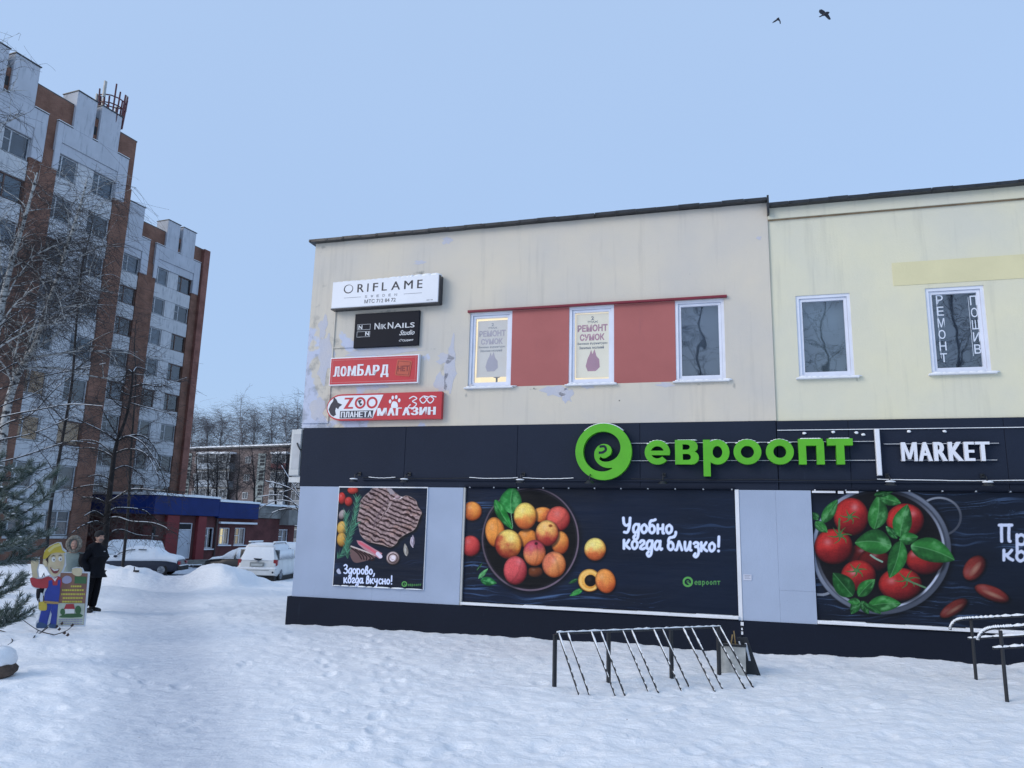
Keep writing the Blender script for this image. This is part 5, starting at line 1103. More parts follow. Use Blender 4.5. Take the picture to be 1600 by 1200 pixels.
# ------------------------------------------------------------------ five storey block far behind
B0 = apt(370, 820, 122); BP = Plane(B0, RD(-26))
far = thing('far_apartment_block', 'brown brick flats with glazed balconies beyond the annex', 'apartment block', BP.w(0, 0, 0), BP.a)
FB = brickmat('far_brick', (.185, .148, .142), (.16, .13, .125), (.24, .19, .18), 1, .5, .15); BALC = mat('pale_balcony_panel', (.40, .46, .52), .7, .2, 1); BAL2 = mat('grey_balcony_panel', (.20, .22, .24), .7, .3, 1); BAL3 = mat('maroon_balcony_panel', (.15, .05, .05), .8, .3, 1)
def bz(x, y): return BP.at(280 + x / 8, 690 + y / 8)
xl = BP.at(270, 800)[0]; xr = BP.at(560, 800)[0]; ztop = BP.at(370, 701)[1]
MB().box(xl, xr, 0, 12, -1.5, ztop).obj('brick_wall', FB, far); MB().box(xl - .3, xr + .3, -.5, 12.5, ztop + .01, ztop + .25).obj('roof_edge', BLACKROOF, far); MB().box(xl - .3, xr + .3, -.55, 12, ztop + .26, ztop + .45).obj('roof_snow', MT['snow'], far)
DKW = CURT[2]
def fwin(x0, x1, z0, z1, y=-.06, n=2):
    f = MB().ring(x0, x1, z0, z1, y, y + .08, .09)
    for i in range(1, n): c = x0 + (x1 - x0) * i / n; f.box(c - .045, c + .045, y + .001, y + .079, z0 + .12, z1 - .12)
    o = f.obj('window', FRW, far); MB().box(x0 + .1, x1 - .1, y + .03, y + .04, z0 + .1, z1 - .1).obj('pane', mat('far_pane', (.06, .08, .10), .25, .3) if 'far_pane' not in bpy.data.materials else bpy.data.materials['far_pane'], o); return o
pitch = (bz(0, 170)[1] - bz(0, 590)[1]) / 2
for r in range(5):
    dz = -pitch * r
    for (a, b, c1, c2) in ((300, 515, BALC, 3), (520, 700, BAL2, 4), (1225, 1400, (BAL3, BALC, BALC, BAL2, BALC)[r], 3), (1500, 1720, BAL2, 4)):
        x0, zt_ = bz(a, 165); x1, zm = bz(b, 278); _, zb_ = bz(b, 350)
        MB().bbox(x0, x1, -1.2, -.01, zb_ + dz, zm + dz, .03).obj('balcony', c1 if r < 3 else random.choice([BALC, BAL2, BAL3]), far); fwin(x0 + .05, x1 - .05, zm + dz + .01, zt_ + dz, -1.15, c2)
        if r == 0: MB().box(x0 - .1, x1 + .1, -1.4, -.01, zt_ + .02, zt_ + .3).obj('balcony_roof_snow', MT['snow'], far)
        else: MB().box(x0, x1, -1.1, -.02, zt_ + dz + .01, zt_ + dz + .3).obj('balcony_slab', CONC, far)
    for a, b in ((248, 290), (205, 240), (835, 893), (1165, 1215), (1440, 1490)):
        x0, z1 = bz(a, 188); x1, z0 = bz(b, 272); fwin(x0, x1, z0 + dz, z1 + dz)
for a, b in ((985, 1078), (62, 150)):
    x0, _ = bz(a, 300); x1, _ = bz(b, 300); z1 = bz(a, 150)[1]; MB().box(x0, x1, -.12, -.01, -1, z1).obj('stair_strip', mat('stair_strip_frame', (.22, .26, .26), .7), far)
    z = z1 - .4
    while z > 0:
        for q in range(3): MB().box(x0 + .5, x1 - .15, -.16, -.121, z - .42, z - .02).obj('stair_pane', CURT[0], far) if z > .5 else None; z -= .55
        z -= .65

# ------------------------------------------------------------------ trees
BARKB = bpy.data.materials.new('birch_bark'); BARKB.use_nodes = True; nt = BARKB.node_tree; b = nt.nodes['Principled BSDF']; b.inputs['Roughness'].default_value = .8
tcn = nt.nodes.new('ShaderNodeTexCoord'); nn = N(nt, 'TexNoise', Scale=3.0, Detail=6, Roughness=.6); nt.links.new(scaled(nt, tcn.outputs['Object'], (2, 2, 3.2)), nn.inputs['Vector'])
nt.links.new(mixc(nt, ramp2(nt, nn.outputs[0], .50, .60), (.42, .43, .42), (.035, .035, .038)), b.inputs['Base Color'])
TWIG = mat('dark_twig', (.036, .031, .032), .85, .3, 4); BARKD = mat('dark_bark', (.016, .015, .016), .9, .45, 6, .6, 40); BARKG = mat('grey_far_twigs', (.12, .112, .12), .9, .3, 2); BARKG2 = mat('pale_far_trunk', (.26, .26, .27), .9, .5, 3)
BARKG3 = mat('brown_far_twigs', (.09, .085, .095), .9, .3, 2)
def branch(mb, p, d, L, r, droop, wob, n=5, sides=3, snow=None, rs=random):
    pts = [p.copy()]; q = p.copy(); d = d.normalized(); s_ = L / n
    for i in range(n):
        d = (d + Vector((rs.gauss(0, wob), rs.gauss(0, wob), rs.gauss(0, wob) - droop))).normalized(); q = q + d * s_; pts.append(q.copy())
    mb.tube(pts, [max(.0035, r * (1 - .8 * i / n)) for i in range(n + 1)], sides, False)
    if snow is not None:
        for a, b_ in zip(pts[:-1], pts[1:]):
            dd = (b_ - a)
            if dd.length > 0 and abs(dd.normalized().z) < .75: snow.tube([a + Vector((0, 0, r * .7)), b_ + Vector((0, 0, r * .6))], max(.004, r * .6), 3, False)
    return pts, d
def tree(name, label, cat, trunk, r0, nb, blen, droop, tw, twl, seed, bark, twig, snow=False, group=None, start=.25, up=.55, twr=.006, side=None, sub=6, sn_r=1):
    rs = random.Random(seed); base = trunk[0]
    t = thing(name, label, cat, base, 0, group); tm, bmh, tws, sn = MB(), MB(), MB(), (MB() if snow else None)
    P = [Vector(p) for p in catmull([tuple(p) for p in trunk], 5)]; n = len(P); tm.tube(P, [max(.012, r0 * (1 - .88 * (i / n))) for i in range(n)], 8, False)
    for i in range(nb):
        f_ = start + (1 - start) * (i + rs.random()) / nb; k = min(n - 2, int(f_ * (n - 1))); p = P[k]; ax_ = (P[k + 1] - P[k]).normalized(); a = rs.uniform(0, 2 * pi)
        if side and rs.random() < .6: a = side + rs.gauss(0, .7)
        d = Vector((cos(a), sin(a), 0)) * (1 - up * .6) + ax_ * up + Vector((0, 0, up * .4)); L = blen * (1.15 - .75 * f_) * rs.uniform(.7, 1.25); r = r0 * (1 - .85 * f_) * .38
        pts, dl = branch(bmh, p, d, L, max(.010, r), droop * .35, .12, 7, 4, sn, rs)
        tip = 1.0 if f_ < .7 else max(.25, 1 - (f_ - .7) * 2.6)
        for j in range(max(1, int(sub * tip))):
            q = pts[min(7, 1 + int(rs.random() * 7))]; a2 = rs.uniform(0, 2 * pi); d2 = (d.normalized() * .7 + Vector((cos(a2), sin(a2), rs.uniform(-.1, .5))) * .7); p2, _ = branch(bmh, q, d2, L * rs.uniform(.3, .55), max(.007, r * .45), droop * .7, .14, 5, 3, None, rs)
            for m_ in range(max(2, int(tw * tip))):
                q2 = p2[min(5, 1 + int(rs.random() * 5))]; a3 = rs.uniform(0, 2 * pi); d3 = Vector((cos(a3), sin(a3), rs.uniform(-.6, .5))); branch(tws, q2, d3, twl * rs.uniform(.5, 1.4), twr, droop, .16, 4, 3, None, rs)
    tm.obj('trunk', bark, t, base, True); bmh.obj('branches', twig if r0 < .12 else bark, t, base); o = tws.obj('twigs', twig, t, base); o['kind'] = 'stuff'
    if snow and sn.v: sn.obj('branch_snow', MT['snow'], t, base)['kind'] = 'stuff'
    return t
def P3(lst, dist, dz=0): return [apt(x, y, dist + dz * i) for i, (x, y) in enumerate(lst)]
def foot(px, dist): v = apt(px, 860, dist); return Vector((v.x, v.y, gz(v.x, v.y) - .1))
tree('birch_tree', 'birch with pale leaning trunk and hanging twigs in front of the near tower', 'tree', [foot(-30, 24)] + P3([(-5, 760), (10, 645), (28, 585), (53, 543), (72, 485), (90, 435), (112, 365), (128, 315), (136, 280)], 24), .15, 42, 3.1, .17, 10, 1.5, 5, BARKB, TWIG, up=.45, start=.3, sub=8)
tree('birch_tree', 'second birch stem leaning right at the left edge, nearer than the tower', 'tree', [foot(-70, 22)] + P3([(-45, 760), (-20, 610), (3, 475), (20, 405), (42, 330), (58, 270)], 22), .16, 20, 2.6, .09, 7, 1.0, 6, BARKB, TWIG, up=.5, start=.35)
tree('birch_tree', 'tallest birch, only its thin top showing above the roof at the left edge', 'tree', [foot(-120, 21)] + P3([(-110, 700), (-90, 500), (-62, 280), (-30, 140), (-8, 75)], 21), .20, 26, 2.4, .10, 7, .9, 9, BARKB, TWIG, up=.6, start=.4)
tree('bare_tree', 'grey bare tree with tangled twigs between the two birches and the tower', 'tree', [foot(75, 30)] + P3([(78, 800), (95, 700), (112, 600), (120, 500), (128, 420), (142, 360), (148, 330)], 30), .075, 46, 3.0, .11, 9, 1.1, 14, BARKD, TWIG, up=.45, start=.25, sub=6)
tree('bare_tree', 'thin bare tree with fine twigs in front of the gap between the towers', 'tree', [foot(195, 34)] + P3([(200, 800), (205, 700), (212, 600), (210, 540), (213, 500)], 34), .07, 26, 2.2, .08, 6, .8, 15, BARKD, TWIG, up=.5, start=.25, sub=5)
# the small dark tree behind the man, drawn branch by branch
DD = 25.0; rs = random.Random(4); tb = foot(157, DD); t = thing('dark_tree', 'dark leaning tree with snow lying along its long side branches, behind the man in black', 'tree', tb)
tm = MB(); tp = [tb] + P3([(163, 850), (168, 800), (173, 755), (178, 715), (184, 688), (196, 655), (204, 620), (208, 580)], DD); tpc = [Vector(p) for p in catmull([tuple(p) for p in tp], 5)]
tm.tube(tpc, [.115 * (1 - .8 * i / len(tpc)) for i in range(len(tpc))], 8, False); tm.obj('trunk', BARKD, t, tb, True)
LIMBS = [[(168, 786), (178, 780), (205, 765), (240, 766), (292, 770)], [(170, 801), (183, 794), (222, 797), (238, 808), (252, 817)], [(170, 810), (185, 809), (205, 815), (236, 817), (256, 823), (264, 829)], [(166, 858), (172, 834), (190, 828), (215, 836), (248, 838)],
         [(167, 787), (150, 779), (128, 777)], [(164, 809), (148, 799), (132, 806)], [(165, 822), (150, 815), (128, 822), (112, 833)], [(183, 690), (170, 680), (148, 668), (120, 655)], [(183, 690), (200, 682), (222, 692), (240, 715), (255, 745), (262, 775)], [(184, 686), (215, 680), (235, 690), (252, 720)],
         [(181, 708), (200, 702), (222, 706), (236, 720), (250, 752)], [(178, 715), (160, 705), (140, 700), (118, 702)], [(206, 605), (226, 600), (246, 604), (262, 600), (292, 590)], [(204, 622), (222, 618), (232, 612)], [(204, 618), (190, 612), (176, 590)], [(208, 584), (200, 578), (196, 590), (188, 596)], [(208, 582), (214, 574), (230, 578)],
         [(176, 735), (195, 728), (212, 735), (228, 752)], [(174, 750), (155, 742), (138, 745)], [(200, 640), (180, 628), (165, 606)], [(204, 630), (240, 640), (275, 648)], [(172, 765), (150, 758), (120, 762), (95, 770)], [(186, 684), (165, 650), (150, 620)], [(179, 712), (150, 690), (110, 690), (70, 700)]]
bm2, tw2, sn2 = MB(), MB(), MB()
for i, l in enumerate(LIMBS):
    off = rs.uniform(-1.6, 1.6); pts = []
    for k, (x, y) in enumerate(l): v = apt(x, y, DD + off * k / len(l)); pts.append(tuple(v))
    C_ = [Vector(p) for p in catmull(pts, 5)]; n = len(C_); r0 = .032 if i < 12 else .022; bm2.tube(C_, [max(.006, r0 * (1 - .75 * k / n)) for k in range(n)], 5, False)
    for k in range(n - 1):
        d = (C_[k + 1] - C_[k]).normalized()
        if abs(d.z) < .8 and rs.random() < .9: rr = r0 * (1 - .7 * k / n); sn2.tube([C_[k] + Vector((0, 0, rr * .9)), C_[k + 1] + Vector((0, 0, rr * .9))], max(.006, rr * .62), 4, False)
        for _ in range(3):
            if rs.random() < .85:
                a = rs.uniform(0, 2 * pi); p_, dd_ = branch(tw2, C_[k], d * .6 + Vector((cos(a), sin(a), rs.uniform(-.8, .5))) * .7, rs.uniform(.3, .9), .008, .06, .15, 5, 3, None, rs)
                for _q in range(2): a = rs.uniform(0, 2 * pi); branch(tw2, p_[rs.randint(1, 4)], Vector((cos(a), sin(a), rs.uniform(-.9, .4))), rs.uniform(.2, .5), .005, .06, .15, 3, 3, None, rs)
bm2.obj('branches', BARKD, t, tb); tw2.obj('twigs', TWIG, t, tb)['kind'] = 'stuff'; sn2.obj('branch_snow', MT['snow'], t, tb)['kind'] = 'stuff'
# long snowy boughs reaching in from the left
t = thing('bare_tree', 'long thin snowy boughs reaching in from a tree outside the left edge', 'tree', foot(-110, 17)); tb = Vector(t.location)
tm = MB(); tm.tube([tb] + P3([(-112, 760), (-115, 640), (-118, 520)], 17), [.14, .12, .11, .08], 8, False); tm.obj('trunk', BARKD, t, tb, True)
bm2, tw2, sn2 = MB(), MB(), MB(); rs = random.Random(12)
for l in [[(-115, 660), (-20, 616), (60, 590), (165, 568)], [(-115, 700), (0, 636), (50, 617), (105, 585)], [(-112, 760), (0, 668), (45, 650), (90, 605), (125, 580)], [(-115, 680), (0, 652), (60, 640), (110, 632), (160, 635)], [(-112, 720), (-10, 690), (55, 676), (120, 648)],
          [(-112, 740), (0, 722), (60, 705), (110, 690), (150, 694)], [(-115, 640), (0, 538), (30, 515), (60, 495)], [(-116, 610), (0, 510), (40, 480), (60, 465)], [(-112, 700), (0, 745), (50, 738), (90, 727)], [(-110, 770), (0, 780), (60, 752)], [(-115, 650), (10, 575), (30, 570), (38, 590)]]:
    off = rs.uniform(-1, 1.5); C_ = [Vector(p) for p in catmull([tuple(apt(x, y, 17 + off * k * .4)) for k, (x, y) in enumerate(l)], 7)]; n = len(C_); bm2.tube(C_, [max(.005, .022 * (1 - .8 * k / n)) for k in range(n)], 5, False)
    for k in range(n - 1):
        if rs.random() < .75: sn2.tube([C_[k] + Vector((0, 0, .012)), C_[k + 1] + Vector((0, 0, .012))], max(.004, .011 * (1 - .6 * k / n)), 4, False)
        if rs.random() < .8:
            a = rs.uniform(-.9, .9); d = (C_[k + 1] - C_[k]).normalized(); p_, _ = branch(tw2, C_[k], d + Vector((0, 0, a)) + Vector((0, rs.gauss(0, .4), 0)), rs.uniform(.3, .8), .006, .02, .1, 4, 3, None, rs)
            for _q in range(2): branch(tw2, p_[rs.randint(1, 3)], d + Vector((0, 0, rs.uniform(-1, 1))), rs.uniform(.15, .4), .004, .02, .1, 3, 3, None, rs)
bm2.obj('branches', BARKD, t, tb); tw2.obj('twigs', TWIG, t, tb)['kind'] = 'stuff'; sn2.obj('branch_snow', MT['snow'], t, tb)['kind'] = 'stuff'
# trees behind the far block
labs = ['rightmost', 'second', 'third']
BT = [(300, 655, 'bare birch just right of the brick tower corner'), (322, 668, 'low bare tree above the left roof end of the far flats'), (346, 652, 'bare birch left of the tallest one above the far flats'), (377, 627, 'tallest bare birch above the middle of the far flats'), (398, 655, 'bare birch just right of the tallest one above the far flats'),
      (425, 640, 'dense bare birch above the right half of the far flats'), (447, 645, 'dark bare birch left of the shop corner'), (466, 630, 'dark bare birch half hidden by the shop corner'), (490, 640, 'bare birch behind the shop corner')]
for i, (px, pt, lb) in enumerate(BT):
    ds = 140 + 3 * (i % 3); b0 = apt(px + 2, 860, ds); b0.z = -1
    tree('bare_birch', lb, 'tree', [b0] + [apt(px + random.uniform(-2, 2), y, ds) for y in (780, 730, 690, (690 + pt - 8) / 2, pt - 6)], .20, 64, 6.0, .045, 6, 2.6, 40 + i, BARKG2, BARKG if i not in (5, 7) else BARKG3, group='bare trees beyond the far flats', start=.12, up=.80, twr=.018, sub=5)
for i, (px, top, ds, lb) in enumerate([(323, 700, 75, 'slim dark bare tree in front of the left balconies'), (340, 712, 78, 'forked bare tree in front of the left balconies'), (372, 690, 90, 'tall bare tree in front of the brown flats'), (432, 700, 70, 'bare tree in front of the right balconies near the shop'), (356, 706, 84, 'slender bare tree between the forked one and the tall one, before the far flats'), (396, 698, 80, 'bare tree in front of the pale stair strip of the far flats'), (450, 702, 66, 'bare tree closest to the shop corner, before the far flats'), (306, 704, 82, 'bare tree just right of the tower corner, before the far flats')]):
    b0 = apt(px, 860, ds); b0.z = -.9
    tree('bare_tree', lb, 'tree', [b0] + [apt(px + random.uniform(-3, 3), y, ds) for y in (800, 760, 730, top)], .13, 22, 3.4, .03, 5, 1.4, 60 + i, BARKD, TWIG, start=.35, up=.6, twr=.014, sub=4)
t = thing('bare_shrub', 'arching snowy branches beside the left edge of the shop', 'shrub', foot(470, 36)); tb = Vector(t.location); bm2, tw2, sn2 = MB(), MB(), MB(); rs = random.Random(31)
for l in [[(470, 850), (475, 800), (462, 770), (440, 758), (415, 752)], [(472, 850), (470, 800), (455, 785), (430, 783), (405, 795)], [(470, 850), (473, 810), (460, 795), (438, 797), (425, 802)], [(471, 850), (478, 790), (465, 770), (450, 745), (440, 728)], [(470, 850), (466, 800), (450, 778), (425, 774), (400, 778)], [(470, 850), (480, 780), (468, 755), (455, 765), (436, 770)]]:
    C_ = [Vector(p) for p in catmull([tuple(apt(x, y, 36)) for x, y in l], 6)]; C_[0] = tb.copy(); n = len(C_); bm2.tube(C_, [.03 * (1 - .75 * k / n) for k in range(n)], 5, False)
    for k in range(8, n - 1):
        sn2.tube([C_[k] + Vector((0, 0, .025)), C_[k + 1] + Vector((0, 0, .025))], .018, 4, False); a = rs.uniform(0, 6.28); branch(tw2, C_[k], (C_[k + 1] - C_[k]).normalized() + Vector((cos(a), sin(a), rs.uniform(-.5, .6))) * .7, rs.uniform(.4, 1.1), .010, .03, .12, 4, 3, None, rs)
bm2.obj('branches', BARKD, t, tb); tw2.obj('twigs', TWIG, t, tb)['kind'] = 'stuff'; sn2.obj('branch_snow', MT['snow'], t, tb)['kind'] = 'stuff'
# trees across the street behind the camera: the shop windows mirror them
for i, (x, y, lb) in enumerate([(-1.5, -27, 'bare tree across the street, mirrored in the pale shop window'), (6.5, -25, 'bare tree across the street, mirrored in the window with letters'), (-10, -26, 'bare tree across the street, mirrored in the dark window beside the red panels')]):
    b0 = Vector((x, y, 0)); tree('bare_tree', lb, 'tree', [b0, b0 + Vector((.1, 0, 4)), b0 + Vector((.3, 0, 10)), b0 + Vector((.2, 0, 16)), b0 + Vector((.5, 0, 21))], .22, 22, 4.5, .03, 4, 1.6, 90 + i, BARKD, TWIG, start=.25, up=.7, twr=.02, sub=5)
# pine
NEED = mat('pine_needles', (.030, .060, .045), .7, .5, 5, base2=(.05, .075, .06)); NEED2 = mat('frosted_needles', (.20, .25, .26), .8, .4, 6)
def pine_bough(bmb, nd, fr, sn, pts, rs, dens=26, nl=.11, r=.02):
    C_ = [Vector(p) for p in catmull([tuple(p) for p in pts], 6)]; n = len(C_); bmb.tube(C_, [max(.005, r * (1 - .7 * k / n)) for k in range(n)], 5, False)
    ends = []
    for k in range(2, n):
        d = (C_[k] - C_[k - 1]).normalized(); ends.append((C_[k], d, .5))
        if rs.random() < .65:
            a = rs.uniform(0, 6.28); dd = (d + Vector((cos(a), sin(a), rs.uniform(-.2, .8))) * .7).normalized(); p2, _ = branch(bmb, C_[k], dd, rs.uniform(.15, .45), .008, -.03, .08, 4, 4, None, rs)
            for i in range(1, 5): ends.append((p2[i], (p2[i] - p2[i - 1]).normalized(), 1.0))
    for p, d, w_ in ends:
        u = d.orthogonal().normalized(); v = d.cross(u)
        for i in range(int(dens * w_)):
            a = rs.uniform(0, 6.28); sp = rs.uniform(.3, .9); dr = (d * (1 - sp * .4) + (u * cos(a) + v * sin(a)) * sp + Vector((0, 0, .15))).normalized(); L = nl * rs.uniform(.7, 1.15); q = p - d * rs.uniform(0, .08); s_ = dr.cross(Vector((0, 1, .2))).normalized() * .0042
            (fr if rs.random() < .38 else nd).add([q - s_, q + s_, q + dr * L + s_ * .3, q + dr * L - s_ * .3], [(0, 1, 2, 3)])
        if rs.random() < .10: sn.ell(tuple(p + Vector((0, 0, .03))), (.03, .022, .010), 6, 4, jit=.2)
t = thing('pine_tree', 'dark green pine with frosted needles at the left edge', 'tree', foot(-95, 13.2)); tb = Vector(t.location); bmb, nd, fr, sn = MB(), MB(), MB(), MB(); rs = random.Random(77)
MB().tube([tb] + P3([(-98, 800), (-100, 700), (-104, 640)], 13.2), [.13, .10, .08, .05], 10, False).obj('trunk', mat('pine_bark', (.09, .06, .045), .9, .5, 5, .6, 20), t, tb, True)
for l in [[(-98, 800), (-40, 790), (10, 765), (45, 742)], [(-98, 820), (-30, 800), (30, 790), (72, 748)], [(-98, 830), (-20, 820), (40, 800), (78, 770)], [(-98, 850), (-20, 838), (30, 828), (66, 806)], [(-98, 870), (-30, 860), (20, 850), (58, 838)], [(-98, 880), (-30, 885), (10, 878), (40, 866)], [(-98, 760), (-50, 750), (-10, 730), (20, 735)],
          [(-98, 790), (-30, 775), (0, 770), (25, 780)], [(-98, 840), (-40, 815), (-5, 800), (20, 808)], [(-98, 860), (-40, 840), (0, 832), (25, 845)], [(-98, 890), (-40, 880), (-10, 865), (15, 858)], [(-98, 800), (-60, 770), (-30, 755), (0, 752)]]:
    off = rs.uniform(-.7, .9); pine_bough(bmb, nd, fr, sn, [apt(x, y, 13.2 + off * k * .35) for k, (x, y) in enumerate(l)], rs, 34)
bmb.obj('branches', BARKD, t, tb); nd.obj('needles', NEED, t, tb)['kind'] = 'stuff'; fr.obj('frosted_needle_tips', NEED2, t, tb)['kind'] = 'stuff'; sn.obj('branch_snow', MT['snow'], t, tb)['kind'] = 'stuff'
t = thing('pine_sapling', 'low pine boughs poking out of the snow beside the builder cutout', 'tree', foot(-70, 11)); tb = Vector(t.location); bmb, nd, fr, sn = MB(), MB(), MB(), MB()
for l in [[(-70, 960), (-30, 930), (0, 918), (26, 908)], [(-70, 970), (-30, 945), (0, 930), (20, 922)], [(-70, 985), (-30, 975), (0, 968), (24, 958)], [(-70, 995), (-20, 985), (5, 978), (30, 965)]]: pine_bough(bmb, nd, fr, sn, [apt(x, y, 11) for x, y in l], rs, 24, .09, .012)
bmb.obj('branches', BARKD, t, tb); nd.obj('needles', NEED, t, tb)['kind'] = 'stuff'; fr.obj('frosted_needle_tips', NEED2, t, tb)['kind'] = 'stuff'
t = thing('fallen_branch', 'bare fallen branch with dry curled leaves lying in the snow in front of the cutout', 'branch', gpt(70, 985, .03)); tb = Vector(t.location); m = MB(); lv = MB(); rs = random.Random(5)
for l in [[(-40, 985), (0, 975), (35, 968), (55, 955)], [(35, 968), (60, 985), (85, 992)], [(0, 985), (30, 993), (60, 990), (75, 980)], [(85, 992), (105, 985), (118, 972)], [(10, 975), (22, 955), (28, 945)], [(28, 968), (30, 950), (26, 940)], [(60, 985), (50, 1000)], [(0, 960), (15, 958), (32, 950)], [(62, 990), (78, 975), (92, 968)], [(5, 992), (20, 1000), (12, 1008)]]:
    pts = [gpt(x, y, .05 + .03 * (k % 2)) for k, (x, y) in enumerate(l)]; m.tube([Vector(p) for p in catmull([tuple(p) for p in pts], 4)], .008, 4)
for (x, y) in ((88, 980), (92, 984), (100, 990), (105, 993), (96, 975), (88, 972), (52, 955), (112, 978)):
    p = gpt(x, y, .08); lv.add([p + Vector((-.03, 0, 0)), p + Vector((0, -.02, .02)), p + Vector((.04, 0, .01)), p + Vector((0, .02, -.02)), p + Vector((.01, 0, .05))], [(0, 3, 2, 1), (1, 2, 4)])
m.obj('twig', BARKD, t, tb); lv.obj('dry_leaves', mat('dry_leaf', (.06, .035, .028), .9, .4), t, tb)

# ------------------------------------------------------------------ parked cars under snow
TYRE = mat('tyre_rubber', (.010, .010, .012), .8); RIM = mat('wheel_rim', (.25, .27, .3), .4, .2, 5, metal=.5); CGL = mat('car_glass', (.015, .02, .028), .15, .2); SNOWC = MT['snow']
def loft(mb, st, cap=True):
    """st: list of (x, [(y,z)...]) rings of equal length"""
    n = len(st[0][1]); base = len(mb.v); vs = [(x, y, z) for x, r in st for y, z in r]; fs = []
    for i in range(len(st) - 1):
        for k in range(n): fs.append((i * n + k, i * n + (k + 1) % n, (i + 1) * n + (k + 1) % n, (i + 1) * n + k))
    if cap: fs += [tuple(range(n))[::-1], tuple(range((len(st) - 1) * n, len(st) * n))]
    return mb.add(vs, fs)
def ring_body(hw, zb, zbelt, zr, hr):
    a = [(-hw * .94, zb), (-hw, zb + .12), (-hw * 1.01, (zb + zbelt) / 2), (-hw * .97, zbelt), (-hr, zr - .05), (-hr * .86, zr)]
    return a + [(-y, z) for y, z in a[::-1]]
def ring_top(hw, z0, zbelt, zr, hr, e):
    a = [(-hw * .99 - e * .3, z0), (-hw * .98 - e * .5, zbelt), (-hr - e * .5, zr - .03 + e * .5), (-hr * .8, zr + e)]
    return a + [(-y, z) for y, z in a[::-1]]
def resample(st, n=40):
    xs = np.array([s[0] for s in st]); A = np.array([s[1:] for s in st]); X = np.linspace(xs[0], xs[-1], n); X = np.unique(np.concatenate([X, xs])); return [(x, *[np.interp(x, xs, A[:, k]) for k in range(A.shape[1])]) for x in X]
def wheel(t, x, y, r, w_=.2):
    m = MB().cyl((x, y, r), (0, 1, 0), r, w_, 24); wh = m.obj('wheel', TYRE, t); rm = MB(); s_ = 1 if y > 0 else -1
    rm.cyl((x, y + s_ * (w_ / 2 + .001), r), (0, 1, 0), r * .62, .02, 20)
    for i in range(5): a = 2 * pi * i / 5; rm.tube([(x, y + s_ * (w_ / 2 + .015), r), (x + r * .55 * cos(a), y + s_ * (w_ / 2 + .015), r + r * .55 * sin(a))], .03, 4)
    rm.obj('rim', RIM, wh)
def car(name, label, loc, rz, st, paint, cover, wr=.31, snowpart=None, cat='car'):
    """st rows: x, half width, underside, belt, roof, roof half width"""
    t = thing(name, label, cat, loc, rz); S = resample(st); m = MB(); loft(m, [(s[0], ring_body(s[1], s[2], s[3], s[4], s[5])) for s in S]); m.obj('body', paint, t, smooth=True)
    L0, L1 = st[0][0], st[-1][0]
    for x in (L0 + .85, L1 - .85):
        for s_ in (-1, 1): wheel(t, x, s_ * (st[3][1] - .10), wr)
    rs = random.Random(int(abs(loc[0]) * 10)); m = MB(); rings = []
    for s in S:
        if not (cover[0] <= s[0] <= cover[1]): continue
        e = .07 + .03 * rs.random(); e *= min(1, (s[0] - cover[0]) / .12 + .3, (cover[1] - s[0]) / .12 + .3); rings.append((s[0], ring_top(s[1], s[3] - cover[2], s[3], s[4], s[5], e)))
    if len(rings) > 2: loft(m, rings); m.obj('snow_cover', SNOWC, t, smooth=True)
    return t
NAVYC = mat('dark_blue_car_paint', (.012, .016, .035), .3, .1); WHITEC = mat('white_car_paint', (.62, .64, .64), .35, .12, 2); DARKC = mat('black_car_paint', (.014, .014, .016), .3, .1)
SED = [(-2.15, .70, .34, .62, .66, .60), (-2.0, .80, .26, .84, .90, .70), (-1.55, .84, .20, .92, .98, .72), (-1.25, .85, .20, .93, 1.04, .70), (-.85, .86, .20, .93, 1.32, .60), (-.35, .86, .20, .92, 1.42, .58), (.3, .86, .20, .91, 1.42, .58), (.75, .86, .20, .90, 1.24, .62), (1.15, .85, .20, .89, .96, .72), (1.7, .83, .22, .84, .89, .72), (2.05, .76, .26, .74, .78, .66), (2.2, .66, .32, .60, .63, .58)]
def grd(px, py, d): v = apt(px, py, d); return (v.x, v.y, gz(v.x, v.y) - .03)
g0 = grd(220, 880, 41.5)
cs_ = car('parked_sedan', 'dark blue sedan buried in snow beside the man in black, its tail toward the road', g0, RD(188), SED, NAVYC, (-2.05, 2.1, .16))
for s_ in (-1, 1):
    m = MB(); m.tube([(.98, s_ * .90, 1.02), (.78, s_ * .83, 1.16), (.45, s_ * .765, 1.29), (.12, s_ * .75, 1.32)], .026, 5).tube([(-.05, s_ * .75, 1.33), (-.45, s_ * .76, 1.32)], .028, 5); m.obj('window_edge', CGL, cs_)
    mm = MB().ell((.98, s_ * .98, .98), (.10, .10, .07), 10, 6); mm.obj('mirror', NAVYC, cs_); MB().ell((.98, s_ * .98, 1.05), (.10, .10, .03), 10, 6).obj('mirror_snow', SNOWC, cs_)
MB().bbox(-2.26, -2.10, -.74, .74, .30, .52, .02).obj('rear_bumper', mat('black_bumper', (.012, .012, .015), .6), cs_)
MB().box(-2.24, -2.08, -.70, .70, .521, .57).obj('bumper_snow', SNOWC, cs_)
for s_ in (-1, 1): MB().bbox(-2.17, -2.08, s_ * .62 - .14, s_ * .62 + .14, .60, .76, .02).obj('tail_light', mat('tail_red', (.25, .01, .015), .3) if 'tail_red' not in bpy.data.materials else bpy.data.materials['tail_red'], cs_)
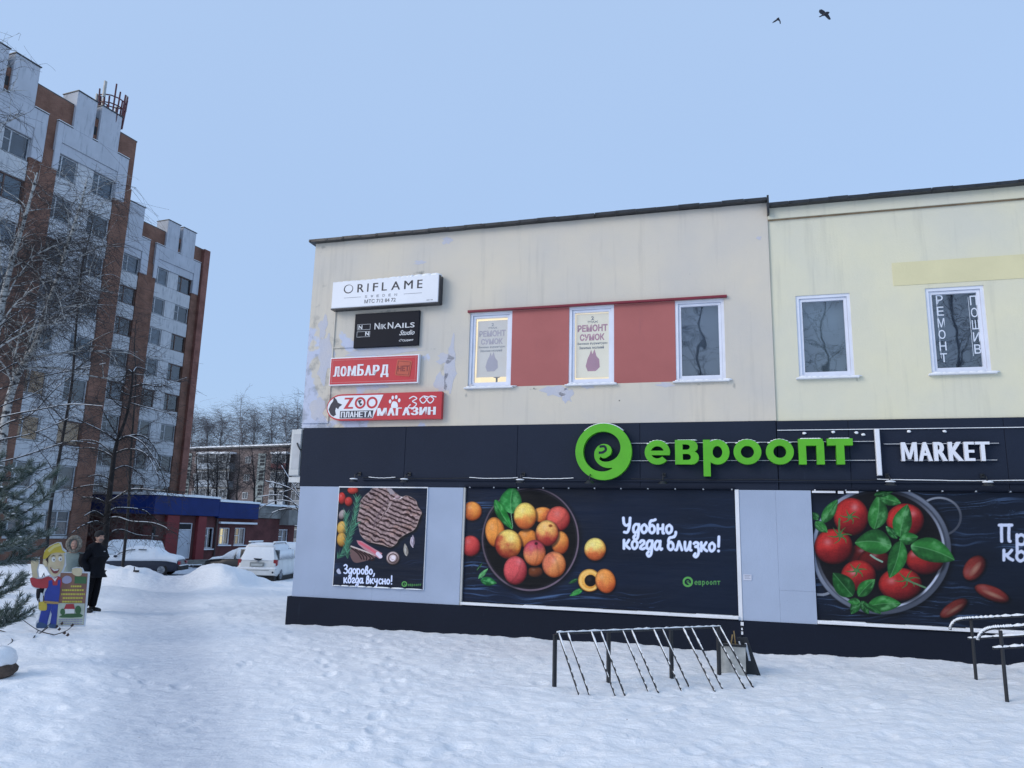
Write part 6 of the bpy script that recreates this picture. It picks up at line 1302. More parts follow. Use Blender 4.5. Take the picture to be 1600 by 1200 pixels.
g1 = grd(190, 872, 46.5); c2 = car('parked_van', 'pale snow covered vehicle partly hidden behind the dark blue sedan', g1, RD(186), [(-2.2, .75, .3, .8, 1.35, .65), (-2.0, .85, .25, .95, 1.62, .72), (-1.0, .88, .22, .95, 1.68, .74), (.4, .88, .22, .95, 1.66, .74), (1.0, .87, .22, .94, 1.40, .70), (1.4, .85, .22, .92, 1.05, .74), (2.0, .80, .25, .80, .86, .70), (2.15, .70, .3, .62, .66, .6)], WHITEC, (-2.1, 2.05, .02))
for s_ in (-1, 1):
    for a, b_ in ((-1.7, -.7), (-.6, .35)): m = MB(); m.add([(a, s_ * .895, 1.0), (b_, s_ * .895, 1.0), (b_, s_ * .80, 1.45), (a, s_ * .80, 1.45), (a, s_ * .87, 1.0), (b_, s_ * .87, 1.0), (b_, s_ * .77, 1.45), (a, s_ * .77, 1.45)], [(0, 1, 2, 3), (7, 6, 5, 4), (0, 1, 5, 4), (2, 3, 7, 6), (1, 2, 6, 5), (3, 0, 4, 7)]); m.obj('side_window', mat('frosty_glass', (.35, .40, .46), .5) if 'frosty_glass' not in bpy.data.materials else bpy.data.materials['frosty_glass'], c2)
# white off-road car seen from behind
SUV = [(-2.35, .80, .40, .72, .76, .74), (-2.28, .92, .34, .98, 1.04, .84), (-2.18, .93, .32, 1.05, 1.40, .74), (-2.0, .93, .30, 1.07, 1.68, .66), (-1.7, .93, .30, 1.08, 1.74, .66), (-.6, .93, .28, 1.08, 1.76, .66), (.3, .93, .28, 1.07, 1.72, .66), (.75, .93, .28, 1.06, 1.45, .72), (1.1, .92, .28, 1.05, 1.16, .80), (1.9, .90, .30, .98, 1.04, .80), (2.25, .82, .34, .86, .92, .74), (2.35, .74, .4, .7, .74, .68)]
g2 = grd(413, 880, 37.2 + 2.3); sv = car('parked_offroader', 'white off-road car seen from behind with a snowed-over rear window', (g2[0] + .35, g2[1], g2[2]), RD(91), SUV, WHITEC, (-2.05, .7, -.46), .38)
m = MB(); rows = []
for i, (f_, x, z) in enumerate([(0, -2.235, 1.05), (.33, -2.20, 1.25), (.66, -2.12, 1.47), (1, -2.0, 1.66)]): hw = .80 - .16 * f_; rows.append([(x - .05 - .02 * sin(3.1 * k / 8) * 1.5, -hw + 2 * hw * k / 8, z) for k in range(9)])
vs = [p for r in rows for p in r]; m.add(vs, [(i * 9 + k, i * 9 + k + 1, (i + 1) * 9 + k + 1, (i + 1) * 9 + k) for i in range(3) for k in range(8)]); m.add([(x + .05, y, z) for x, y, z in vs], [(i * 9 + k, (i + 1) * 9 + k, (i + 1) * 9 + k + 1, i * 9 + k + 1) for i in range(3) for k in range(8)]); m.obj('rear_window_snow', SNOWC, sv, smooth=True)
MB().prism([(-.22, 1.10), (.20, 1.12), (.16, 1.06), (-.02, 1.00), (-.15, 1.03)], 0, .02).obj('clear_patch', CGL, sv).rotation_euler = (0, 0, RD(90)); sv.children[-1].location = (-2.30, 0, 0)
o = [c for c in sv.children if c.name.startswith('clear_patch')][0]; o.location = (-2.30, .0, .02)
for s_ in (-1, 1):
    MB().bbox(-2.30, -2.05, s_ * .84 - .085, s_ * .84 + .085, .78, 1.08, .03).obj('tail_light', bpy.data.materials['tail_red'], sv)
    MB().tube([(-1.9, s_ * .60, 1.80), (-1.7, s_ * .60, 1.86), (.1, s_ * .60, 1.86), (.3, s_ * .60, 1.78)], .025, 6).obj('roof_rail', mat('grey_rail', (.2, .21, .22), .5) if 'grey_rail' not in bpy.data.materials else bpy.data.materials['grey_rail'], sv)
    MB().box(-1.85, .2, s_ * .60 - .05, s_ * .60 + .05, 1.87, 1.93).obj('rail_snow', SNOWC, sv)
    MB().cyl((-2.47, s_ * .80, .50), (1, 0, 0), .045, .03, 12).obj('fog_light', CGL, sv)
    for a, b_ in ((-1.75, -1.05), (-.95, -.1), (0.0, .65)):
        m = MB(); zt_ = 1.56; m.add([(a, s_ * .925, 1.12), (b_, s_ * .925, 1.12), (b_ - .05, s_ * .765, zt_), (a + .05, s_ * .765, zt_), (a, s_ * .89, 1.12), (b_, s_ * .89, 1.12), (b_ - .05, s_ * .73, zt_), (a + .05, s_ * .73, zt_)], [(0, 1, 2, 3), (7, 6, 5, 4), (0, 1, 5, 4), (2, 3, 7, 6), (1, 2, 6, 5), (3, 0, 4, 7)]); m.obj('side_window', CGL, sv)
    MB().ell((.75, s_ * 1.03, 1.12), (.08, .12, .10), 10, 6).obj('mirror', WHITEC, sv)
MB().bbox(-2.46, -2.20, -.93, .93, .38, .66, .05).obj('rear_bumper', WHITEC, sv); m = MB(); random.seed(6); m.box(-2.45, -2.22, -.90, .90, .661, .70)
for i in range(12): m.ell((-2.34, -.85 + .155 * i, .70), (.10, .11, .03), 8, 5)
m.obj('bumper_snow', SNOWC, sv); MB().box(-2.47, -2.461, -.62, .55, .585, .60).obj('bumper_seam', CGL, sv)
MB().bbox(-2.40, -2.33, -.33, .33, .76, .95, .01).obj('plate_recess', mat('plate_recess', (.24, .26, .26), .6), sv); MB().box(-2.412, -2.401, -.27, .27, .79, .89).obj('number_plate', mat('snowy_plate', (.42, .45, .45), .6), sv)
MB().ell((-2.32, 0, 1.0), (.02, .07, .035), 12, 6).obj('badge', mat('badge_chrome', (.4, .42, .45), .3, metal=.6), sv); MB().box(-2.3, 2.2, -.85, .85, .05, .32).obj('underbody', TYRE, sv)
g3 = grd(372, 870, 44.0); c4 = car('parked_hatchback', 'dark hatchback with a snowy roof behind the tall snow heap', (g3[0] + .5, g3[1], g3[2]), RD(172), SED, DARKC, (-1.9, 1.9, -.02))
for s_ in (-1, 1): m = MB(); m.add([(-.75, s_ * .84, .97), (.75, s_ * .84, .97), (.45, s_ * .66, 1.30), (-.6, s_ * .66, 1.30), (-.75, s_ * .80, .97), (.75, s_ * .80, .97), (.45, s_ * .62, 1.30), (-.6, s_ * .62, 1.30)], [(0, 1, 2, 3), (7, 6, 5, 4), (0, 1, 5, 4), (2, 3, 7, 6), (1, 2, 6, 5), (3, 0, 4, 7)]); m.obj('side_window', CGL, c4)
g4 = grd(452, 870, 47); c5 = car('parked_car', 'white car mostly hidden between the off-road car and the shop corner', g4, RD(100), SUV, WHITEC, (-2.2, 2.1, .0), .36)

# ------------------------------------------------------------------ people
SKIN = mat('skin', (.42, .25, .19), .6, .1, 8)
def skin_mesh(name, joints, bones, m_, parent, sub=2, root=0, org=(0, 0, 0)):
    me = bpy.data.meshes.new(name); me.from_pydata([j[:3] for j in joints], bones, []); o = link(name, me, parent); sk = o.modifiers.new('s', 'SKIN'); sk.use_smooth_shade = True
    for i, j in enumerate(joints): sv_ = me.skin_vertices[0].data[i]; sv_.radius = (j[3], j[4] if len(j) > 4 else j[3]); sv_.use_root = (i == root)
    ss = o.modifiers.new('u', 'SUBSURF'); ss.levels = sub; ss.render_levels = sub
    dg = bpy.context.evaluated_depsgraph_get(); dg.update(); nm = bpy.data.meshes.new_from_object(o.evaluated_get(dg)); o.modifiers.clear(); o.data = nm; nm.materials.clear(); nm.materials.append(m_); nm.polygons.foreach_set('use_smooth', [True] * len(nm.polygons)); bpy.data.meshes.remove(me); nm.name = name
    return o
def join_to(o, mb):
    """merge extra surface detail into a body mesh"""
    bm = bmesh.new(); bm.from_mesh(o.data); me = mb.mesh('x', None); bm.from_mesh(me); bm.to_mesh(o.data); bm.free(); bpy.data.meshes.remove(me)
    o.data.polygons.foreach_set('use_smooth', [True] * len(o.data.polygons))
def head_detail(c, yaw, s=1.0):
    """nose, ears, brow, lips, chin around a head centre; the face looks along yaw"""
    R_ = Matrix.Rotation(yaw, 3, 'Z'); m = MB(); c = Vector(c); w_ = lambda x, y, z: c + R_ @ Vector((x * s, y * s, z * s))
    m.ell(w_(.012, 0, .012), (.092 * s, .076 * s, .118 * s), 20, 14, R_); m.ell(w_(.04, 0, -.075), (.052 * s, .048 * s, .045 * s), 12, 8, R_)
    m.ell(w_(.105, 0, -.012), (.022 * s, .014 * s, .030 * s), 8, 6, R_); m.ell(w_(.098, 0, .010), (.012 * s, .010 * s, .03 * s), 8, 6, R_); m.ell(w_(.082, 0, .038), (.02 * s, .055 * s, .012 * s), 10, 6, R_)
    m.ell(w_(.09, 0, -.052), (.014 * s, .026 * s, .007 * s), 10, 6, R_); m.ell(w_(.087, 0, -.064), (.014 * s, .023 * s, .008 * s), 10, 6, R_)
    for k in (-1, 1): m.ell(w_(.0, k * .078, .0), (.022 * s, .010 * s, .032 * s), 8, 6, R_); m.ell(w_(.06, k * .045, -.03), (.03 * s, .022 * s, .03 * s), 8, 6, R_)
    return m
def eyes(c, yaw, t, s=1.0):
    R_ = Matrix.Rotation(yaw, 3, 'Z'); c = Vector(c)
    for k in (-1, 1): a = MB(); a.ell(c + R_ @ Vector((.094 * s, k * .032 * s, .018 * s)), (.008, .012, .006), 8, 6, R_); a.obj('eye', mat('eye_dark', (.03, .025, .02), .3) if 'eye_dark' not in bpy.data.materials else bpy.data.materials['eye_dark'], t)
BLK = mat('black_jacket_cloth', (.006, .007, .011), .85, .3, 6, .3, 60, spec=.2); BLKT = mat('black_trouser_cloth', (.005, .005, .007), .9, .3, 6, spec=.15); BOOT = mat('black_boot', (.006, .006, .007), .5)
pm = gpt(138, 958, gz(-9.3, 17.3)); YAW = RD(-12)
man = thing('person', 'person in black jacket, trousers and knit cap standing beside the cutout sign, hands in pockets', 'person', (pm.x, pm.y, gz(pm.x, pm.y) - .02), YAW)
# local: +x is the way he faces, +y his left
bj = [(0, 0, .95, .10), (0, 0, 1.15, .11), (-.02, 0, 1.38, .11), (0.0, 0, 1.50, .055), (.02, 0, 1.585, .055), (0, .095, .90, .075), (.02, .10, .50, .055), (-.01, .10, .12, .035), (.10, .10, .06, .025), (0, -.095, .90, .075), (.0, -.10, .50, .055), (-.05, -.10, .12, .035), (.06, -.10, .06, .025),
      (-.03, .17, 1.37, .045), (-.10, .26, 1.12, .036), (.05, .17, .93, .028), (-.03, -.17, 1.37, .045), (-.10, -.26, 1.12, .036), (.05, -.17, .93, .028)]
bb = [(0, 1), (1, 2), (2, 3), (3, 4), (0, 5), (5, 6), (6, 7), (7, 8), (0, 9), (9, 10), (10, 11), (11, 12), (2, 13), (13, 14), (14, 15), (2, 16), (16, 17), (17, 18)]
body = skin_mesh('body', bj, bb, SKIN, man); HC = (.045, 0, 1.655); d_ = head_detail(HC, RD(-18))
def hand(m, wrist, dirv, out, s=1.0):
    """palm, four bent fingers of different length and a thumb from the side of the palm"""
    w_ = Vector(wrist); d = Vector(dirv).normalized(); o_ = Vector(out).normalized(); n_ = d.cross(o_).normalized()
    m.tube([w_, w_ + d * .045, w_ + d * .09], [.028, .038, .034], 8)
    for i, L in enumerate((.070, .080, .075, .058)):
        b0 = w_ + d * .085 + n_ * (-.030 + .020 * i); m.tube([b0, b0 + d * L * .5 - o_ * .006, b0 + d * L * .85 - o_ * .028], [.010, .009, .007], 6)
    b0 = w_ + d * .03 - n_ * .032; m.tube([b0, b0 + d * .03 - n_ * .02, b0 + d * .06 - n_ * .022 - o_ * .012], [.012, .010, .008], 6)
for k in (-1, 1): hand(d_, (.05, k * .17, .95), (.25, -k * .45, -.85), (0, k, 0), .8)
join_to(body, d_); eyes(HC, RD(-18), man)
jk = [(0, 0, .82, .20, .20), (.02, 0, 1.00, .215, .205), (.0, 0, 1.20, .21, .20), (-.02, 0, 1.37, .18, .20), (-.01, 0, 1.49, .11, .11), (0.01, 0, 1.555, .085, .08), (-.03, .19, 1.375, .115), (-.11, .285, 1.13, .095), (.04, .20, .92, .09), (-.03, -.19, 1.375, .115), (-.11, -.285, 1.13, .095), (.04, -.20, .92, .09)]
skin_mesh('jacket', jk, [(0, 1), (1, 2), (2, 3), (3, 4), (4, 5), (3, 6), (6, 7), (7, 8), (3, 9), (9, 10), (10, 11)], BLK, man, root=1)
tr = [(0, 0, .93, .16, .16), (0, .10, .82, .135), (.02, .105, .50, .105), (-.005, .10, .22, .090), (-.01, .10, .10, .092), (0, -.10, .82, .135), (.0, -.105, .50, .105), (-.045, -.10, .22, .090), (-.05, -.10, .10, .092)]
skin_mesh('trousers', tr, [(0, 1), (1, 2), (2, 3), (3, 4), (0, 5), (5, 6), (6, 7), (7, 8)], BLKT, man)
for k, x in ((.10, 0), (-.10, -.04)):
    skin_mesh('boot', [(x - .01, k, .16, .080), (x - .02, k, .065, .078), (x + .08, k, .06, .072, .065), (x + .22, k, .045, .06, .05)], [(0, 1), (1, 2), (2, 3)], BOOT, man)
m = MB(); R_ = Matrix.Rotation(RD(-18), 3, 'Z'); m.ell(Vector(HC) + R_ @ Vector((-.014, 0, .055)), (.116, .100, .105), 20, 12, R_ @ Matrix.Rotation(RD(12), 3, 'Y')); m.obj('knit_cap', mat('knit_cap_wool', (.012, .013, .016), .95, .3, 20, .6, 120), man, smooth=True)
MB().box(.145, .155, .06, .11, 1.335, 1.35).obj('chest_logo', mat('chest_logo_white', (.6, .6, .62), .6), man)
MB().ell(Vector(HC) + R_ @ Vector((.062, 0, -.062)), (.046, .052, .04), 12, 8, R_).obj('stubble', mat('short_beard', (.19, .14, .12), .9), man, smooth=True)
# person in the pale hooded coat behind the cutout
COAT = mat('pale_green_coat', (.20, .25, .235), .8, .2, 4, .4, 25); FUR = mat('fur_trim', (.26, .24, .20), .95, .5, 30, 1.0, 80)
pw = apt(110, 900, 17.4); wz = gz(pw.x, pw.y); wo = thing('person', 'person in a pale green coat with a fur hood, half hidden behind the cutout sign', 'person', (pw.x, pw.y, wz - .02), RD(-70))
sc_ = .93; wj = [tuple(v * sc_ for v in j) for j in bj]; body = skin_mesh('body', wj, bb, SKIN, wo); HC2 = (.04, 0, 1.525); d_ = head_detail(HC2, RD(10), .93)
for k in (-1, 1): hand(d_, (.04 * sc_, k * .24 * sc_, .96 * sc_), (.3, -k * .1, -.9), (0, k, 0))
join_to(body, d_); eyes(HC2, RD(10), wo, .93)
skin_mesh('coat', [(0, 0, .52, .21, .20), (0, 0, .8, .20, .19), (.0, 0, 1.05, .17, .17), (-.02, 0, 1.26, .13, .17), (-.01, 0, 1.38, .10, .10), (-.02, .18, 1.26, .085), (-.04, .26, 1.02, .075), (.04, .25, .82, .065), (-.02, -.18, 1.26, .085), (-.04, -.26, 1.02, .075), (.04, -.25, .82, .065)], [(0, 1), (1, 2), (2, 3), (3, 4), (3, 5), (5, 6), (6, 7), (3, 8), (8, 9), (9, 10)], COAT, wo, root=1)
skin_mesh('trousers', [(0, 0, .75, .12), (0, .09, .68, .09), (.01, .09, .40, .07), (0, .09, .12, .055), (0, -.09, .68, .09), (.01, -.09, .40, .07), (0, -.09, .12, .055)], [(0, 1), (1, 2), (2, 3), (0, 4), (4, 5), (5, 6)], BLKT, wo)
for k in (.09, -.09): skin_mesh('boot', [(-.01, k, .15, .055), (-.02, k, .06, .052), (.07, k, .05, .05, .04), (.18, k, .035, .04, .03)], [(0, 1), (1, 2), (2, 3)], BOOT, wo)
m = MB(); m.ell((-.03, 0, 1.56), (.135, .135, .165), 20, 14); m.obj('hood', COAT, wo, smooth=True)
m = MB(); random.seed(4); pts = [(.075 + .02 * cos(a), .125 * sin(a), 1.535 + .15 * cos(a)) for a in np.linspace(0, 2 * pi, 25)]
for p in pts[:-1]: m.ell(p, (.045, .04, .04), 8, 6, jit=.25)
m.obj('fur_trim', FUR, wo)
t = thing('dark_stand_in', 'black stand-in for a dark shape behind the raised arm of the cutout figure', 'bag', apt(69, 893, 16.6), 0); m = MB(); m.ell((0, 0, 0), (.10, .08, .24), 14, 10).tube([(-.05, 0, .2), (0, 0, .36), (.06, 0, .2)], .012, 6); m.obj('bag', BLK, t, smooth=True)
t.location.z = gz(t.location.x, t.location.y) + .55  # simple stand-in for the dark shape there, taken for another person in black

# ------------------------------------------------------------------ cutout sign: cartoon builder with a notice board
cb_ = gpt(78, 981, .0); CP = Plane(cb_, RD(24)); cg = gz(cb_.x, cb_.y)
ct = thing('cutout_sign', 'cutout sign of a cartoon builder in a yellow helmet holding a notice board', 'sign', CP.w(0, 0, cg - .03), CP.a); corg = (0, 0, cg - .03)
def c7(pts): return [CP.at(x / 6.667, 820 + y / 6.667) for x, y in pts]
def cpoly(name, pts, m_, y, closed_smooth=0, th=.004, label=None):
    P_ = c7(pts); P_ = catmull(P_, closed_smooth, True) if closed_smooth else P_; return filled([P_], y - th, y).obj(name, m_, ct, corg)
CWH = mat('cutout_white_edge', (.62, .66, .70), .5); CSK = mat('cartoon_skin', (.62, .52, .33), .6, .12, 6); CYE = mat('cartoon_yellow', (.56, .42, .05), .5, .2, 4); CRE = mat('cartoon_red', (.42, .04, .05), .5, .15, 4); CBL = mat('cartoon_blue', (.025, .05, .30), .5, .2, 5); CDK = mat('cartoon_dark', (.05, .025, .02), .6); CTH = mat('cartoon_teeth', (.75, .75, .72), .4); CTO = mat('cartoon_mouth', (.22, .05, .05), .5); CBO = mat('notice_brown', (.26, .13, .09), .6, .35, 2); CGR = mat('notice_green', (.05, .13, .05), .6, .2, 3); CYL = mat('notice_yellow_text', (.55, .50, .08), .6); CPL = mat('notice_pale', (.50, .55, .45), .6, .2, 3); CDB = mat('cartoon_shoe_blue', (.04, .09, .20), .6); CVI = mat('notice_lilac', (.34, .32, .45), .6)
out = [(375, 1085), (372, 1010), (400, 985), (418, 900), (400, 885), (398, 770), (440, 760), (455, 700), (468, 650), (380, 668), (330, 640), (310, 560), (338, 540), (322, 420), (325, 350), (350, 338), (412, 335), (415, 380), (400, 470), (412, 550), (450, 540), (520, 520), (470, 440), (445, 400), (455, 340), (465, 270), (520, 215), (600, 180), (640, 182), (655, 235), (695, 270), (685, 320), (690, 420), (660, 490), (748, 490), (755, 450), (800, 438), (862, 448), (880, 488), (940, 490), (935, 540), (900, 960), (890, 1060), (600, 1062), (590, 1080), (500, 1075), (470, 1092)]
cpoly('board_outline', out, CWH, 0, 0, .012)
y = -.0125
cpoly('notice_board', [(632, 500), (915, 505), (872, 1040), (590, 1045)], CBO, y); cpoly('notice_lower_panel', [(608, 815), (885, 818), (870, 1036), (594, 1042)], CPL, y - .0045)
cpoly('notice_green_panel', [(780, 535), (905, 540), (900, 612), (776, 610)], CGR, y - .0045); cpoly('notice_bubble', [(650, 560), (690, 530), (740, 545), (745, 590), (700, 612), (655, 600)], CVI, y - .0045, 3)
m = MB(); rs = random.Random(3)
for j, yy in enumerate((640, 680, 722, 762, 800)):
    x = 670 if j else 740; xe_ = (835, 875, 880, 855, 845)[j]; x = (740, 650, 640, 655, 650)[j]
    while x < xe_:
        w_ = rs.uniform(10, 26); P_ = c7([(x, yy - 9), (x + w_, yy - 9), (x + w_, yy + 9), (x, yy + 9)]); m.prism([P_[3], P_[2], P_[1], P_[0]], y - .009, y - .0045); x += w_ + 5
o = m.obj('notice_text', CYL, ct, corg); o['kind'] = 'stuff'
m = MB()
for yy in (985, 1005, 1026):
    x = 612
    while x < 850: w_ = rs.uniform(12, 30); P_ = c7([(x, yy - 5), (x + w_, yy - 5), (x + w_, yy + 5), (x, yy + 5)]); m.prism([P_[3], P_[2], P_[1], P_[0]], y - .013, y - .009); x += w_ + 6
o = m.obj('notice_small_text', CVI, ct, corg); o['kind'] = 'stuff'
cpoly('printed_lawn', [(625, 950), (700, 925), (840, 925), (850, 960), (640, 965)], CGR, y - .009, 2); cpoly('printed_house_wall', [(678, 872), (775, 872), (775, 922), (680, 922)], CTH, y - .0135); cpoly('printed_house_roof', [(668, 875), (690, 825), (770, 822), (782, 875)], CRE, y - .018)
for cx in ((655, 905, 26, 34), (815, 885, 32, 45)): cpoly('printed_tree', [(cx[0] + cx[2] * cos(a), cx[1] + cx[3] * sin(a)) for a in np.linspace(0, 2 * pi, 14)[:-1]], CGR, y - .0135)
cpoly('trouser_leg', [(470, 820), (545, 825), (525, 905), (500, 1000), (492, 1045), (415, 1040), (405, 1000), (428, 905), (440, 850)], CBL, y - .0045); cpoly('trouser_leg', [(546, 825), (608, 825), (598, 920), (585, 1045), (520, 1045), (540, 930), (530, 900)], CBL, y - .0048)
cpoly('shoe', [(385, 1030), (420, 1012), (490, 1040), (488, 1070), (440, 1082), (385, 1075)], CDB, y - .009, 3); cpoly('shoe', [(520, 1038), (585, 1036), (592, 1072), (545, 1076), (515, 1066)], CDB, y - .009, 3)
cpoly('shirt', [(315, 560), (345, 548), (390, 562), (440, 560), (505, 535), (560, 560), (600, 535), (640, 560), (632, 660), (470, 660), (380, 655), (335, 628)], CRE, y - .009, 2)
cpoly('overalls', [(508, 580), (545, 575), (552, 630), (600, 630), (606, 575), (632, 572), (625, 700), (612, 800), (462, 790), (470, 700), (505, 640)], CBL, y - .0135); cpoly('belt', [(462, 790), (612, 803), (608, 825), (462, 815)], mat('cartoon_belt', (.45, .28, .10), .5), y - .018)
cpoly('raised_hand', [(345, 545), (338, 500), (328, 440), (325, 380), (345, 350), (400, 350), (405, 400), (385, 470), (395, 545)], CSK, y - .0135, 3); cpoly('holding_hand', [(752, 500), (755, 462), (800, 450), (855, 460), (850, 520), (820, 535), (780, 525)], CSK, y - .0135, 3)
cpoly('tool_pouch', [(405, 815), (430, 800), (485, 805), (490, 880), (455, 892), (410, 880)], CYE, y - .018, 2)
for a in ([(425, 800), (415, 770), (425, 705), (445, 710), (452, 760), (445, 800)], [(452, 800), (450, 740), (460, 735), (470, 800)], [(405, 815), (402, 770), (415, 768), (418, 812)]): cpoly('tool', a, CWH if a[0][0] == 425 else CDK, y - .0135)
cpoly('face', [(490, 380), (510, 320), (560, 295), (650, 285), (672, 330), (672, 400), (650, 470), (600, 528), (560, 535), (515, 490), (495, 430)], CSK, y - .0135, 4); cpoly('ear', [(450, 375), (475, 362), (498, 380), (500, 425), (475, 435), (455, 410)], CSK, y - .0135, 4)
cpoly('hair', [(478, 365), (500, 320), (540, 295), (505, 345), (505, 400), (490, 380)], CDK, y - .018); cpoly('helmet', [(453, 360), (455, 320), (475, 265), (530, 220), (610, 188), (640, 215), (650, 262), (690, 290), (665, 292), (590, 288), (530, 305), (490, 345)], CYE, y - .0225, 2)
cpoly('helmet_ridge', [(500, 265), (560, 215), (625, 195), (640, 215), (570, 240), (515, 290)], mat('cartoon_pale_yellow', (.66, .58, .22), .5), y - .027)
for k, c_ in enumerate(((560, 360), (630, 355))):
    cpoly('eye_white', [(c_[0] + 20 * cos(a), c_[1] + 26 * sin(a)) for a in np.linspace(0, 2 * pi, 18)[:-1]], CTH, y - .018); cpoly('pupil', [(c_[0] + 5 + 7 * cos(a), c_[1] + 3 + 10 * sin(a)) for a in np.linspace(0, 2 * pi, 12)[:-1]], CDK, y - .0225)
    cpoly('eyebrow', [(c_[0] - 28, c_[1] - 28), (c_[0], c_[1] - 46), (c_[0] + 26, c_[1] - 34), (c_[0], c_[1] - 36)], CDK, y - .0225)
cpoly('mouth', [(525, 440), (570, 465), (620, 455), (600, 500), (565, 505), (540, 480)], CTO, y - .018, 3); cpoly('teeth', [(530, 446), (572, 467), (616, 458), (605, 474), (565, 480)], CTH, y - .0225)
cpoly('nose', [(598, 375), (620, 370), (640, 400), (622, 428), (590, 425), (582, 405)], mat('cartoon_nose', (.60, .47, .30), .6), y - .018, 4); cpoly('collar', [(540, 545), (570, 560), (605, 540), (575, 590)], CTH, y - .018)
m = MB(); x0, _ = CP.at(72, 960); x1, _ = CP.at(122, 960); m.tube([(x0, .02, cg + .9), (x0, .45, cg)], .015, 6).tube([(x1, .02, cg + .9), (x1, .45, cg)], .015, 6); m.obj('prop', MT['metal'], ct, corg)

# ------------------------------------------------------------------ bicycle rack
rp = Plane(gpt(870, 1077), math.atan2(11.62 - 10.46, 3.15 - .68)); RO = (0, 0, 0)
rk = thing('bicycle_rack', 'black metal bicycle rack with snowy slanting bars in front of the shop', 'bicycle rack', rp.w(0, 0, 0), rp.a)
u0, zA = rp.at(870, 990); u1, zB = rp.at(1126, 980); zr_ = (zA + zB) / 2
MB().tube([(u0 - .01, 0, zA), (u1 + .02, 0, zB)], .016, 8).obj('top_rail', MT['black'], rk)
def snowline(pts, r, name, parent, step=.16, gap=.12, seed=1, full=True, lump=.3):
    """snow lying along the top of a bar as uneven lengths"""
    rs = random.Random(seed); m = MB()
    for a, b in zip(pts[:-1], pts[1:]):
        a = Vector(a); b = Vector(b); L = (b - a).length; s_ = 0
        while s_ < L:
            w_ = min(rs.uniform(.5, 1.6) * step, L - s_); q0 = a + (b - a) * (s_ / L); q1 = a + (b - a) * ((s_ + w_) / L); rr = r * rs.uniform(1 - lump, 1 + lump); m.tube([q0, (q0 + q1) / 2 + Vector((0, 0, rr * .25)), q1], [rr * .6, rr, rr * .6], 6); s_ += w_ + (0 if full else rs.uniform(0, gap))
    o = m.obj(name, MT['snow'], parent); o['kind'] = 'stuff'; return o
snowline([(u0, 0, zA + .018), (u1, 0, zB + .018)], .014, 'rail_snow', rk)
for px, py in ((870, 1077), (954, 1071), (1052, 1065), (1126, 1055)):
    u, _ = rp.at(px, 1000); f_ = (u - u0) / (u1 - u0); zt_ = zA + (zB - zA) * f_ - .017; MB().box(u - .022, u + .022, -.022 + .05, .022 + .05, -.25, zt_).obj('post', MT['black'], rk)
TX = (145, 208, 372, 437, 590, 652, 805, 865, 1010, 1068, 1213, 1265); FT = ((290, 612), (362, 612), (540, 610), (602, 597), (775, 595), (842, 597), (1003, 583), (1057, 560), (1228, 577), (1280, 555), (1433, 548), (1490, 541))
for i, (tx, (fx_, fy_)) in enumerate(zip(TX, FT)):
    px = 840 + tx / 4.444; u, _ = rp.at(px, 985); zt_ = zA + (zB - zA) * (u - u0) / (u1 - u0); g = gpt(840 + fx_ / 4.444, 950 + fy_ / 4.444, .0) - rp.o; b = Vector((g.dot(rp.D), g.dot(rp.I), -.0)); a = Vector((u, 0, zt_)); d = (b - a).normalized()
    MB().tube([a, b + d * .15], .0125, 8).obj('slanting_bar', MT['black'], rk)
    mid_ = a + (b - a) * (.28 + .12 * random.random()); n_ = Vector((0, 0, 1)) - d * d.z; n_.normalize()
    snowline([a + n_ * .014, mid_ + n_ * .013], .011, 'bar_snow', rk, seed=i)
    snowline([mid_ + n_ * .014, b + n_ * .012], .0065, 'bar_snow', rk, .05, .10, seed=i + 50, full=False)
# litter bin behind the rack
bw = gpt(1150, 1057, 0); t = thing('litter_bin', 'pale square litter bin tilted behind the right end of the bicycle rack', 'litter bin', (bw.x + .04, bw.y + .25, -.05), RD(-16))
BINM = mat('bin_concrete', (.42, .43, .41), .8, .3, 6, .5, 30); zt_ = .46
m = MB(); m.add([(-.17, -.17, -.05), (.17, -.17, -.05), (.17, .17, -.05), (-.17, .17, -.05), (-.22, -.20, zt_), (.18, -.20, zt_), (.18, .20, zt_), (-.22, .20, zt_)], [(0, 1, 5, 4), (1, 2, 6, 5), (2, 3, 7, 6), (3, 0, 4, 7), (0, 3, 2, 1)]); m.ring(-.27, .21, 0, 0, 0, 0, 0) if False else None
m.obj('body', BINM, t); m = MB(); m.box(-.23, .19, -.21, -.18, zt_, zt_ + .03).box(-.23, .19, .18, .21, zt_, zt_ + .03).box(-.23, -.20, -.18, .18, zt_, zt_ + .03).box(.16, .19, -.18, .18, zt_, zt_ + .03); m.obj('rim', MT['black'], t)
MB().box(-.18, .14, -.16, .16, zt_ - .1, zt_ - .06).obj('litter', CDK, t); m = MB(); m.tube([(-.05, -.1, zt_ - .1), (.0, -.12, zt_ + .16)], .012, 5).tube([(.05, .0, zt_ - .1), (.02, .02, zt_ + .2)], .01, 5); m.obj('stick', mat('straw_stick', (.25, .18, .08), .8), t)
t2_ = thing('leaning_board', 'black board leaning against the litter bin behind the rack', 'board', (bw.x + .27, bw.y + .18, -.05), RD(-16)); m = MB(); m.prism([(-.05, 0), (.16, 0), (-.03, .58), (-.18, .58)], -.03, .0); m.obj('board', mat('dark_board', (.012, .016, .022), .6), t2_)
m = MB(); m.prism([(-.13, .4), (-.10, .4), (-.14, .52), (-.16, .52)], -.034, -.03); m.prism([(-.02, .25), (.01, .25), (-.04, .5), (-.07, .5)], -.034, -.03); m.obj('scratch', MT['trim'], t2_)

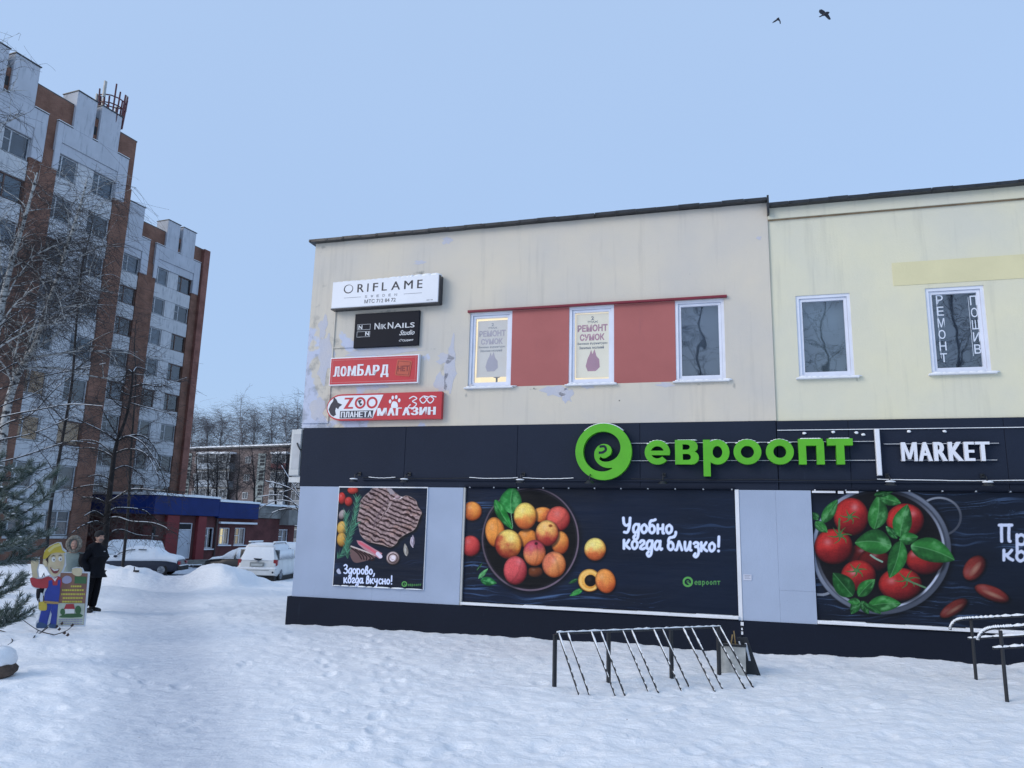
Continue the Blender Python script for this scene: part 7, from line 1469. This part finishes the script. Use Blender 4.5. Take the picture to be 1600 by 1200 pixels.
# ------------------------------------------------------------------ ramp handrails
def handrail(base, px_post, top_pts, low_pts, label, seed):
    B_ = gpt(*base); PL = Plane(B_, STORE.a); t = thing('handrail', label, 'handrail', PL.w(0, 0, 0), PL.a, 'ramp handrails at the right edge')
    def ext(pts): P_ = [PL.at(*p) for p in pts]; dx = P_[-1][0] - P_[-2][0]; dz = P_[-1][1] - P_[-2][1]; P_.append((P_[-1][0] + 1.8, P_[-1][1] + dz / dx * 1.8)); return P_
    for k, (pts, nm) in enumerate(((top_pts, 'top_rail'), (low_pts, 'lower_rail'))):
        P_ = ext(pts); C_ = catmull(P_, 6) if len(P_) > 3 else P_; L = [(x, 0, z) for x, z in C_]; MB().tube(L, .021, 10).obj(nm, MT['black'], t); snowline([(x, -.004, z + .010) for x, _, z in L], .023, 'rail_snow', t, .2, seed=seed + k, lump=.12)
    zt_ = max(p[1] for p in [PL.at(*q) for q in top_pts]); u, z_ = PL.at(*px_post)
    for du in (0, 1.9): MB().tube([(u + du, .0, -.3), (u + du, .0, z_ - .01 + .02 * du)], .024, 12).obj('post', MT['black'], t)
    return t
handrail((1521, 1063), (1517, 968), [(1484.5, 984), (1486, 978), (1492, 971), (1504, 967.5), (1530, 966), (1600, 962)], [(1512, 998), (1600, 992.5)], 'dark handrail nearer the shop wall, snow on its curved top', 3)
handrail((1573, 1094), (1563, 984), [(1527.5, 1001), (1530, 994), (1537, 986), (1551, 981.5), (1575, 980), (1600, 978)], [(1551, 1013), (1600, 1010)], 'dark handrail at the right edge, nearest the camera', 8)

# ------------------------------------------------------------------ birds, boulder
CROW = mat('crow_feathers', (.010, .012, .020), .6, .3, 20)
def wing(pts3, mb, th=.008):
    n = len(pts3); mb.add([tuple(Vector(p) + Vector((0, 0, th))) for p in pts3] + [tuple(Vector(p) - Vector((0, 0, th))) for p in pts3], [tuple(range(n)), tuple(range(n, 2 * n))[::-1]] + [(i, (i + 1) % n, n + (i + 1) % n, n + i) for i in range(n)])
def bird(px, py, dist, label, body_pts, r, wings, tail):
    c = apt(px, py, dist); t = thing('crow', label, 'bird', c, 0, 'crows flying above the shop'); k = dist / FPX * .97
    f = lambda p: Vector(((p[0] - px) * k, p[2] if len(p) > 2 else 0, -(p[1] - py) * k)); m = MB(); m.tube([f(p) for p in body_pts], r, 10); m.obj('body', CROW, t, smooth=True)
    for w_ in wings:
        m = MB(); P_ = [f(p) for p in w_]; n = len(P_); m.add([tuple(p + Vector((0, .012, 0))) for p in P_] + [tuple(p - Vector((0, .012, 0))) for p in P_], [tuple(range(n)), tuple(range(n, 2 * n))[::-1]] + [(i, (i + 1) % n, n + (i + 1) % n, n + i) for i in range(n)]); m.obj('wing', CROW, t)
    m = MB(); P_ = [f(p) for p in tail]; n = len(P_); m.add([tuple(p + Vector((0, .01, 0))) for p in P_] + [tuple(p - Vector((0, .01, 0))) for p in P_], [tuple(range(n)), tuple(range(n, 2 * n))[::-1]] + [(i, (i + 1) % n, n + (i + 1) % n, n + i) for i in range(n)]); m.obj('tail', CROW, t)
bird(1290, 21, 32, 'black crow with spread wings and visible tail, right of the other', [(1285, 25), (1288, 23), (1292, 21), (1295, 19.5), (1297, 18.5)], [.03, .075, .085, .055, .015], [[(1291, 21), (1288, 16), (1283, 13), (1279, 14), (1278, 18), (1281, 22), (1286, 24), (1290, 24)], [(1288, 24), (1292, 20), (1297, 21, .1), (1302, 22, .25), (1304, 24, .3), (1300, 26.5, .25), (1294, 27.5, .1), (1289, 26.5)]], [(1287, 24), (1285, 26), (1279, 29), (1277.5, 28), (1284, 23.5)])
bird(1215, 31, 36, 'black crow with wings pushed down, left of the other', [(1213, 31.5), (1215, 30), (1216.5, 28.5), (1217.5, 26.5)], [.03, .07, .06, .02], [[(1217, 27.5), (1213, 30), (1209, 33), (1205.5, 36.5), (1207, 37), (1211, 35), (1215, 32)], [(1216, 27.5), (1220, 27, .1), (1223, 29.5, .2), (1223.5, 32.5, .25), (1221.5, 34, .2), (1218, 33), (1214.5, 31.5)]], [(1214, 31), (1211, 33), (1206, 38), (1205.5, 36.8), (1212, 31)])
bp_ = gpt(-12, 1062, 0); t = thing('boulder', 'brown boulder under a thick snow cap at the left edge', 'boulder', (bp_.x, bp_.y + .15, gz(bp_.x, bp_.y))); m = MB(); random.seed(12); m.ell((0, 0, .10), (.17, .22, .13), 12, 9, jit=.10); m.obj('rock', mat('brown_rock', (.09, .065, .05), .9, .4, 8, .7, 30), t); m = MB(); m.ell((-.03, 0, .22), (.175, .22, .17), 16, 10, jit=.04); m.obj('snow_cap', MT['snow'], t, smooth=True)
# debris near the sedan and the annex
t = thing('log_pile', 'snowy planks and rubble at the foot of the annex wall beside the pale door', 'rubble', grd(322, 880, 49)); m, sn = MB(), MB(); rs = random.Random(9)
for i in range(9):
    a = rs.uniform(-.4, .5); x = -1.2 + .35 * i; z = .12 + .1 * rs.random(); d = Vector((cos(a), rs.uniform(-.3, .3), rs.uniform(-.2, .25))) * rs.uniform(.4, .8); pl = MB().tube([Vector((x, 0, z)) - d, Vector((x, 0, z)) + d], .05, 5); pl.obj('plank', mat('wet_plank', (.06, .05, .05), .9, .4) if 'wet_plank' not in bpy.data.materials else bpy.data.materials['wet_plank'], t); sn.tube([Vector((x, 0, z + .05)) - d, Vector((x, 0, z + .05)) + d], .04, 5)
sn.obj('plank_snow', MT['snow'], t)['kind'] = 'stuff'
t = thing('snow_shovel', 'small dark scrap sticking out of the snow bank in front of the sedan', 'scrap', (0, 0, 0)); v = apt(210, 893, 29.4); t.location = (v.x, v.y, gz(v.x, v.y)); m = MB(); m.tube([(0, 0, -.1), (-.02, 0, .17)], .02, 5).box(-.03, .16, -.04, .04, -.02, .05); m.obj('scrap', MT['black'], t)
for o in list(bpy.data.objects):
    if o.name.split('.')[0] in ('flaked_joint', 'tie', 'lettering', 'small_lettering', 'black_lettering', 'red_lettering', 'phone_number', 'white_patch', 'scratch', 'notice_text', 'snow_clump', 'sill_snow', 'ledge_snow', 'bumper_snow', 'snow_hem', 'marking', 'cable_snow') and o.type == 'MESH': o['kind'] = 'stuff'
